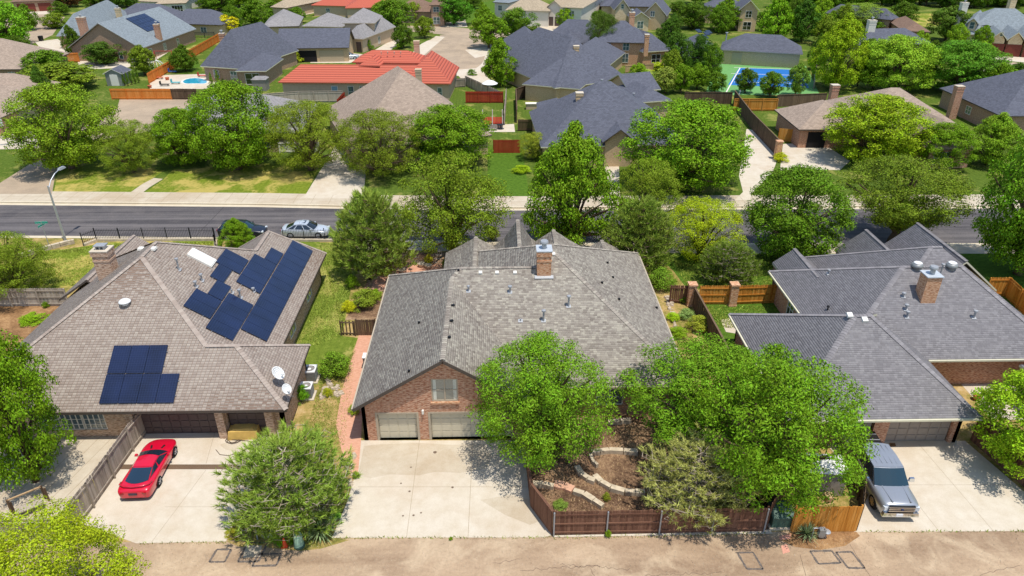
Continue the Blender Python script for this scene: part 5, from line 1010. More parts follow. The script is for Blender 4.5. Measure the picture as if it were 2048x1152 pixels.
# further rows
far = [('fara', 102, 160, 92, 95, G2, 'dark green tree beside the taupe hip roof and orange fence'), ('fara', 122, 176, 150, 120, G3, 'wide leafy tree filling the yard below the garden shed'), ('farc', 212, 128, 84, 80, srgb(66, 92, 44), 'small round dark tree against the brick gable'),
       ('farc', 10, 92, 118, -6, srgb(96, 140, 46), 'tall green tree by the side street with the pale paving'), ('fara', 455, 66, 56, 28, srgb(182, 176, 40), 'small yellow tree by the orange fence end'), ('farb', 515, 52, 74, -10, G2, 'tall green tree above the dark carport roof'), ('fara', 570, 24, 60, -20, G3, 'muted green tree beyond the low grey pyramid roof'),
       ('fara', 595, 46, 36, 12, G2, 'small green tree by the two storey grey house'), ('fara', 788, 66, 82, -6, G2, 'leafy green tree beside the two storey tan house'), ('fara', 808, 96, 44, 48, G4, 'small dark tree in the planted circle of the front walk'), ('fara', 850, 76, 42, 30, G3, 'small light tree at the corner of the cul-de-sac'), ('fara', 830, 44, 40, 2, srgb(110, 130, 52), 'thin yellowish tree before the brown roofed house'),
       ('fara', 908, 50, 76, -14, srgb(66, 112, 40), 'round green tree over the parked cars'), ('farb', 965, 42, 34, 0, G1, 'slender green tree on the far lawn'), ('fara', 978, 96, 80, 22, G1, 'bright green tree at the mouth of the cul-de-sac'), ('farc', 1036, 82, 82, 12, G2, 'dark green tree before the white house'), ('farb', 1002, 172, 74, 68, G1, 'tall bright green tree beside the dark slate house'),
       ('vase', 1202, 122, 76, 20, srgb(72, 94, 52), 'grey green tree between the slate roofs'), ('fara', 1290, 112, 30, 86, G5, 'small lime green tree by the stepped chimney'), ('farc', 1352, 150, 62, 62, srgb(62, 92, 42), 'dark green tree at the corner of the court house'), ('farc', 1392, 145, 56, 66, srgb(54, 86, 40), 'dense dark tree leaning on the court house roof'), ('fara', 1330, 186, 52, 130, srgb(120, 134, 84), 'silvery shrub tree in the leafy back garden'), ('fara', 1394, 178, 46, 124, G1, 'young green tree on the back garden lawn'),
       ('farc', 1388, 58, 72, 0, G4, 'round dark tree beyond the stone house'), ('farb', 1450, 60, 66, -10, G1, 'tall green tree behind the court house'), ('farb', 1545, 82, 70, -16, srgb(104, 144, 44), 'light green tree beside the brick house with balcony'), ('farb', 1602, 84, 72, -14, srgb(58, 92, 40), 'tall dark tree between the court and the willowy trees'), ('tall', 1668, 178, 122, 16, srgb(120, 146, 38), 'tall yellow green tree behind the brown back fence'), ('vase', 1720, 58, 120, 2, srgb(112, 136, 74), 'pale willowy tree before the slate roof'),
       ('maple', 1785, 182, 160, 64, srgb(118, 152, 60), 'wide willow like tree behind the taupe roof'), ('maple', 1910, 184, 160, 74, srgb(80, 124, 50), 'wide dark green tree beside the far drive'), ('fara', 1890, 82, 84, 8, srgb(78, 104, 50), 'round dark tree between the stone house and the small red brick house'), ('fara', 1978, 182, 52, 132, srgb(170, 170, 48), 'small yellow green tree on the strip of lawn by the drive'), ('fara', 1800, 56, 60, 0, G4, 'dark tree at the edge of the mown field'),
       ('fara', 1490, 186, 44, 134, G4, 'dark leafy shrub tree by the court edge'), ('fara', 1540, 194, 52, 140, G2, 'leafy tree hiding the near edge of the court'), ('fara', 1590, 192, 46, 124, srgb(96, 128, 66), 'silvery green tree at the court corner'), ('fara', 1430, 186, 44, 140, G2, 'green shrub tree where the court meets the garden lawn'), ('farb', 1630, 140, 40, 60, G4, 'thin dark tree at the end of the court house'),
       ('farb', 640, 12, 40, -30, G2, 'green tree beyond the first red tile roof'), ('farb', 255, 14, 50, -30, DK, 'dark purple green tree by the pale roofed house'), ('fara', 140, 14, 50, -20, srgb(86, 60, 54), 'purple leafed tree by the red garage doors'), ('fara', 200, 22, 60, -22, G4, 'dark green tree above the pale grey solar roof'), ('fara', 225, 12, 56, -24, G1, 'light green tree beyond the solar house'),
       ('fara', 2010, 14, 70, -24, G4, 'dark tree behind the stone house roof'), ('fara', 390, 12, 56, -26, G4, 'dark tree by the tan roofed carport'), ('fara', 440, 22, 66, -24, G2, 'green tree above the dark tan-brick roof'), ('fara', 480, 14, 50, -30, G5, 'lime tree in the far row above the carport house'), ('fara', 1215, 2, 60, -40, G2, 'green tree beyond the stone gables'), ('fara', 1390, 8, 60, -40, G2, 'green tree at the far edge behind the stone house'), ('fara', 1570, 16, 70, -40, G2, 'green tree at the far edge behind the dark tall tree'), ('fara', 2070, 60, 60, 0, G4, 'dark tree beside the last arched garage door')]
for k in far: tree(*k)
rn = random.Random(29)
MORE = [(470, 62), (505, 34), (548, 28), (662, 28), (768, 40), (940, 18), (1172, 16), (1198, 62), (1334, 92), (1346, 62), (1424, 30), (1440, 66), (1470, 40), (1530, 62), (1560, 66), (1586, 46), (1622, 70), (1642, 44), (1650, 92), (1684, 62), (1702, 108), (1735, 132), (1752, 64), (1768, 112), (1832, 112), (1862, 122), (1950, 152), (1942, 178), (1955, 112), (1715, 172), (1660, 60), (1745, 178), (1848, 172), (1340, 168), (1275, 172), (1362, 186), (1420, 160), (290, 150), (372, 142), (150, 112), (60, 60), (112, 56), (120, 30), (165, 6), (330, 26), (420, 16), (500, 8), (690, 26), (1130, 60), (1250, 26), (1355, 30), (1610, 30), (1690, 20), (1920, 70), (1905, 110), (2025, 180), (2060, 190), (1990, 200), (40, 120), (90, 205), (310, 60)]
def near_house(x, y):
    p = P(x, y); l = min(HOUSES, key=lambda q: (q[0] - p).length)[1].split(); k = next((i for i, w in enumerate(l) if w in ('with', 'behind', 'beside', 'by', 'between', 'at', 'half', 'beyond', 'among', 'across', 'under', 'that') and i > 2), len(l)); return ' '.join(l[:k])
TONE = {G2: 'mid green', G4: 'dark green', G1: 'fresh green', G3: 'grey green', DK: 'deep green', G5: 'light green'}; FORM = dict(fara='spreading', farb='upright', farc='clumpy')
for i, (x, y) in enumerate(MORE):
    kd, tn = rn.choice(('fara', 'farb', 'farc')), rn.choice((G2, G4, G1, G3, DK, G5))
    tree(kd, x, y, rn.uniform(34, 58), 0, tn, '%s %s garden tree near the %s' % (TONE[tn], FORM[kd], near_house(x, y)), group='garden trees between the far houses', h=rn.uniform(3.6, 6.8))
rn = random.Random(3)
for i in range(26):                                                     # belt of trees along the far field
    x = 1610 + i * 19 + rn.uniform(-6, 6); tree(rn.choice(('fara', 'farb', 'farc')), x, 12 + rn.uniform(-5, 4), rn.uniform(44, 66), 0, rn.choice((G2, G4, DK)), 'tree in the dark tree belt beyond the mown field', group='tree belt beyond the mown field', h=rn.uniform(7, 10))
for i in range(22):
    x = -40 + i * 76 + rn.uniform(-14, 14); tree(rn.choice(('fara', 'farb', 'farc')), x, -16 + rn.uniform(-5, 4), rn.uniform(50, 80), 0, rn.choice((G2, G4, G1)), 'tree of the outermost rows between far roofs', group='outermost trees between far roofs', h=rn.uniform(6, 9))
# shrubs
def shrub(bx, by, wpx, hm, c, label, kind='bush', group=None, name='shrub'): return tree(kind, bx, by, wpx, 0, c, label, name, 'shrub', group, h=hm)
shrub(672, 752, 74, 2.1, srgb(96, 128, 54), 'flowering rose bush on a twisted stem beside the paver walk')
shrub(606, 800, 40, 1.3, srgb(84, 130, 36), 'bright green shrub between the air conditioners and the wall'); shrub(655, 792, 22, .7, srgb(150, 160, 50), 'low yellow green plant below the rose bush')
shrub(732, 612, 62, 1.7, srgb(112, 130, 64), 'pale leafed shrub behind the short wooden gate'); shrub(697, 622, 34, 1.0, srgb(164, 168, 44), 'yellow green shrub at the end of the wooden gate'); shrub(705, 575, 30, 1.3, G1, 'clipped green hedge bush behind the gate')
shrub(752, 596, 30, .9, G5, 'lime green plant by the left roof edge'); shrub(708, 828, 26, .8, srgb(130, 150, 60), 'small yellowish plant at the garage corner')
shrub(1320, 575, 66, 2.0, srgb(96, 128, 56), 'tall leafy shrub beside the right roof eave'); shrub(1316, 540, 44, 1.8, G1, 'green shrub behind the right roof corner'); shrub(1400, 660, 56, 1.4, srgb(132, 140, 72), 'dusty green shrub against the narrow brown side fence'); shrub(1372, 636, 36, .9, srgb(120, 146, 126), 'blue grey shrub in the side garden'); shrub(1356, 672, 44, .8, G5, 'lime green ground shrub in the side garden'); shrub(1366, 604, 26, .8, G2, 'small shrub in the narrow side garden'); shrub(1345, 640, 30, .7, srgb(140, 170, 50), 'yellow green clump along the right eave')
shrub(858, 525, 22, .9, srgb(150, 150, 50), 'yellow leafed plant between the metal trellises'); shrub(893, 536, 20, 1.2, G2, 'clipped dark bush beside the rear patio'); shrub(985, 480, 34, 1.6, srgb(90, 100, 44), 'olive shrub by the street behind the rear gable')
shrub(1202, 506, 44, .9, DK, 'low dark hedge mound behind the roof', 'bushb'); shrub(1240, 510, 36, .8, DK, 'low dark hedge beside the mound near the pine', 'bushb'); shrub(1044, 345, 42, 1.0, YG2, 'yellow green shrub on the far front lawn'); shrub(1560, 322, 34, 1.2, srgb(160, 172, 44), 'clipped yellow shrub at the drive wall end'); shrub(1090, 326, 36, 1.3, G4, 'dark shrub under the small pale tree')
shrub(1121, 1012, 34, .35, srgb(104, 128, 84), 'low grey green weed patch inside the brown fence'); shrub(1212, 1000, 18, .6, srgb(120, 132, 62), 'sparse weed by the curved stone edging'); shrub(1216, 1074, 15, .55, G5, 'little weed growing at the foot of the brown fence'); shrub(902, 1080, 9, .25, G5, 'tuft of grass at the alley edge'); shrub(675, 1036, 20, .4, srgb(110, 160, 90), 'low green plant by the drive edge near the yucca'); shrub(712, 955, 16, .5, G5, 'small plant at the drive edge'); shrub(575, 1066, 70, .6, srgb(104, 150, 44), 'green ground cover under the bushy pine', 'bushb'); shrub(470, 1068, 40, .3, srgb(140, 140, 62), 'dry grass clump at the corner of the drive', 'bushb')
shrub(1628, 1006, 26, .35, srgb(120, 150, 60), 'weeds by the pale storage shed'); shrub(92, 615, 14, .6, G1, 'small bush at the foot of the grey back fence'); shrub(70, 640, 60, .5, G5, 'green ground plants by the tan roof eave', 'bushb')
shrub(700, 160, 0.1 + 16, 1.6, G5, 'small shrub by the carport wall', 'bushb') if 0 else None
for bx, by, w, hm, c, lb in ((598, 124, 24, 2.4, srgb(150, 164, 60), 'yellow green shrub beside the open carport'), (536, 138, 20, 1.6, G1, 'round shrub at the dark house wall'), (738, 100, 22, 2.6, G2, 'tall shrub on the pale house corner'), (742, 82, 18, 2.8, G1, 'tall green shrub beside the entry tower'), (795, 98, 22, 1.4, G1, 'green shrub on the front lawn of the cul-de-sac house'), (1292, 122, 36, 1.4, G5, 'light shrubs at the foot of the stepped chimney'), (1310, 140, 40, 1.6, srgb(150, 168, 60), 'yellow green garden shrub in the back garden'), (1283, 150, 48, 1.2, srgb(150, 166, 120), 'silvery garden shrub near the low fence'), (1396, 158, 30, 1.8, G5, 'bright shrub beside the court'), (945, 150, 22, 1.2, G2, 'shrub by the pale driveway apron'), (690, 160, 0, 0, G1, '')):
    if w: shrub(bx, by, w, hm, c, lb, 'bushb')
for bx, by in ((230, 168), (236, 170), (243, 171), (250, 172), (257, 172), (264, 170), (271, 168), (278, 166)): shrub(bx, by, 9, 2.6, G2, 'slim evergreen in the row behind the garden shed', 'spire', 'evergreens behind the garden shed', 'evergreen')
for bx, by in ((424, 170), (436, 165), (448, 164), (462, 162), (476, 160), (490, 162), (500, 160)): shrub(bx, by, 10, 2.4, G1, 'slim evergreen along the dark house wall by the pool', 'spire', 'evergreens by the pool', 'evergreen')
# ------------------------------------------------------------------ fences
BOARD = {}
def board_mesh(w, h, mat, ear=True):
    k = (w, h, mat)
    if k not in BOARD:
        e = .04 if ear else 0.001; p = [(-w / 2, 0), (w / 2, 0), (w / 2, h - e), (w / 2 - e, h), (-w / 2 + e, h), (-w / 2, h - e)]; mb = MB()
        mb.face([(x, -.011, z) for x, z in p]); mb.face([(x, .011, z) for x, z in p[::-1]])
        for a, b in zip(p, p[1:] + p[:1]): mb.face([(a[0], .011, a[1]), (b[0], .011, b[1]), (b[0], -.011, b[1]), (a[0], -.011, a[1])][::-1])
        o = mb.build('board', mat, uv=False); BOARD[k] = o.data; bpy.data.objects.remove(o)
    return BOARD[k]
frn = random.Random(2)
def fence(pts, h, mat, label, rail=1, each=True, post='wood', railmat=None, w=.14, cap=False, px=True, step=2.4, name='wood_fence', gap=.006, nrail=2, z0=0.02, ear=True):
    q = [P(x, y) if px else Vector((x, y, 0)) for x, y in pts]; f = thing(name, label, 'fence', (q[0].x, q[0].y, 0)); o0 = q[0]; railmat = railmat or mat
    one = MB(); rl = MB(); pm = MB(); cp = MB()
    for a, b in zip(q[:-1], q[1:]):
        d = b - a; L = d.length; d /= L; n = Vector((d.y, -d.x, 0)) * rail; ang = math.atan2(d.y, d.x); k = max(1, int(L / (w + gap)))
        for i in range(k):
            c = a + d * (L * (i + .5) / k); hh = h * (1 + frn.uniform(-.012, .012)); c = c + Vector((0, 0, z0))
            if each:
                o = bpy.data.objects.new('board', board_mesh(w, h, mat, ear)); C.objects.link(o); o.parent = f; o.location = c - o0; o.rotation_euler = (frn.uniform(-.012, .012), frn.uniform(-.008, .008), ang + frn.uniform(-.02, .02)); o.scale = (1, 1, hh / h)
            else: one.box((c.x, c.y, z0 + hh / 2), (w, .025, hh), ang)
        for j in range(nrail):
            z = z0 + h * ((.14 + .72 * j / (nrail - 1)) if nrail > 1 else .5); u = n * .035; rl = MB() if each else rl; rl.bar(a + u + Vector((0, 0, z)), b + u + Vector((0, 0, z)), .045, .09); each and rl.build('rail', railmat, f, uv=False)
        m = max(1, round(L / step))
        for i in range(m + 1):
            c = a + d * (L * i / m) + n * .09
            if each: pm = MB()
            if post == 'metal': pm.tube([(c.x, c.y, 0), (c.x, c.y, h + .02)], .045, 7)
            else: pm.box((c.x, c.y, (h + .03) / 2), (.09, .09, h + .03), ang)
            if each: pm.build('post', 'galv' if post == 'metal' else mat, f, uv=False)
        if cap: cp.bar(a + Vector((0, 0, z0 + h + .03)), b + Vector((0, 0, z0 + h + .03)), .14, .05)
    if not each: o = one.build('boards', mat, f, uv=False); o['kind'] = 'stuff'
    if not each: rl.build('rails', railmat, f, uv=False)['kind'] = 'stuff'; pm.build('posts', 'galv' if post == 'metal' else mat, f, uv=False)['kind'] = 'stuff'
    if cap: cp.build('cap_rail', railmat, f, uv=False)
    return f
fence([(296, 864), (265, 903), (186, 1016), (128, 1092)], 1.85, 'wood_grey', 'weathered grey picket fence between the drive with the red car and the patio', rail=-1)
fence([(-160, 1086), (126, 1086)], 1.75, 'wood_grey', 'weathered grey fence along the alley behind the yellow green tree', rail=1)
fence([(1052, 930), (1061, 1013), (1104, 1071)], 1.75, 'wood_brown', 'brown board fence angled along the edge of the wide drive', rail=-1, ear=False, cap=True)
fence([(1107, 1071), (1526, 1063)], 1.75, 'wood_brown', 'brown painted fence with galvanised posts facing the alley', rail=1, post='metal', nrail=3, step=2.55, ear=False, railmat='wood_brown')
fence([(1530, 1062), (1562, 1000), (1585, 950)], 1.75, 'wood_brown', 'dark brown fence running back beside the green cabinet', rail=-1, ear=False)
fence([(1583, 1064), (1711, 1063)], 1.85, 'wood_cedar', 'stained cedar fence panel beside the concrete drive and yucca', rail=-1, ear=False)
fence([(1713, 1062), (1718, 1000), (1692, 940)], 1.8, 'wood_dark', 'dark side fence between the cedar panel and the silver pickup', rail=-1, ear=False)
fence([(1940, 880), (2085, 1008)], 1.9, 'wood_brown', 'tall brown board fence along the shaded edge of the drive', rail=-1, ear=False, cap=True)
fence([(1396, 609), (1456, 609)], 1.8, 'wood_cedar', 'golden cedar fence between the two brick pillars', rail=1, nrail=3)
fence([(1470, 609), (1548, 606)], 1.8, 'wood_cedar', 'golden cedar fence from brick pillar to the grey roofed house', rail=1, nrail=3)
fence([(1338, 606), (1372, 607)], 1.7, 'wood_brown', 'short brown fence between the tall shrub and the brick pillar', rail=1, ear=False)
fence([(1384, 612), (1430, 700), (1470, 780)], 1.8, 'wood_dark', 'dark side fence between the garden strip and the small lawn', rail=-1, ear=False, cap=True)
fence([(1968, 592), (2008, 592), (2120, 700)], 1.8, 'wood_cedar', 'golden cedar fence at the far corner of the grey roof', rail=1)
fence([(-200, 614), (140, 612)], 1.7, 'wood_grey', 'weathered grey back fence with a diagonal brace', rail=1, nrail=3)
fence([(684, 670), (712, 671)], 1.35, 'wood_dark', 'short louvred wooden fence panel beside the paver walk', rail=1, w=.1, gap=.14, step=1.3)
fence([(714, 671), (752, 671)], 1.45, 'wood_dark', 'brown wooden gate across the paver walk', rail=-1, ear=False, step=1.8, name='wooden_gate')
for px, lb in ((1380, 'brick pillar at the corner of the dark side fence'), (1463, 'brick pillar between the two cedar fence runs')):
    c = P(px, 610); mb = MB(); mb.box((c.x, c.y, 1.0), (.62, .62, 2.0)); mb.box((c.x, c.y, 2.02), (.74, .74, .14)); mb.box((c.x, c.y, .08), (.68, .68, .16)); tag(mb.build('brick_pillar', 'brick_orange'), lb, 'pillar')
def ffence(pts, h, mat, label, **k): return fence(pts, h, mat, label, each=False, step=2.4, **k)
ffence([(225, 199), (345, 199)], 1.8, 'wood_orange', 'bright orange fence with braced gate along the back lane', rail=1); ffence([(346, 199), (396, 199)], 1.8, 'wood_dark', 'dark grey fence continuing the orange one', rail=1)
ffence([(298, 168), (442, 82)], 1.9, 'wood_orange', 'long orange fence running up beside the pool yard', rail=1); ffence([(130, 126), (160, 124)], 1.9, 'wood_orange', 'orange gate beside the brick chimney', rail=1)
ffence([(48, 176), (128, 172)], 1.7, 'wood_tan', 'tan fence behind the taupe roof', rail=1); ffence([(510, 212), (600, 205), (688, 204)], 1.8, 'wood_grey', 'grey fence behind the red tile house', rail=1, cap=True)
ffence([(676, 222), (690, 206)], 1.8, 'wood_red', 'red stained fence side at the corner yard', rail=1); ffence([(690, 218), (734, 216)], 1.9, 'wood_red', 'red stained fence panel at the brown roof', rail=1, cap=True); ffence([(932, 206), (1006, 206)], 1.9, 'wood_red', 'red stained fence behind the wooden deck', rail=1); ffence([(987, 306), (1040, 306)], 1.8, 'wood_red', 'red stained gate by the front lawn', rail=-1)
ffence([(1034, 246), (1032, 202), (1056, 194), (1090, 196), (1150, 194)], 2.0, 'wood_dark', 'brown stepped fence around the narrow yard', rail=-1, cap=True); ffence([(1036, 262), (1078, 262)], 1.7, 'wood_dark', 'brown fence with white pergola bars', rail=1); ffence([(1008, 250), (1012, 200)], 1.9, 'wood_grey', 'grey fence beside the wooden deck', rail=1)
ffence([(1368, 208), (1462, 208)], 1.9, 'wood_dark', 'brown capped fence below the leafy garden', rail=-1, cap=True); ffence([(1466, 208), (1500, 255), (1556, 316)], 2.2, 'wood_dark', 'dark capped fence running down the drive to the brick post', rail=-1, cap=True); ffence([(1466, 222), (1552, 222)], 1.9, 'wood_cedar', 'golden fence behind the small lawn', rail=1, cap=True); ffence([(1552, 214), (1650, 210)], 1.9, 'wood_dark', 'brown fence behind the taupe roof', rail=-1, cap=True); ffence([(1626, 178), (1632, 118)], 2.0, 'wood_grey', 'grey slatted fence beside the court', rail=1); ffence([(1555, 282), (1582, 284)], 1.8, 'wood_cedar', 'cedar gate beside the brick carport', rail=-1)
ffence([(902, 176), (930, 174)], 1.6, 'wood_grey', 'grey gate by the cul-de-sac apron', rail=1); ffence([(932, 172), (1000, 204)], 1.8, 'wood_grey', 'grey fence along the green side yard', rail=1); ffence([(1905, 214), (1968, 212)], 1.8, 'wood_dark', 'brown fence behind the slate roof', rail=1); ffence([(1250, 146), (1305, 142)], 1.5, 'wood_tan', 'low tan fence in the garden', rail=1); ffence([(352, 76), (430, 76)], 1.4, 'iron', 'black rail fence behind the lawn', rail=1, w=.04, gap=.22); ffence([(560, 306), (640, 306)], 1.5, 'trim_white', 'pale fence behind the olive tree', rail=1)
c = P(1553, 318); mb = MB(); mb.box((c.x, c.y, 1.2), (.7, .7, 2.4)); mb.box((c.x, c.y, 2.42), (.85, .85, .12)); tag(mb.build('brick_post', 'brick_orange'), 'brick post at the end of the dark capped fence', 'pillar')
# iron fence by the street
def iron_fence(pts, label, h=1.05):
    q = [P(*p) for p in pts]; f = thing('iron_fence', label, 'fence', q[0]); pk = MB(); pm = MB(); rl = MB()
    for a, b in zip(q[:-1], q[1:]):
        d = b - a; L = d.length; n = max(2, int(L / .16))
        for i in range(n + 1): c = a.lerp(b, i / n); pk.box((c.x, c.y, .28 + h / 2), (.022, .022, h))
        for z in (.42, .28 + h * .82): rl = MB(); rl.bar(a + Vector((0, 0, z)), b + Vector((0, 0, z)), .035, .035); rl.build('rail', 'iron', f, uv=False)
        m = max(1, round(L / 2.4))
        for i in range(m + 1): c = a.lerp(b, i / m); pm = MB(); pm.box((c.x, c.y, .72), (.07, .07, 1.44)); pm.build('post', 'iron', f, uv=False)
    o = pk.build('pickets', 'iron', f, uv=False); o['kind'] = 'stuff'; b = MB()
    for a, c in zip(q[:-1], q[1:]): b.bar(a + Vector((0, 0, .12)), c + Vector((0, 0, .12)), .3, .26)
    b.build('kerb_wall', 'stone', f); return f
iron_fence([(168, 492), (194, 482), (430, 481)], 'black iron fence on a low kerb along the corner lawn'); iron_fence([(432, 483), (432, 496), (445, 499)], 'short black iron gate panel by the front steps'); iron_fence([(568, 482), (692, 483)], 'black iron fence along the lawn by the white sedan')
q = [P(*p) for p in ((40, 516), (88, 502), (138, 489), (150, 487))]; w = thing('retaining_wall', 'low tan stone retaining wall stepping around the street corner', 'wall', q[0])
for a, b in zip(q[:-1], q[1:]):
    n = max(2, int((b - a).length / .6))
    for i in range(n):
        for r in range(2): s, e = a.lerp(b, i / n), a.lerp(b, (i + .94) / n); mb = MB(); mb.bar(s + Vector((0, 0, .12 + .22 * r)), e + Vector((0, 0, .12 + .22 * r)), .32 + frn.uniform(-.03, .03), .21); mb.build('stone', 'stone', w)
# stone edging in the mulch garden
def edging(pts, label, mat='stone', w=.34, h=.3, piece=.75):
    q = [P(*p) for p in pts]; t = thing('stone_edging', label, 'edging', q[0])
    for a, b in zip(q[:-1], q[1:]):
        L = (b - a).length; n = max(1, round(L / piece))
        for i in range(n):
            s, e = a.lerp(b, i / n), a.lerp(b, (i + .95) / n); mb = MB(); mb.bar(s + Vector((0, 0, h / 2)), e + Vector((0, 0, h / 2)), w * frn.uniform(.85, 1.1), h * frn.uniform(.9, 1.1)); mb.build('stone', mat if i % 5 or mat != 'stone' else 'stone', t)
edging([(1066, 973), (1088, 973), (1108, 978)], 'pale stone edging beside the angled brown fence'); edging([(1108, 970), (1128, 974), (1147, 982)], 'broad pinkish stone step in the mulch garden', 'stone_pink', .6, .16, 1.3); edging([(1147, 986), (1168, 993), (1188, 1006), (1206, 1018)], 'pale stone edging curving down to the brown fence')
edging([(1153, 938), (1162, 952), (1176, 962), (1190, 967)], 'pale stone edging arc in the middle of the mulch garden'); edging([(1189, 956), (1202, 969), (1222, 980), (1250, 988), (1290, 990)], 'long pale stone arc running under the olive pine'); edging([(1182, 910), (1218, 905), (1276, 908)], 'straight pale stone edging at the back of the mulch garden'); edging([(1180, 914), (1186, 928), (1195, 936)], 'thin curved stone edging by the back of the mulch garden', 'stone', .2)
edging([(1216, 848), (1262, 845)], 'pale stone border at the foot of the brick wall')
rk = random.Random(9)
def rocks(pts, n, smin, smax, label, mat='rock'):
    q = [P(*p) for p in pts]; c0 = sum(q, Vector()) / len(q); mb = MB()
    for i in range(n):
        a, b = rk.choice(q), rk.choice(q); p = a.lerp(b, rk.random()).lerp(c0, rk.random() * .5); s = rk.uniform(smin, smax); mb.box((p.x, p.y, s * .2), (s, s * rk.uniform(.6, 1), s * .55), rk.uniform(0, 3), taper=.35)
    o = mb.build('rocks', mat, uv=False); tag(o, label, 'rocks', kind='stuff')
rocks([(640, 800), (690, 790), (680, 770), (640, 790), (655, 760)], 90, .12, .35, 'pale river rocks beside the paver walk'); rocks([(1335, 610), (1352, 660), (1345, 600), (1330, 590)], 60, .15, .4, 'pale rocks along the roof eave in the side garden'); rocks([(1225, 828), (1265, 825), (1250, 835)], 30, .2, .5, 'brown rocks by the brick wall', 'mulch'); rocks([(742, 560), (765, 548), (790, 540)], 24, .15, .35, 'rocks edging the rear patio'); rocks([(690, 930), (700, 985), (712, 900)], 26, .15, .35, 'rocks along the pine bed by the drive')
# grass, weeds and grit nobody could count
def tufts(name, label, cat, regions, n, smin, smax, mat, col, seed, z0=.006):
    rg = np.random.default_rng(seed); V = []; ar = []
    polys = [[P(*p) for p in r] for r in regions]; A = [sum(abs((q[i].x - q[0].x) * (q[i + 1].y - q[0].y) - (q[i + 1].x - q[0].x) * (q[i].y - q[0].y)) for i in range(1, len(q) - 1)) for q in polys]; T = sum(A)
    for q, a in zip(polys, A):
        m = int(n * a / T); i = rg.integers(1, len(q) - 1, m); u = rg.random((m, 2)); f = u.sum(1) > 1; u[f] = 1 - u[f]
        Q = np.array([(p.x, p.y) for p in q]); V.append(Q[0] + (Q[i] - Q[0]) * u[:, :1] + (Q[i + 1] - Q[0]) * u[:, 1:])
    X = np.concatenate(V); m = len(X); s = rg.uniform(smin, smax, m); a = rg.uniform(0, 6.28, m); d = np.stack([np.cos(a), np.sin(a)], 1)
    b = np.column_stack([X, np.full(m, z0)]); e = np.column_stack([d * (s * .3)[:, None], np.zeros(m)]); tip = np.column_stack([rg.normal(size=(m, 2)) * (s * .5)[:, None], s])
    me = npmesh(name, np.stack([b - e, b + e, b + tip], 1).reshape(-1, 3), np.arange(3 * m).reshape(m, 3), mat); o = link(name, me); o.color = col; tag(o, label, cat, kind='stuff'); return o
tufts('grass', 'mown grass of the near lawns', 'grass', [[(640, 488), (694, 485), (706, 560), (690, 640), (686, 670), (640, 690), (590, 690)], [(60, 508), (240, 488), (425, 484), (425, 500), (160, 572), (60, 572)], [(1345, 520), (1560, 505), (1560, 585), (1375, 578)], [(1410, 612), (1540, 612), (1500, 660), (1440, 655)]], 42000, .05, .14, 'leaf', srgb(134, 146, 62), 4)
tufts('side_weeds', 'patchy weeds of the bed between the pine and the paver walk', 'weeds', [[(640, 772), (690, 745), (712, 700), (690, 890), (640, 900), (605, 880)], [(470, 1062), (660, 1062), (640, 1092), (500, 1092)]], 7000, .04, .1, 'leaf', srgb(124, 136, 58), 5)
tufts('edge_weeds', 'sparse weeds along the edge where drives meet the alley', 'weeds', [[(664, 1074), (1104, 1073), (1104, 1078), (664, 1079)], [(1105, 1072), (1530, 1066), (1530, 1072), (1105, 1080)], [(1720, 1062), (2048, 1061), (2048, 1065), (1720, 1066)], [(280, 1085), (452, 1083), (452, 1088), (280, 1090)]], 900, .04, .13, 'leaf', srgb(120, 130, 60), 6, .012)
tufts('grit', 'loose pale grit scattered over the alley', 'grit', [[(-40, 1090), (2090, 1068), (2090, 1160), (-40, 1160)]], 9000, .02, .06, 'rock', srgb(180, 160, 130), 7, .01)
tufts('wood_chips', 'bark chips covering the fenced garden', 'wood chips', [[(1066, 905), (1260, 850), (1560, 850), (1540, 1055), (1106, 1062)]], 12000, .04, .12, 'wood_tan', srgb(150, 120, 90), 8, .012)
# ------------------------------------------------------------------ street furniture and utilities
b = P(132, 484); t = thing('street_lamp', 'tall grey steel street lamp with a curved arm by the corner', 'street lamp', b)
top = ZY(97, 372, b.y).z; mb = MB(); mb.tube([(b.x, b.y, 0), (b.x, b.y, top)], [.13, .075], 10); mb.lathe([(.24, 0), (.24, .12), (.15, .2)], (b.x, b.y, 0), 10); mb.build('pole', 'alu_pole', t)
mb = MB(); e = Vector((b.x + .3, b.y + 2.0, top + .95)); mb.tube([(b.x, b.y, top - .3), (b.x + .08, b.y + .6, top + .35), (b.x + .2, b.y + 1.3, top + .78), e], .045, 7); mb.build('arm', 'alu_pole', t)
mb = MB(); mb.box((e.x + .05, e.y + .38, e.z + .03), (.34, .85, .2), -.15, taper=.25); mb.build('lamp_head', 'galv', t)
b = P(99, 494); t = thing('street_sign', 'green street name sign on a thin steel post by the corner', 'sign', b); mb = MB(); mb.tube([(b.x, b.y, 0), (b.x, b.y, 2.75)], .035, 7); mb.build('post', 'galv', t)
for z, a in ((2.62, .12), (2.38, 1.45)):
    mb = MB(); mb.box((b.x, b.y, z), (1.15, .03, .24), a); s = mb.build('sign_blade', 'sign_green', t); mb = MB()
    mb.box((b.x, b.y, z + .095), (1.13, .036, .014), a); mb.box((b.x, b.y, z - .095), (1.13, .036, .014), a); mb.build('border', 'sign_white', s)
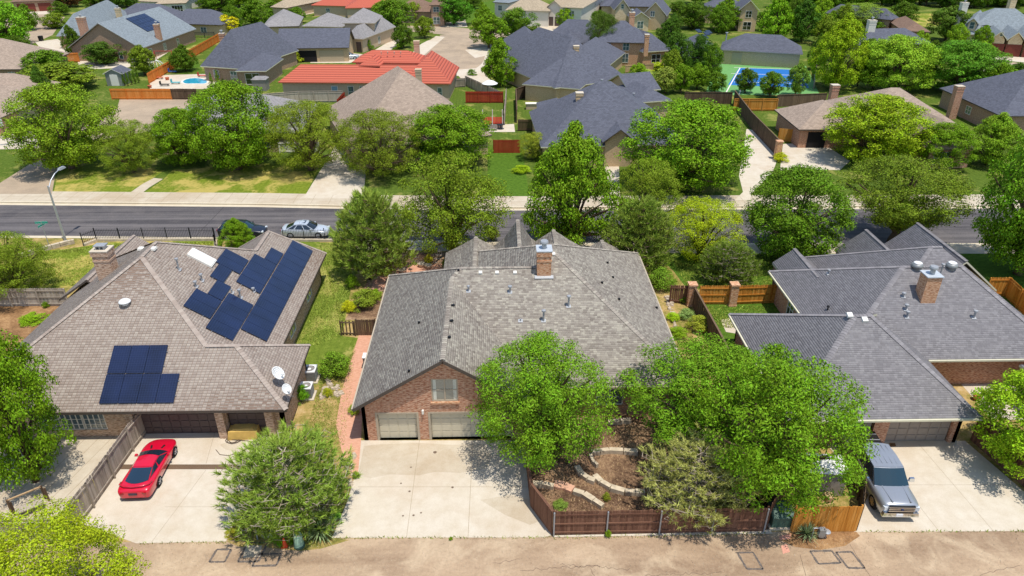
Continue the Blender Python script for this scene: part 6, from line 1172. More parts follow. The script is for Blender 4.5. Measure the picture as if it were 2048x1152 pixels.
def gas_meter(px, py, label, s=1.0):
    b = P(px, py); t = thing('gas_meter', label, 'meter', b); x, y = b.x, b.y; mb = MB(); mb.tube([(x - .5 * s, y, 0), (x - .5 * s, y, .8 * s), (x - .05 * s, y, .8 * s), (x - .05 * s, y, .55 * s)], .04 * s, 7); mb.tube([(x + .3 * s, y, 0), (x + .3 * s, y, .5 * s)], .04 * s, 7); mb.build('pipe', 'galv', t)
    mb = MB(); mb.lathe([(0, -.14), (.2, -.13), (.24, 0), (.2, .13), (0, .14)], (x, y, .36 * s), 14, axis='y'); mb.box((x, y, .62 * s), (.34, .26, .22)); mb.build('meter_body', 'grey_metal', t); mb = MB(); mb.lathe([(0, .06), (.14, .05), (.2, 0), (.2, -.03)], (x + .3 * s, y, .52 * s), 12); mb.build('regulator', 'galv', t)
gas_meter(534, 1078, 'grey gas meter at the foot of the bushy pine', 1.0); gas_meter(1640, 1076, 'grey gas meter beside the yucca and cedar panel', .95)
b = P(570, 1092); t = thing('traffic_cone', 'leaning orange traffic cone beside the pale green pedestal', 'cone', b); mb = MB(); mb.box((b.x, b.y, .02), (.34, .34, .04)); mb.build('base', 'cone_orange', t); mb = MB(); mb.lathe([(.14, .04), (.03, .62), (0, .62)], (b.x, b.y, 0), 14); k = mb.build('cone', 'cone_orange', t)
b = P(599, 1092); t = thing('utility_pedestal', 'pale green telephone pedestal with a rounded cap', 'pedestal', b); mb = MB(); mb.lathe([(.30, 0), (.30, .12), (.24, .16), (.24, .2)], (b.x, b.y, 0), 16); mb.build('base', 'dark_green', t); mb = MB(); mb.lathe([(.25, .14), (.235, .72), (.2, .86), (.1, .93), (0, .94)], (b.x, b.y, 0), 18); mb.build('cover', 'pale_green', t, smooth=True); mb = MB(); mb.lathe([(.262, .28), (.262, .34)], (b.x, b.y, 0), 18); mb.build('band', 'pale_green', t)
b = P(1563, 1058); t = thing('transformer_cabinet', 'dark green transformer cabinet with sloped lid in the tree shade', 'cabinet', b); x, y = b.x, b.y; mb = MB(); mb.box((x, y + .55, .06), (1.4, 1.3, .12)); mb.build('pad', 'concrete_old', t)
mb = MB(); mb.face([(x - .58, y, .12), (x + .58, y, .12), (x + .58, y, .86), (x - .58, y, .86)]); mb.face([(x - .58, y + 1.05, .12), (x - .58, y, .12), (x - .58, y, .86), (x - .58, y + .5, 1.02), (x - .58, y + 1.05, 1.02)]); mb.face([(x + .58, y, .12), (x + .58, y + 1.05, .12), (x + .58, y + 1.05, 1.02), (x + .58, y + .5, 1.02), (x + .58, y, .86)]); mb.face([(x + .58, y + 1.05, .12), (x - .58, y + 1.05, .12), (x - .58, y + 1.05, 1.02), (x + .58, y + 1.05, 1.02)]); mb.build('cabinet_body', 'dark_green', t)
mb = MB(); mb.face([(x - .63, y - .05, .845), (x + .63, y - .05, .845), (x + .63, y + .5, 1.03), (x - .63, y + .5, 1.03)]); mb.face([(x - .63, y + .5, 1.03), (x + .63, y + .5, 1.03), (x + .63, y + 1.1, 1.03), (x - .63, y + 1.1, 1.03)]); mb.face([(x - .63, y - .05, .8), (x + .63, y - .05, .8), (x + .63, y - .05, .845), (x - .63, y - .05, .845)]); mb.build('lid', 'dark_green', t)
def ac(px, py, s, label):
    b = P(px, py); t = thing('air_conditioner', label, 'air conditioner', b); x, y = b.x, b.y; mb = MB(); mb.box((x, y, .04), (s + .25, s + .25, .08)); mb.build('pad', 'concrete', t); mb = MB()
    mb.box((x, y, .46), (s * .94, s * .94, .76)); mb.build('coil_case', 'grill_grey', t)
    for j in range(11): mb = MB(); mb.box((x, y, .14 + j * .06), (s * .97, s * .97, .018)); mb.build('louvre', 'grey_metal', t)
    mb = MB(); r = s * .40
    for k in range(24):
        a0, a1 = 2 * math.pi * k / 24, 2 * math.pi * (k + 1) / 24; o = []
        for a in (a0, a1): m = max(abs(math.cos(a)), abs(math.sin(a))); o.append((x + s * .5 * math.cos(a) / m, y + s * .5 * math.sin(a) / m, .93))
        i0, i1 = (x + r * math.cos(a0), y + r * math.sin(a0)), (x + r * math.cos(a1), y + r * math.sin(a1))
        mb.face([(*i0, .93), o[0], o[1], (*i1, .93)]); mb.face([o[0], (o[0][0], o[0][1], .84), (o[1][0], o[1][1], .84), o[1]]); mb.face([(*i0, .84), (*i0, .93), (*i1, .93), (*i1, .84)])
    mb.build('top_cover', 'white_metal', t); mb = MB(); mb.lathe([(0, .9), (r * .35, .89), (r * .35, .86)], (x, y, 0), 12); mb.build('fan_motor', 'white_metal', t); mb = MB()
    for k in range(3): a = k * 2.094; mb.box((x + r * .55 * math.cos(a), y + r * .55 * math.sin(a), .86), (r * .8, r * .5, .02), a)
    mb.lathe([(0, .845), (r, .845)], (x, y, 0), 20); mb.build('fan', 'grill_grey', t)
ac(622, 758, .95, 'larger air conditioner with white fan cover nearer the lawn'); ac(615, 792, .85, 'smaller air conditioner on a pad beside the bright shrub')
def dish(mount, label, r, face, mast):
    t = thing('satellite_dish', label, 'satellite dish', mount); m = Vector(mount); top = m + Vector(mast); mb = MB(); mb.tube([m, top], .03, 6); mb.tube([m + Vector((.35, .3, 0)), top - Vector(mast) * .3], .015, 5); mb.build('mast', 'galv', t)
    f = Vector(face).normalized(); u = f.cross(Vector((0, 0, 1))).normalized(); v = u.cross(f); mb = MB(); n = 22; rings = []
    for k in range(5):
        rr = r * k / 4; rings.append([top + f * (.12 + .28 * (rr / r) ** 2 * r) + (u * math.cos(a) * rr * .86 + v * math.sin(a) * rr) for a in [2 * math.pi * i / n for i in range(n)]])
    for a, b in zip(rings[:-1], rings[1:]):
        for i in range(n): mb.face([a[i], b[i], b[(i + 1) % n], a[(i + 1) % n]])
    o = mb.build('reflector', 'white_plastic', t, smooth=True); md = o.modifiers.new('s', 'SOLIDIFY'); md.thickness = .02
    lnb = top + f * (r * 1.25) - v * (r * .55); mb = MB(); mb.tube([top + f * .1 - v * (r * .9), lnb], .018, 5); mb.build('feed_arm', 'galv', t); mb = MB(); mb.tube([lnb - f * .05, lnb - f * .2 + v * .06], .06, 8); mb.build('receiver', 'white_plastic', t)
q = on_plane(lf['wright'], 558, 768); dish(q, 'larger white satellite dish on the tan roof slope', .47, (.75, -.35, .75), (-.05, 0, .75)); q = on_plane(lf['wright'], 575, 800); dish(q, 'smaller white satellite dish at the tan roof eave', .35, (.6, -.55, .7), (0, 0, .8))
def yucca(px, py, s, label, n=130):
    b = P(px, py); mb = MB(); rn = random.Random(px)
    for i in range(n):
        a = rn.uniform(0, 6.28); e = rn.uniform(.12, 1.35); L = s * rn.uniform(.7, 1.1); d = Vector((math.cos(a) * math.cos(e), math.sin(a) * math.cos(e), math.sin(e))); sd = Vector((-d.y, d.x, 0)).normalized() * .022 * s; p = Vector((b.x, b.y, .12)); m = p + d * L * .55; t_ = p + d * L - Vector((0, 0, .14 * L * math.cos(e)))
        mb.face([p - sd, p + sd, m + sd, m - sd]); mb.face([m - sd, m + sd, t_])
    o = mb.build('yucca', 'leaf', uv=False); o.color = srgb(120, 138, 96); tag(o, label, 'plant')
yucca(640, 1064, 1.35, 'large spiky yucca at the edge of the wide drive', 240); yucca(1612, 1072, .85, 'small spiky yucca in front of the cedar panel')
# storage box, stump, hose, tarp, bin
b = P(1645, 985); t = thing('storage_shed', 'pale grey plastic storage shed inside the cedar enclosure', 'shed', b); mb = MB(); mb.box((b.x, b.y + .5, .85), (2.2, 1.4, 1.7), -.1); mb.build('shed_wall', 'fascia_grey', t); mb = MB(); mb.box((b.x, b.y + .5, 1.78), (2.4, 1.65, .16), -.1, taper=.12); mb.build('shed_roof', 'trim_white', t)
b = P(1656, 1000); mb = MB(); mb.lathe([(0, .42), (.26, .42), (.28, .38), (.29, .05), (.33, 0)], (b.x, b.y, 0), 16); tag(mb.build('tree_stump', 'wood_tan'), 'cut tree stump beside the pale storage shed', 'stump')
b = P(489, 868); t = thing('tarp_bundle', 'yellow tarp covered bundle by the garage door', 'tarp', b); mb = MB(); mb.box((b.x + .1, b.y - .1, .32), (2.0, 1.0, .64), .05, taper=.12); mb.box((b.x + .1, b.y - .1, .68), (1.7, .8, .12), .05, taper=.3); mb.build('tarp_cover', 'yellow_tarp', t)
hz = MB(); pts = []
for i in range(60): a = i * .55; r = .42 + .1 * math.sin(i * .7); c = P(468, 880); pts.append((c.x + r * math.cos(a) + (.03 * i if i > 40 else 0), c.y + r * .8 * math.sin(a), .04 + .0008 * i))
for px, py in ((500, 893), (480, 905), (458, 912), (440, 910), (432, 900)): c = P(px, py); pts.append((c.x, c.y, .035))
hz.tube(pts, .02, 5); tag(hz.build('garden_hose', 'hose', uv=False), 'coiled garden hose on the concrete by the yellow tarp', 'hose')
hz = MB(); c = P(476, 1049); hz.tube([(c.x + .34 * (1 - i * .012) * math.cos(i * .5), c.y + .34 * (1 - i * .012) * math.sin(i * .5), .04 + i * .003) for i in range(40)], .022, 5); tag(hz.build('garden_hose', 'hose', uv=False), 'small coil of brown hose in the dry grass', 'hose')
b = P(733, 738); t = thing('wheeled_bin', 'white wheeled bin against the house beside the paver walk', 'bin', b); mb = MB(); mb.box((b.x + .1, b.y + .2, .5), (.5, .55, 1.0), 0, taper=-.12); mb.build('bin_body', 'grill_grey', t); mb = MB(); mb.box((b.x + .1, b.y + .2, 1.04), (.62, .68, .08)); mb.build('lid', 'white_plastic', t)
for px, py, lb in ((830, 528, 'blue grey metal garden trellis nearer the pine'), (876, 531, 'blue grey metal garden trellis nearer the rear gable')):
    b = P(px, py); t = thing('trellis', lb, 'trellis', b); mb = MB()
    for i in range(5): mb.tube([(b.x - .4 + .2 * i, b.y, 0), (b.x - .4 + .2 * i, b.y, 1.5 + .25 * math.sin(math.pi * i / 4))], .018, 5)
    for z in (.3, .7, 1.1, 1.5): mb.tube([(b.x - .4, b.y, z), (b.x + .4, b.y, z)], .014, 5)
    mb.build('lattice', 'grey_metal', t)
for px, py, lb in ((843, 533, 'round stone planter beside the yellow plant'), (857, 536, 'second round stone planter on the rear patio'), (805, 545, 'low stone bench stone on the rear patio')): b = P(px, py); mb = MB(); mb.lathe([(0, .3), (.26, .3), (.34, .36), (.36, .3), (.26, .05), (.2, 0)], (b.x, b.y, 0), 14); tag(mb.build('stone_planter', 'stone', smooth=True), lb, 'planter')
# patio things behind the grey fence
b = P(60, 1028); t = thing('wooden_bench', 'weathered wooden bench frame on the tan patio', 'bench', P(60, 1035))
a, c = P(25, 1026), P(92, 998); mb = MB(); mb.bar(a + Vector((0, 0, .95)), c + Vector((0, 0, .95)), .09, .07); mb.build('top_rail', 'wood_tan', t)
for s in (a, c):
    for dx in (0, .28): mb = MB(); mb.box((s.x + dx, s.y - dx * .6, .5), (.09, .09, 1.0)); mb.build('post', 'wood_dark', t)
mb = MB(); mb.bar(a + Vector((.5, -.35, .45)), c + Vector((.3, -.6, .45)), .55, .06); mb.build('seat', 'wood_grey', t)
strips('deck_line', [[(230 - k * 26, 870), (70 - k * 26, 1030)] for k in range(-1, 9)], .03, .0145, 'joint', bpy.data.objects['patio_deck'])
# backyards far off: shed, swing, trampoline, loungers, hoop, deck
b = P(232, 172); t = thing('garden_shed', 'blue grey garden shed with white trim and dark gable roof', 'shed', b); x, y = b.x, b.y; mb = MB(); mb.prism([(x - 1.5, y), (x + 1.5, y), (x + 1.5, y + 3.4), (x - 1.5, y + 3.4)], 0, 2.3); mb.face([(x - 1.5, y, 2.3), (x + 1.5, y, 2.3), (x, y, 3.0)]); mb.build('wall', 'grey_metal', t)
slab_roof('roof', [[(x - 1.75, y - .2, 2.2), (x - 1.75, y + 3.6, 2.2), (x, y + 3.6, 3.08), (x, y - .2, 3.08)], [(x + 1.75, y + 3.6, 2.2), (x + 1.75, y - .2, 2.2), (x, y - .2, 3.08), (x, y + 3.6, 3.08)]], ['sh_dark', 'trim_white'], t, .1); mb = MB(); mb.box((x, y - .03, 1.05), (1.4, .05, 2.0)); mb.build('door', 'trim_white', t)
b = P(520, 182); t = thing('garden_shed', 'small grey storage shed by the red tile house', 'shed', b); mb = MB(); mb.box((b.x, b.y + 1, 1.0), (2.4, 2.0, 2.0)); mb.build('wall', 'grill_grey', t); mb = MB(); mb.box((b.x, b.y + 1, 2.1), (2.7, 2.3, .3), 0, taper=.3); mb.build('roof', 'sh_grey', t)
b = P(330, 124); t = thing('swing_set', 'red and grey swing set on the lawn by the orange fence', 'swing set', b); mb = MB(); x, y = b.x, b.y
for dx in (-1.8, 1.8): mb.tube([(x + dx, y - .8, 0), (x + dx, y, 2.2), (x + dx, y + .8, 0)], .06, 6)
mb.tube([(x - 1.8, y, 2.2), (x + 1.8, y, 2.2)], .06, 6); mb.build('frame', 'red_plastic', t); mb = MB()
for dx in (-.8, .6): mb.tube([(x + dx - .2, y, 2.2), (x + dx - .2, y, .5)], .02, 4); mb.tube([(x + dx + .2, y, 2.2), (x + dx + .2, y, .5)], .02, 4); mb.box((x + dx, y, .5), (.5, .25, .05))
mb.build('swing', 'black_plastic', t)
b = P(283, 130); t = thing('trampoline', 'round dark trampoline with net beside the brick house', 'trampoline', b); mb = MB(); mb.lathe([(0, .85), (1.7, .85)], (b.x, b.y, 0), 24); mb.build('mat', 'black_plastic', t); mb = MB(); mb.lathe([(1.7, .86), (1.95, .86), (1.95, .78), (1.7, .78)], (b.x, b.y, 0), 24); mb.build('rim', 'fascia_grey', t); mb = MB()
for k in range(8): a = k * .785; mb.tube([(b.x + 1.95 * math.cos(a), b.y + 1.95 * math.sin(a), 0), (b.x + 1.95 * math.cos(a), b.y + 1.95 * math.sin(a), 2.4)], .04, 5)
mb.build('post', 'iron', t)
b = P(314, 136); t = thing('climbing_dome', 'white climbing dome frame by the orange fence', 'climbing frame', b); mb = MB()
for k in range(6): a = k * math.pi / 6; mb.tube([(b.x + 1.5 * math.cos(a) * math.cos(e), b.y + 1.5 * math.sin(a) * math.cos(e), 1.5 * abs(math.sin(e))) for e in [math.pi * i / 10 for i in range(11)]], .04, 4)
mb.build('frame', 'white_metal', t)
for px, py, m, lb in ((352, 168, 'teal_plastic', 'teal sun lounger on the pool patio'), (330, 172, 'black_plastic', 'dark sun lounger on the pool patio'), (318, 158, 'terracotta', 'terracotta lounger by the planted bed'), (346, 146, 'blue_plastic', 'blue pool slide chair on the pool deck'), (405, 154, 'red_plastic', 'red pool chair beside the water')):
    b = P(px, py); t = thing('pool_lounger', lb, 'lounger', b); mb = MB(); mb.box((b.x, b.y, .32), (1.6, .6, .08)); mb.build('seat', m, t); mb = MB(); mb.box((b.x - .75, b.y, .6), (.1, .6, .6)); mb.build('backrest', m, t); mb = MB()
    for dx in (-.6, .6):
        for dy in (-.22, .22): mb.box((b.x + dx, b.y + dy, .15), (.06, .06, .3))
    mb.build('leg', 'iron', t)
for px, py, lb in ((335, 160, 'low planter pot on the pool patio'), (300, 176, 'clay pot at the patio edge')): b = P(px, py); mb = MB(); mb.lathe([(0, .4), (.3, .4), (.34, .5), (.38, .45), (.25, 0)], (b.x, b.y, 0), 12); tag(mb.build('plant_pot', 'terracotta'), lb, 'pot')
b = P(18, 292); t = thing('basketball_hoop', 'basketball hoop with white backboard by the taupe garage', 'hoop', b); mb = MB(); mb.tube([(b.x, b.y, 0), (b.x, b.y, 2.9), (b.x - .5, b.y, 3.2)], .06, 7); mb.build('pole', 'iron', t); mb = MB(); mb.box((b.x - .7, b.y, 3.2), (1.5, .06, 1.0), .5); mb.build('backboard', 'white_plastic', t); mb = MB(); mb.lathe([(.24, 0), (.26, 0)], (b.x - .5, b.y - .35, 2.95), 14); mb.build('rim', 'red_plastic', t)
b = P(985, 262); t = thing('wooden_deck', 'raised brown wooden deck with white rail posts behind the brown roof', 'deck', b); x, y = b.x, b.y
for k in range(14): mb = MB(); mb.box((x - 1.5 + k * .23, y + 3, .75), (.2, 3.6, .06)); mb.build('plank', 'wood_red', t)
mb = MB()
for dx in (-1.5, 0, 1.5):
    for dy in (1.2, 4.8): mb.box((x + dx, y + dy, .95), (.12, .12, 1.9))
mb.build('post', 'trim_white', t); mb = MB()
for k in range(3): mb.box((x, y + .95 - k * .32, .6 - k * .2), (1.4, .32, .06))
mb.build('step', 'fascia_grey', t); sheet('patio', [(978, 250), (1028, 248), (1030, 264), (976, 264)], .012, 'concrete')
b = P(1002, 258); t = thing('patio_table', 'small dark patio table with chairs on the far concrete patio', 'table', b); mb = MB(); mb.lathe([(0, .74), (.6, .74), (.6, .7), (0, .7)], (b.x, b.y, 0), 16); mb.build('tabletop', 'black_plastic', t); mb = MB(); mb.tube([(b.x, b.y, 0), (b.x, b.y, .7)], .05, 6); mb.build('leg', 'iron', t)
b = P(980, 190); t = thing('patio_umbrella', 'blue and white round umbrella behind the red fence', 'umbrella', b); mb = MB(); mb.tube([(b.x, b.y, 0), (b.x, b.y, 2.5)], .04, 6); mb.build('pole', 'alu_pole', t); mb = MB(); mb.lathe([(1.4, 2.0), (.8, 2.35), (0, 2.6)], (b.x, b.y, 0), 10); mb.build('canopy', 'white_plastic', t)
b = P(1068, 218); t = thing('outdoor_counter', 'pale outdoor counter with a pot in the narrow fenced yard', 'counter', b); mb = MB(); mb.box((b.x, b.y, .45), (2.6, .8, .9)); mb.build('counter_base', 'stucco_tan', t); mb = MB(); mb.box((b.x, b.y, .94), (2.8, 1.0, .08)); mb.build('counter_top', 'sand_white', t)
b = P(1908, 134); mb = MB(); mb.box((b.x, b.y, .5), (.6, .7, 1.0), 0, taper=-.12); mb.box((b.x, b.y, 1.04), (.66, .78, .08)); b = P(2012, 134); tag(mb.build('wheeled_bin', 'black_plastic'), 'black wheeled bin at the far street by the stone house', 'bin'); mb = MB(); bb = P(83, 82); mb.box((bb.x, bb.y, .55), (.7, .8, 1.1), 0, taper=-.12); mb.box((bb.x, bb.y, 1.14), (.76, .86, .08)); tag(mb.build('wheeled_bin', 'black_plastic'), 'dark wheeled bin on the pale paving of the side street', 'bin')
for dx, lb in ((0, 'terracotta pot in the courtyard nearer the roof edge'), (1.0, 'second potted plant in the courtyard')): b = P(1952, 800); mb = MB(); mb.lathe([(0, .35), (.2, .35), (.26, .42), (.28, .38), (.18, 0)], (b.x + dx, b.y, .01), 12); tag(mb.build('plant_pot', 'terracotta'), lb, 'pot')
# ------------------------------------------------------------------ vehicles: +x is forward, origin on the ground at the middle
def loft(rows, close=False):                                     # rows of equal length -> quads
    mb = MB(); n = len(rows[0])
    for r in rows: mb.v += [tuple(p) for p in r]
    for i in range(len(rows) - 1):
        for j in range(n - 1): mb.f.append((i * n + j, i * n + j + 1, (i + 1) * n + j + 1, (i + 1) * n + j)); mb.m.append(0)
    mb.f.append(tuple(range(n))[::-1]); mb.m.append(0); mb.f.append(tuple(range((len(rows) - 1) * n, len(rows) * n))); mb.m.append(0)
    return mb
def body_rows(st):                                               # station: x, half width at sill, at belt, z sill, z belt, z centre line
    rows = []
    for x, ws, wb, zs, zb, zc in st:
        h = [(ws * .96, zs), (ws, zs + (zb - zs) * .32), (wb, zs + (zb - zs) * .66), (wb * .97, zb), (wb * .72, zb + (zc - zb) * .62), (wb * .35, zc - (zc - zb) * .06)]
        rows.append([(x, -w, z) for w, z in h] + [(x, 0, zc)] + [(x, w, z) for w, z in h[::-1]])
    return rows
def wheel(t, x, y, r, w, rimm, spokes=5):
    mb = MB(); mb.lathe([(r * .62, -w / 2), (r * .9, -w / 2), (r, -w * .36), (r, w * .36), (r * .9, w / 2), (r * .62, w / 2)], (x, y, r), 22, axis='y'); wh = mb.build('wheel', 'rubber', t, smooth=True)
    s = 1 if y > 0 else -1; mb = MB(); mb.lathe([(r * .64, w * .46 * s), (r * .58, w * .38 * s), (r * .55, w * .1 * s), (0, w * .1 * s)], (x, y, r), 20, axis='y')
    for k in range(spokes):
        a = 2 * math.pi * k / spokes; mb.bar((x, y + s * w * .4, r), (x + r * .6 * math.cos(a), y + s * w * .42, r + r * .6 * math.sin(a)), r * .2, w * .12)
    mb.lathe([(r * .16, w * .47 * s), (0, w * .47 * s)], (x, y, r), 10, axis='y'); mb.build('rim', rimm, wh)
    mb = MB(); mb.lathe([(0, -.02 * s), (r * 1.13, -.02 * s), (r * 1.13, .012 * s), (0, .012 * s)], (x, y + s * (w / 2 - .075), r * 1.02), 22, axis='y'); mb.build('wheel_well', 'black_plastic', t)
def patch(t, name, pts, mat, th=.012):
    mb = MB(); mb.face(pts); return mb.build(name, mat, t)
def cabin(t, zb, front, fr, rr, rear, wb, wr, zr, paintm, glassm, zrear=None, pillar=True, wbr=None, bpill=(.5,), lift=.012, rbow=-.12):
    # belt points: front (windscreen foot), rear (rear window foot); roof from fr to rr
    zrear = zrear or zb; wbr = wbr or wb; N = 6; S_ = lambda a, b, k: a + (b - a) * k
    def arc(x, w, z, bow, cr): return [Vector((x + bow * (1 - (2 * i / N - 1) ** 2), w * (2 * i / N - 1), z + cr * (1 - (2 * i / N - 1) ** 2))) for i in range(N + 1)]
    wf, wr_f, r_r, wre = arc(front, wb * .9, zb, .16, .03), arc(fr, wr, zr, .10, .05), arc(rr, wr * .97, zr - .02, -.06, .05), arc(rear, wbr * .86, zrear, rbow, .03)
    mb = MB(); mid = arc((fr + rr) / 2, wr * 1.01, zr + .03, 0, .06); rows = [wr_f, mid, r_r]
    for a, b in zip(rows[:-1], rows[1:]):
        for i in range(N): mb.face([a[i], a[i + 1], b[i + 1], b[i]][::-1])
    sl = [Vector((front, -wb * .93, zb)), Vector((rear, -wbr * .9, zrear)), r_r[0], wr_f[0]]
    mb.build('roof_panel', paintm, t, smooth=True, uv=False)
    def panel(name, lo, hi, inset=.06):
        g = MB(); q = []
        for r_, o in ((lo, hi), (hi, lo)): q.append([r_[i].lerp(o[i], inset) for i in range(N + 1)])
        for i in range(N): g.face([q[0][i], q[0][i + 1], q[1][i + 1], q[1][i]])
        return g.build(name, glassm, t, smooth=True, uv=False)
    panel('windscreen', wf, wr_f); panel('rear_window', wre[::-1], r_r[::-1])
    sm = MB()                                                     # painted shell under the glass: pillars and frame
    for lo, hi in ((wf, wr_f), (wre, r_r)):
        for i in range(N): sm.face([p - Vector((0, 0, .02)) for p in (lo[i], lo[i + 1], hi[i + 1], hi[i])])
    for sg in (-1, 1):
        m = lambda v, k=0: Vector((v.x, v.y * (1 if sg < 0 else -1), v.z))
        P4 = [m(p) for p in sl]; ctr = sum(P4, Vector()) / 4; sm.face([p + Vector((0, -sg * .01, -.005)) for p in (P4 if sg < 0 else P4[::-1])])
        cuts = [0.0] + list(bpill) + [1.0]
        for a, b in zip(cuts[:-1], cuts[1:]):
            e0, e1 = .06 if a == 0 else .025, .06 if b == 1 else .025; a_, b_ = a + e0, b - e1; L = lambda k, z: (P4[0].lerp(P4[1], k)).lerp(P4[3].lerp(P4[2], k), z)
            q = [L(a_, .08), L(b_, .08), L(b_, .9), L(a_, .9)]; q = [p + Vector((0, sg * .012, .003)) for p in q]; patch(t, 'side_window', q if sg < 0 else q[::-1], glassm)
    sm.build('cabin_shell', paintm, t, uv=False)
def place(t, px, py, ang):
    b = P(px, py); t.location = (b.x, b.y, 0.01); t.rotation_euler = (0, 0, ang)
def carbody(t, st, paintm, sub=2):
    o = loft(body_rows(st)).build('body', paintm, t, smooth=True, uv=False); m = o.modifiers.new('s', 'SUBSURF'); m.levels = m.render_levels = sub; return o
# red sports car
t = thing('sports_car', 'bright red low sports coupe with dark rear hatch glass parked on the drive', 'car')
carbody(t, [(2.46, .40, .46, .28, .46, .50), (2.36, .66, .68, .2, .54, .60), (1.95, .86, .90, .18, .66, .74), (1.45, .90, .92, .2, .78, .82), (.85, .88, .90, .2, .84, .90), (.2, .87, .91, .2, .86, .92), (-.6, .88, .92, .2, .88, .94), (-1.3, .92, .95, .22, .92, .98), (-1.9, .90, .94, .26, .94, 1.0), (-2.25, .88, .9, .26, .92, .99), (-2.42, .8, .84, .30, .84, .9), (-2.47, .66, .74, .36, .74, .8)], 'car_red')
cabin(t, .86, .92, .14, -.72, -1.78, .9, .56, 1.2, 'car_red', 'glass_rear', zrear=.99, wbr=.74, bpill=(.52,), rbow=-.3)
for s in (-1, 1):
    wheel(t, 1.42, s * .83, .33, .24, 'rim_silver'); wheel(t, -1.16, s * .83, .33, .25, 'rim_silver')
    mb = MB(); mb.box((.6, s * .94, .9), (.16, .16, .11), 0, taper=.2); mb.build('door_mirror', 'car_red', t)
    mb = MB(); mb.box((-2.44, s * .52, .70), (.06, .4, .12), s * .3); mb.build('tail_light', 'tail_red', t); mb = MB(); mb.box((1.35, s * .34, .845), (.32, .1, .03), s * .25); mb.build('bonnet_scoop', 'black_plastic', t)
    mb = MB(); mb.box((-.05, s * .885, .5), (1.15, .03, .012)); mb.build('door_seam', 'black_plastic', t)
mb = MB(); mb.tube([(-1.75, -.86, .97), (-2.05, -.8, 1.05), (-2.24, -.5, 1.08), (-2.3, 0, 1.09), (-2.24, .5, 1.08), (-2.05, .8, 1.05), (-1.75, .86, .97)], [.03, .05, .055, .055, .055, .05, .03], 8); mb.build('spoiler', 'car_red', t, smooth=True)
mb = MB(); mb.box((-2.49, 0, .66), (.03, .46, .15)); mb.build('number_plate', 'plate_dark', t)
a, b = P(283, 990), P(336, 892); place(t, 304, 944, math.atan2(b.y - a.y, b.x - a.x)); t.scale = (1, 1.02, .93)
# silver pickup
t = thing('pickup_truck', 'silver four door pickup truck with black bed cover parked on the drive', 'truck')
carbody(t, [(2.93, .70, .74, .48, 1.0, 1.12), (2.88, .88, .9, .44, 1.06, 1.18), (2.74, .95, .97, .42, 1.12, 1.24), (2.3, .97, .99, .42, 1.15, 1.28), (1.7, .97, 1.0, .42, 1.16, 1.30), (1.4, .97, 1.0, .42, 1.17, 1.28), (0, .97, 1.0, .42, 1.18, 1.22), (-1.05, .97, 1.0, .42, 1.18, 1.22), (-1.2, .97, 1.0, .42, 1.2, 1.22), (-2.7, .97, 1.0, .46, 1.2, 1.22), (-2.85, .95, .98, .5, 1.18, 1.2), (-2.9, .9, .94, .52, 1.15, 1.18)], 'car_silver', 1)
cabin(t, 1.2, 1.58, .82, -1.02, -1.3, 1.0, .78, 1.9, 'car_silver', 'glass_teal', zrear=1.22, wbr=1.0, bpill=(.5,))
mb = MB()
for k in range(-2, 3): mb.box((-.12, k * .26, 1.975 - abs(k) * abs(k) * .008), (1.5, .06, .025))
mb.build('roof_rib', 'car_silver', t)
mb = MB(); mb.box((-2.1, 0, 1.25), (1.5, 1.8, .05)); bc = mb.build('bed_cover', 'black_plastic', t); mb = MB()
for x in (-1.6, -2.1, -2.6): mb.box((x, 0, 1.285), (.05, 1.76, .02))
mb.build('cover_strip', 'galv', bc)
for s in (-1, 1):
    wheel(t, 1.9, s * .84, .40, .28, 'rim_bronze', 8); wheel(t, -1.78, s * .84, .40, .28, 'rim_bronze', 8)
    mb = MB(); mb.box((1.18, s * 1.18, 1.32), (.14, .28, .24), 0, taper=.15); mb.box((1.2, s * 1.04, 1.26), (.08, .14, .06)); mb.build('door_mirror', 'chrome', t)
    mb = MB(); mb.box((2.84, s * .74, .90), (.16, .34, .24), s * -.25); mb.build('headlight', 'light_clear', t); mb = MB(); mb.box((2.2, s * .5, 1.25), (1.2, .06, .05), s * -.06); mb.build('bonnet_crease', 'car_silver', t)
    for x in (.35, -.6): mb = MB(); mb.box((x, s * 1.005, 1.06), (.2, .03, .04)); mb.build('door_handle', 'chrome', t)
    mb = MB(); mb.box((-2.9, s * .86, .98), (.06, .14, .4)); mb.build('tail_light', 'tail_red', t)
    mb = MB(); mb.box((2.98, s * .62, .5), (.06, .3, .12)); mb.build('fog_lamp_recess', 'black_plastic', t)
mb = MB(); mb.box((2.93, 0, .92), (.08, 1.3, .4)); gr = mb.build('grille', 'black_plastic', t); mb = MB()
for z in (.80, .92, 1.04): mb.box((2.98, 0, z), (.05, 1.34, .06))
mb.build('grille_bar', 'chrome', gr); mb = MB(); mb.lathe([(0, .03), (.06, .03), (.075, .0)], (3.01, 0, .93), 14, axis='x'); e = mb.build('emblem', 'emblem_blue', t); e.scale = (1, 1, 1)
mb = MB(); mb.box((2.93, 0, .56), (.22, 1.86, .26), 0, taper=.06); mb.build('front_bumper', 'chrome', t); mb = MB(); mb.box((3.05, -.08, .56), (.02, .34, .17)); mb.build('number_plate', 'plate', t)
a, b = P(1714, 885, .9), P(1790, 1012, .9); place(t, 1748, 964, math.atan2(b.y - a.y, b.x - a.x)); t.scale = (1.05, 1.07, 1.05)
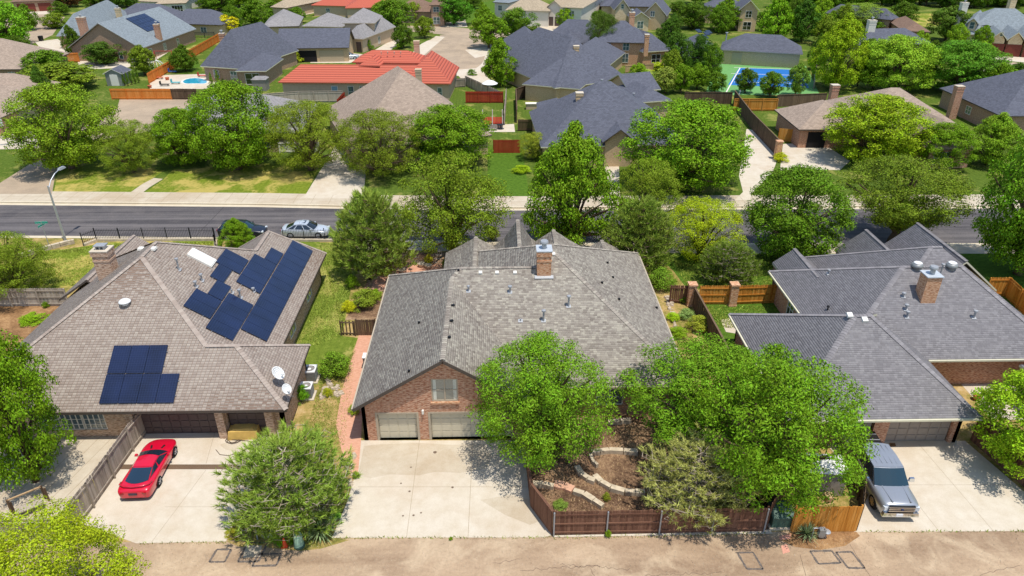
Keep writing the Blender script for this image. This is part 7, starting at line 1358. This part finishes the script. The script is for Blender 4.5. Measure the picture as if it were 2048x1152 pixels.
# sedans and others
def sedan(label, paintm, px, py, ang, glassm='glass_dark', rim='rim_silver', sun=True, suv=False, L=1.0, small=False):
    t = thing('suv' if suv else 'parked_car', label, 'car'); h = .22 if suv else 0
    carbody(t, [(2.38 * L, .5, .56, .3, .56 + h, .6 + h), (2.25 * L, .78, .8, .24, .64 + h, .7 + h), (1.7 * L, .88, .9, .22, .78 + h, .86 + h), (1.0 * L, .89, .91, .22, .86 + h, .94 + h), (0, .9, .92, .22, .9 + h, .96 + h), (-1.0 * L, .9, .92, .22, .92 + h, .98 + h), (-1.7 * L, .89, .91, .24, .94 + h, 1.0 + h), (-2.2 * L, .82, .86, .3, .92 + h, .97 + h), (-2.38 * L, .7, .76, .38, .84 + h, .88 + h)], paintm, 1 if small else 2)
    if suv: cabin(t, .9 + h, 1.05, .3, -1.75, -2.15, .9, .66, 1.42 + h, paintm, glassm, zrear=.98 + h, bpill=(.38, .7))
    else: cabin(t, .92, 1.1, .28, -.92, -1.75, .9, .6, 1.4, paintm, glassm, zrear=.99, bpill=(.36, .72))
    for s in (-1, 1):
        for x in (1.42 * L, -1.36 * L): wheel(t, x, s * .8, .34 + h * .2, .22, rim)
        mb = MB(); mb.box((2.2 * L, s * .58, .64 + h), (.2, .34, .12), s * -.3); mb.build('headlight', 'light_clear', t); mb = MB(); mb.box((-2.3 * L, s * .56, .8 + h), (.1, .34, .14)); mb.build('tail_light', 'tail_red', t); mb = MB(); mb.box((.78, s * .99, .98 + h), (.12, .18, .12)); mb.build('door_mirror', paintm, t)
    if sun: mb = MB(); mb.box((-.15, 0, 1.462 + h), (.6, .7, .012)); mb.build('sunroof', 'glass_dark', t)
    place(t, px, py, ang); return t
sedan('white four door sedan with sunroof parked by the iron fence', 'car_white', 613, 470, math.radians(-1))
sedan('dark navy car parked behind the small green tree', 'car_navy', 488, 474, math.radians(-2), 'glass_teal', suv=True, sun=False)
sedan('white pickup sized car on the drive behind the red tile roof', 'car_cream', 668, 116, math.radians(10), suv=True, sun=False, small=True); sedan('pale car beside the white one behind the red tile roof', 'car_white', 696, 118, math.radians(14), small=True)
sedan('black car parked on the far drive under the round tree', 'car_black', 876, 42, math.radians(80), suv=True, sun=False, small=True); sedan('second black car parked under the round tree', 'car_black', 898, 42, math.radians(80), suv=True, sun=False, small=True)
b = P(620, 100); t = thing('golf_cart', 'white golf cart parked in the open carport', 'golf cart', (b.x, b.y - .3, 0)); x, y = b.x, b.y - .9; mb = MB(); mb.box((x, y, .55), (1.2, 2.2, .5), 0, taper=.1); mb.build('body', 'white_plastic', t); mb = MB(); mb.box((x, y, 1.85), (1.2, 1.7, .08)); mb.build('canopy', 'white_plastic', t); mb = MB()
for dx in (-.52, .52):
    for dy in (-.7, .7): mb.tube([(x + dx, y + dy, .7), (x + dx, y + dy, 1.85)], .03, 5)
mb.build('canopy_post', 'iron', t); mb = MB()
for dx in (-.55, .55):
    for dy in (-.75, .75): mb.lathe([(0, -.1), (.28, -.1), (.3, 0), (.28, .1), (0, .1)], (x + dx, y + dy, .3), 12, axis='x')
mb.build('wheel', 'rubber', t)
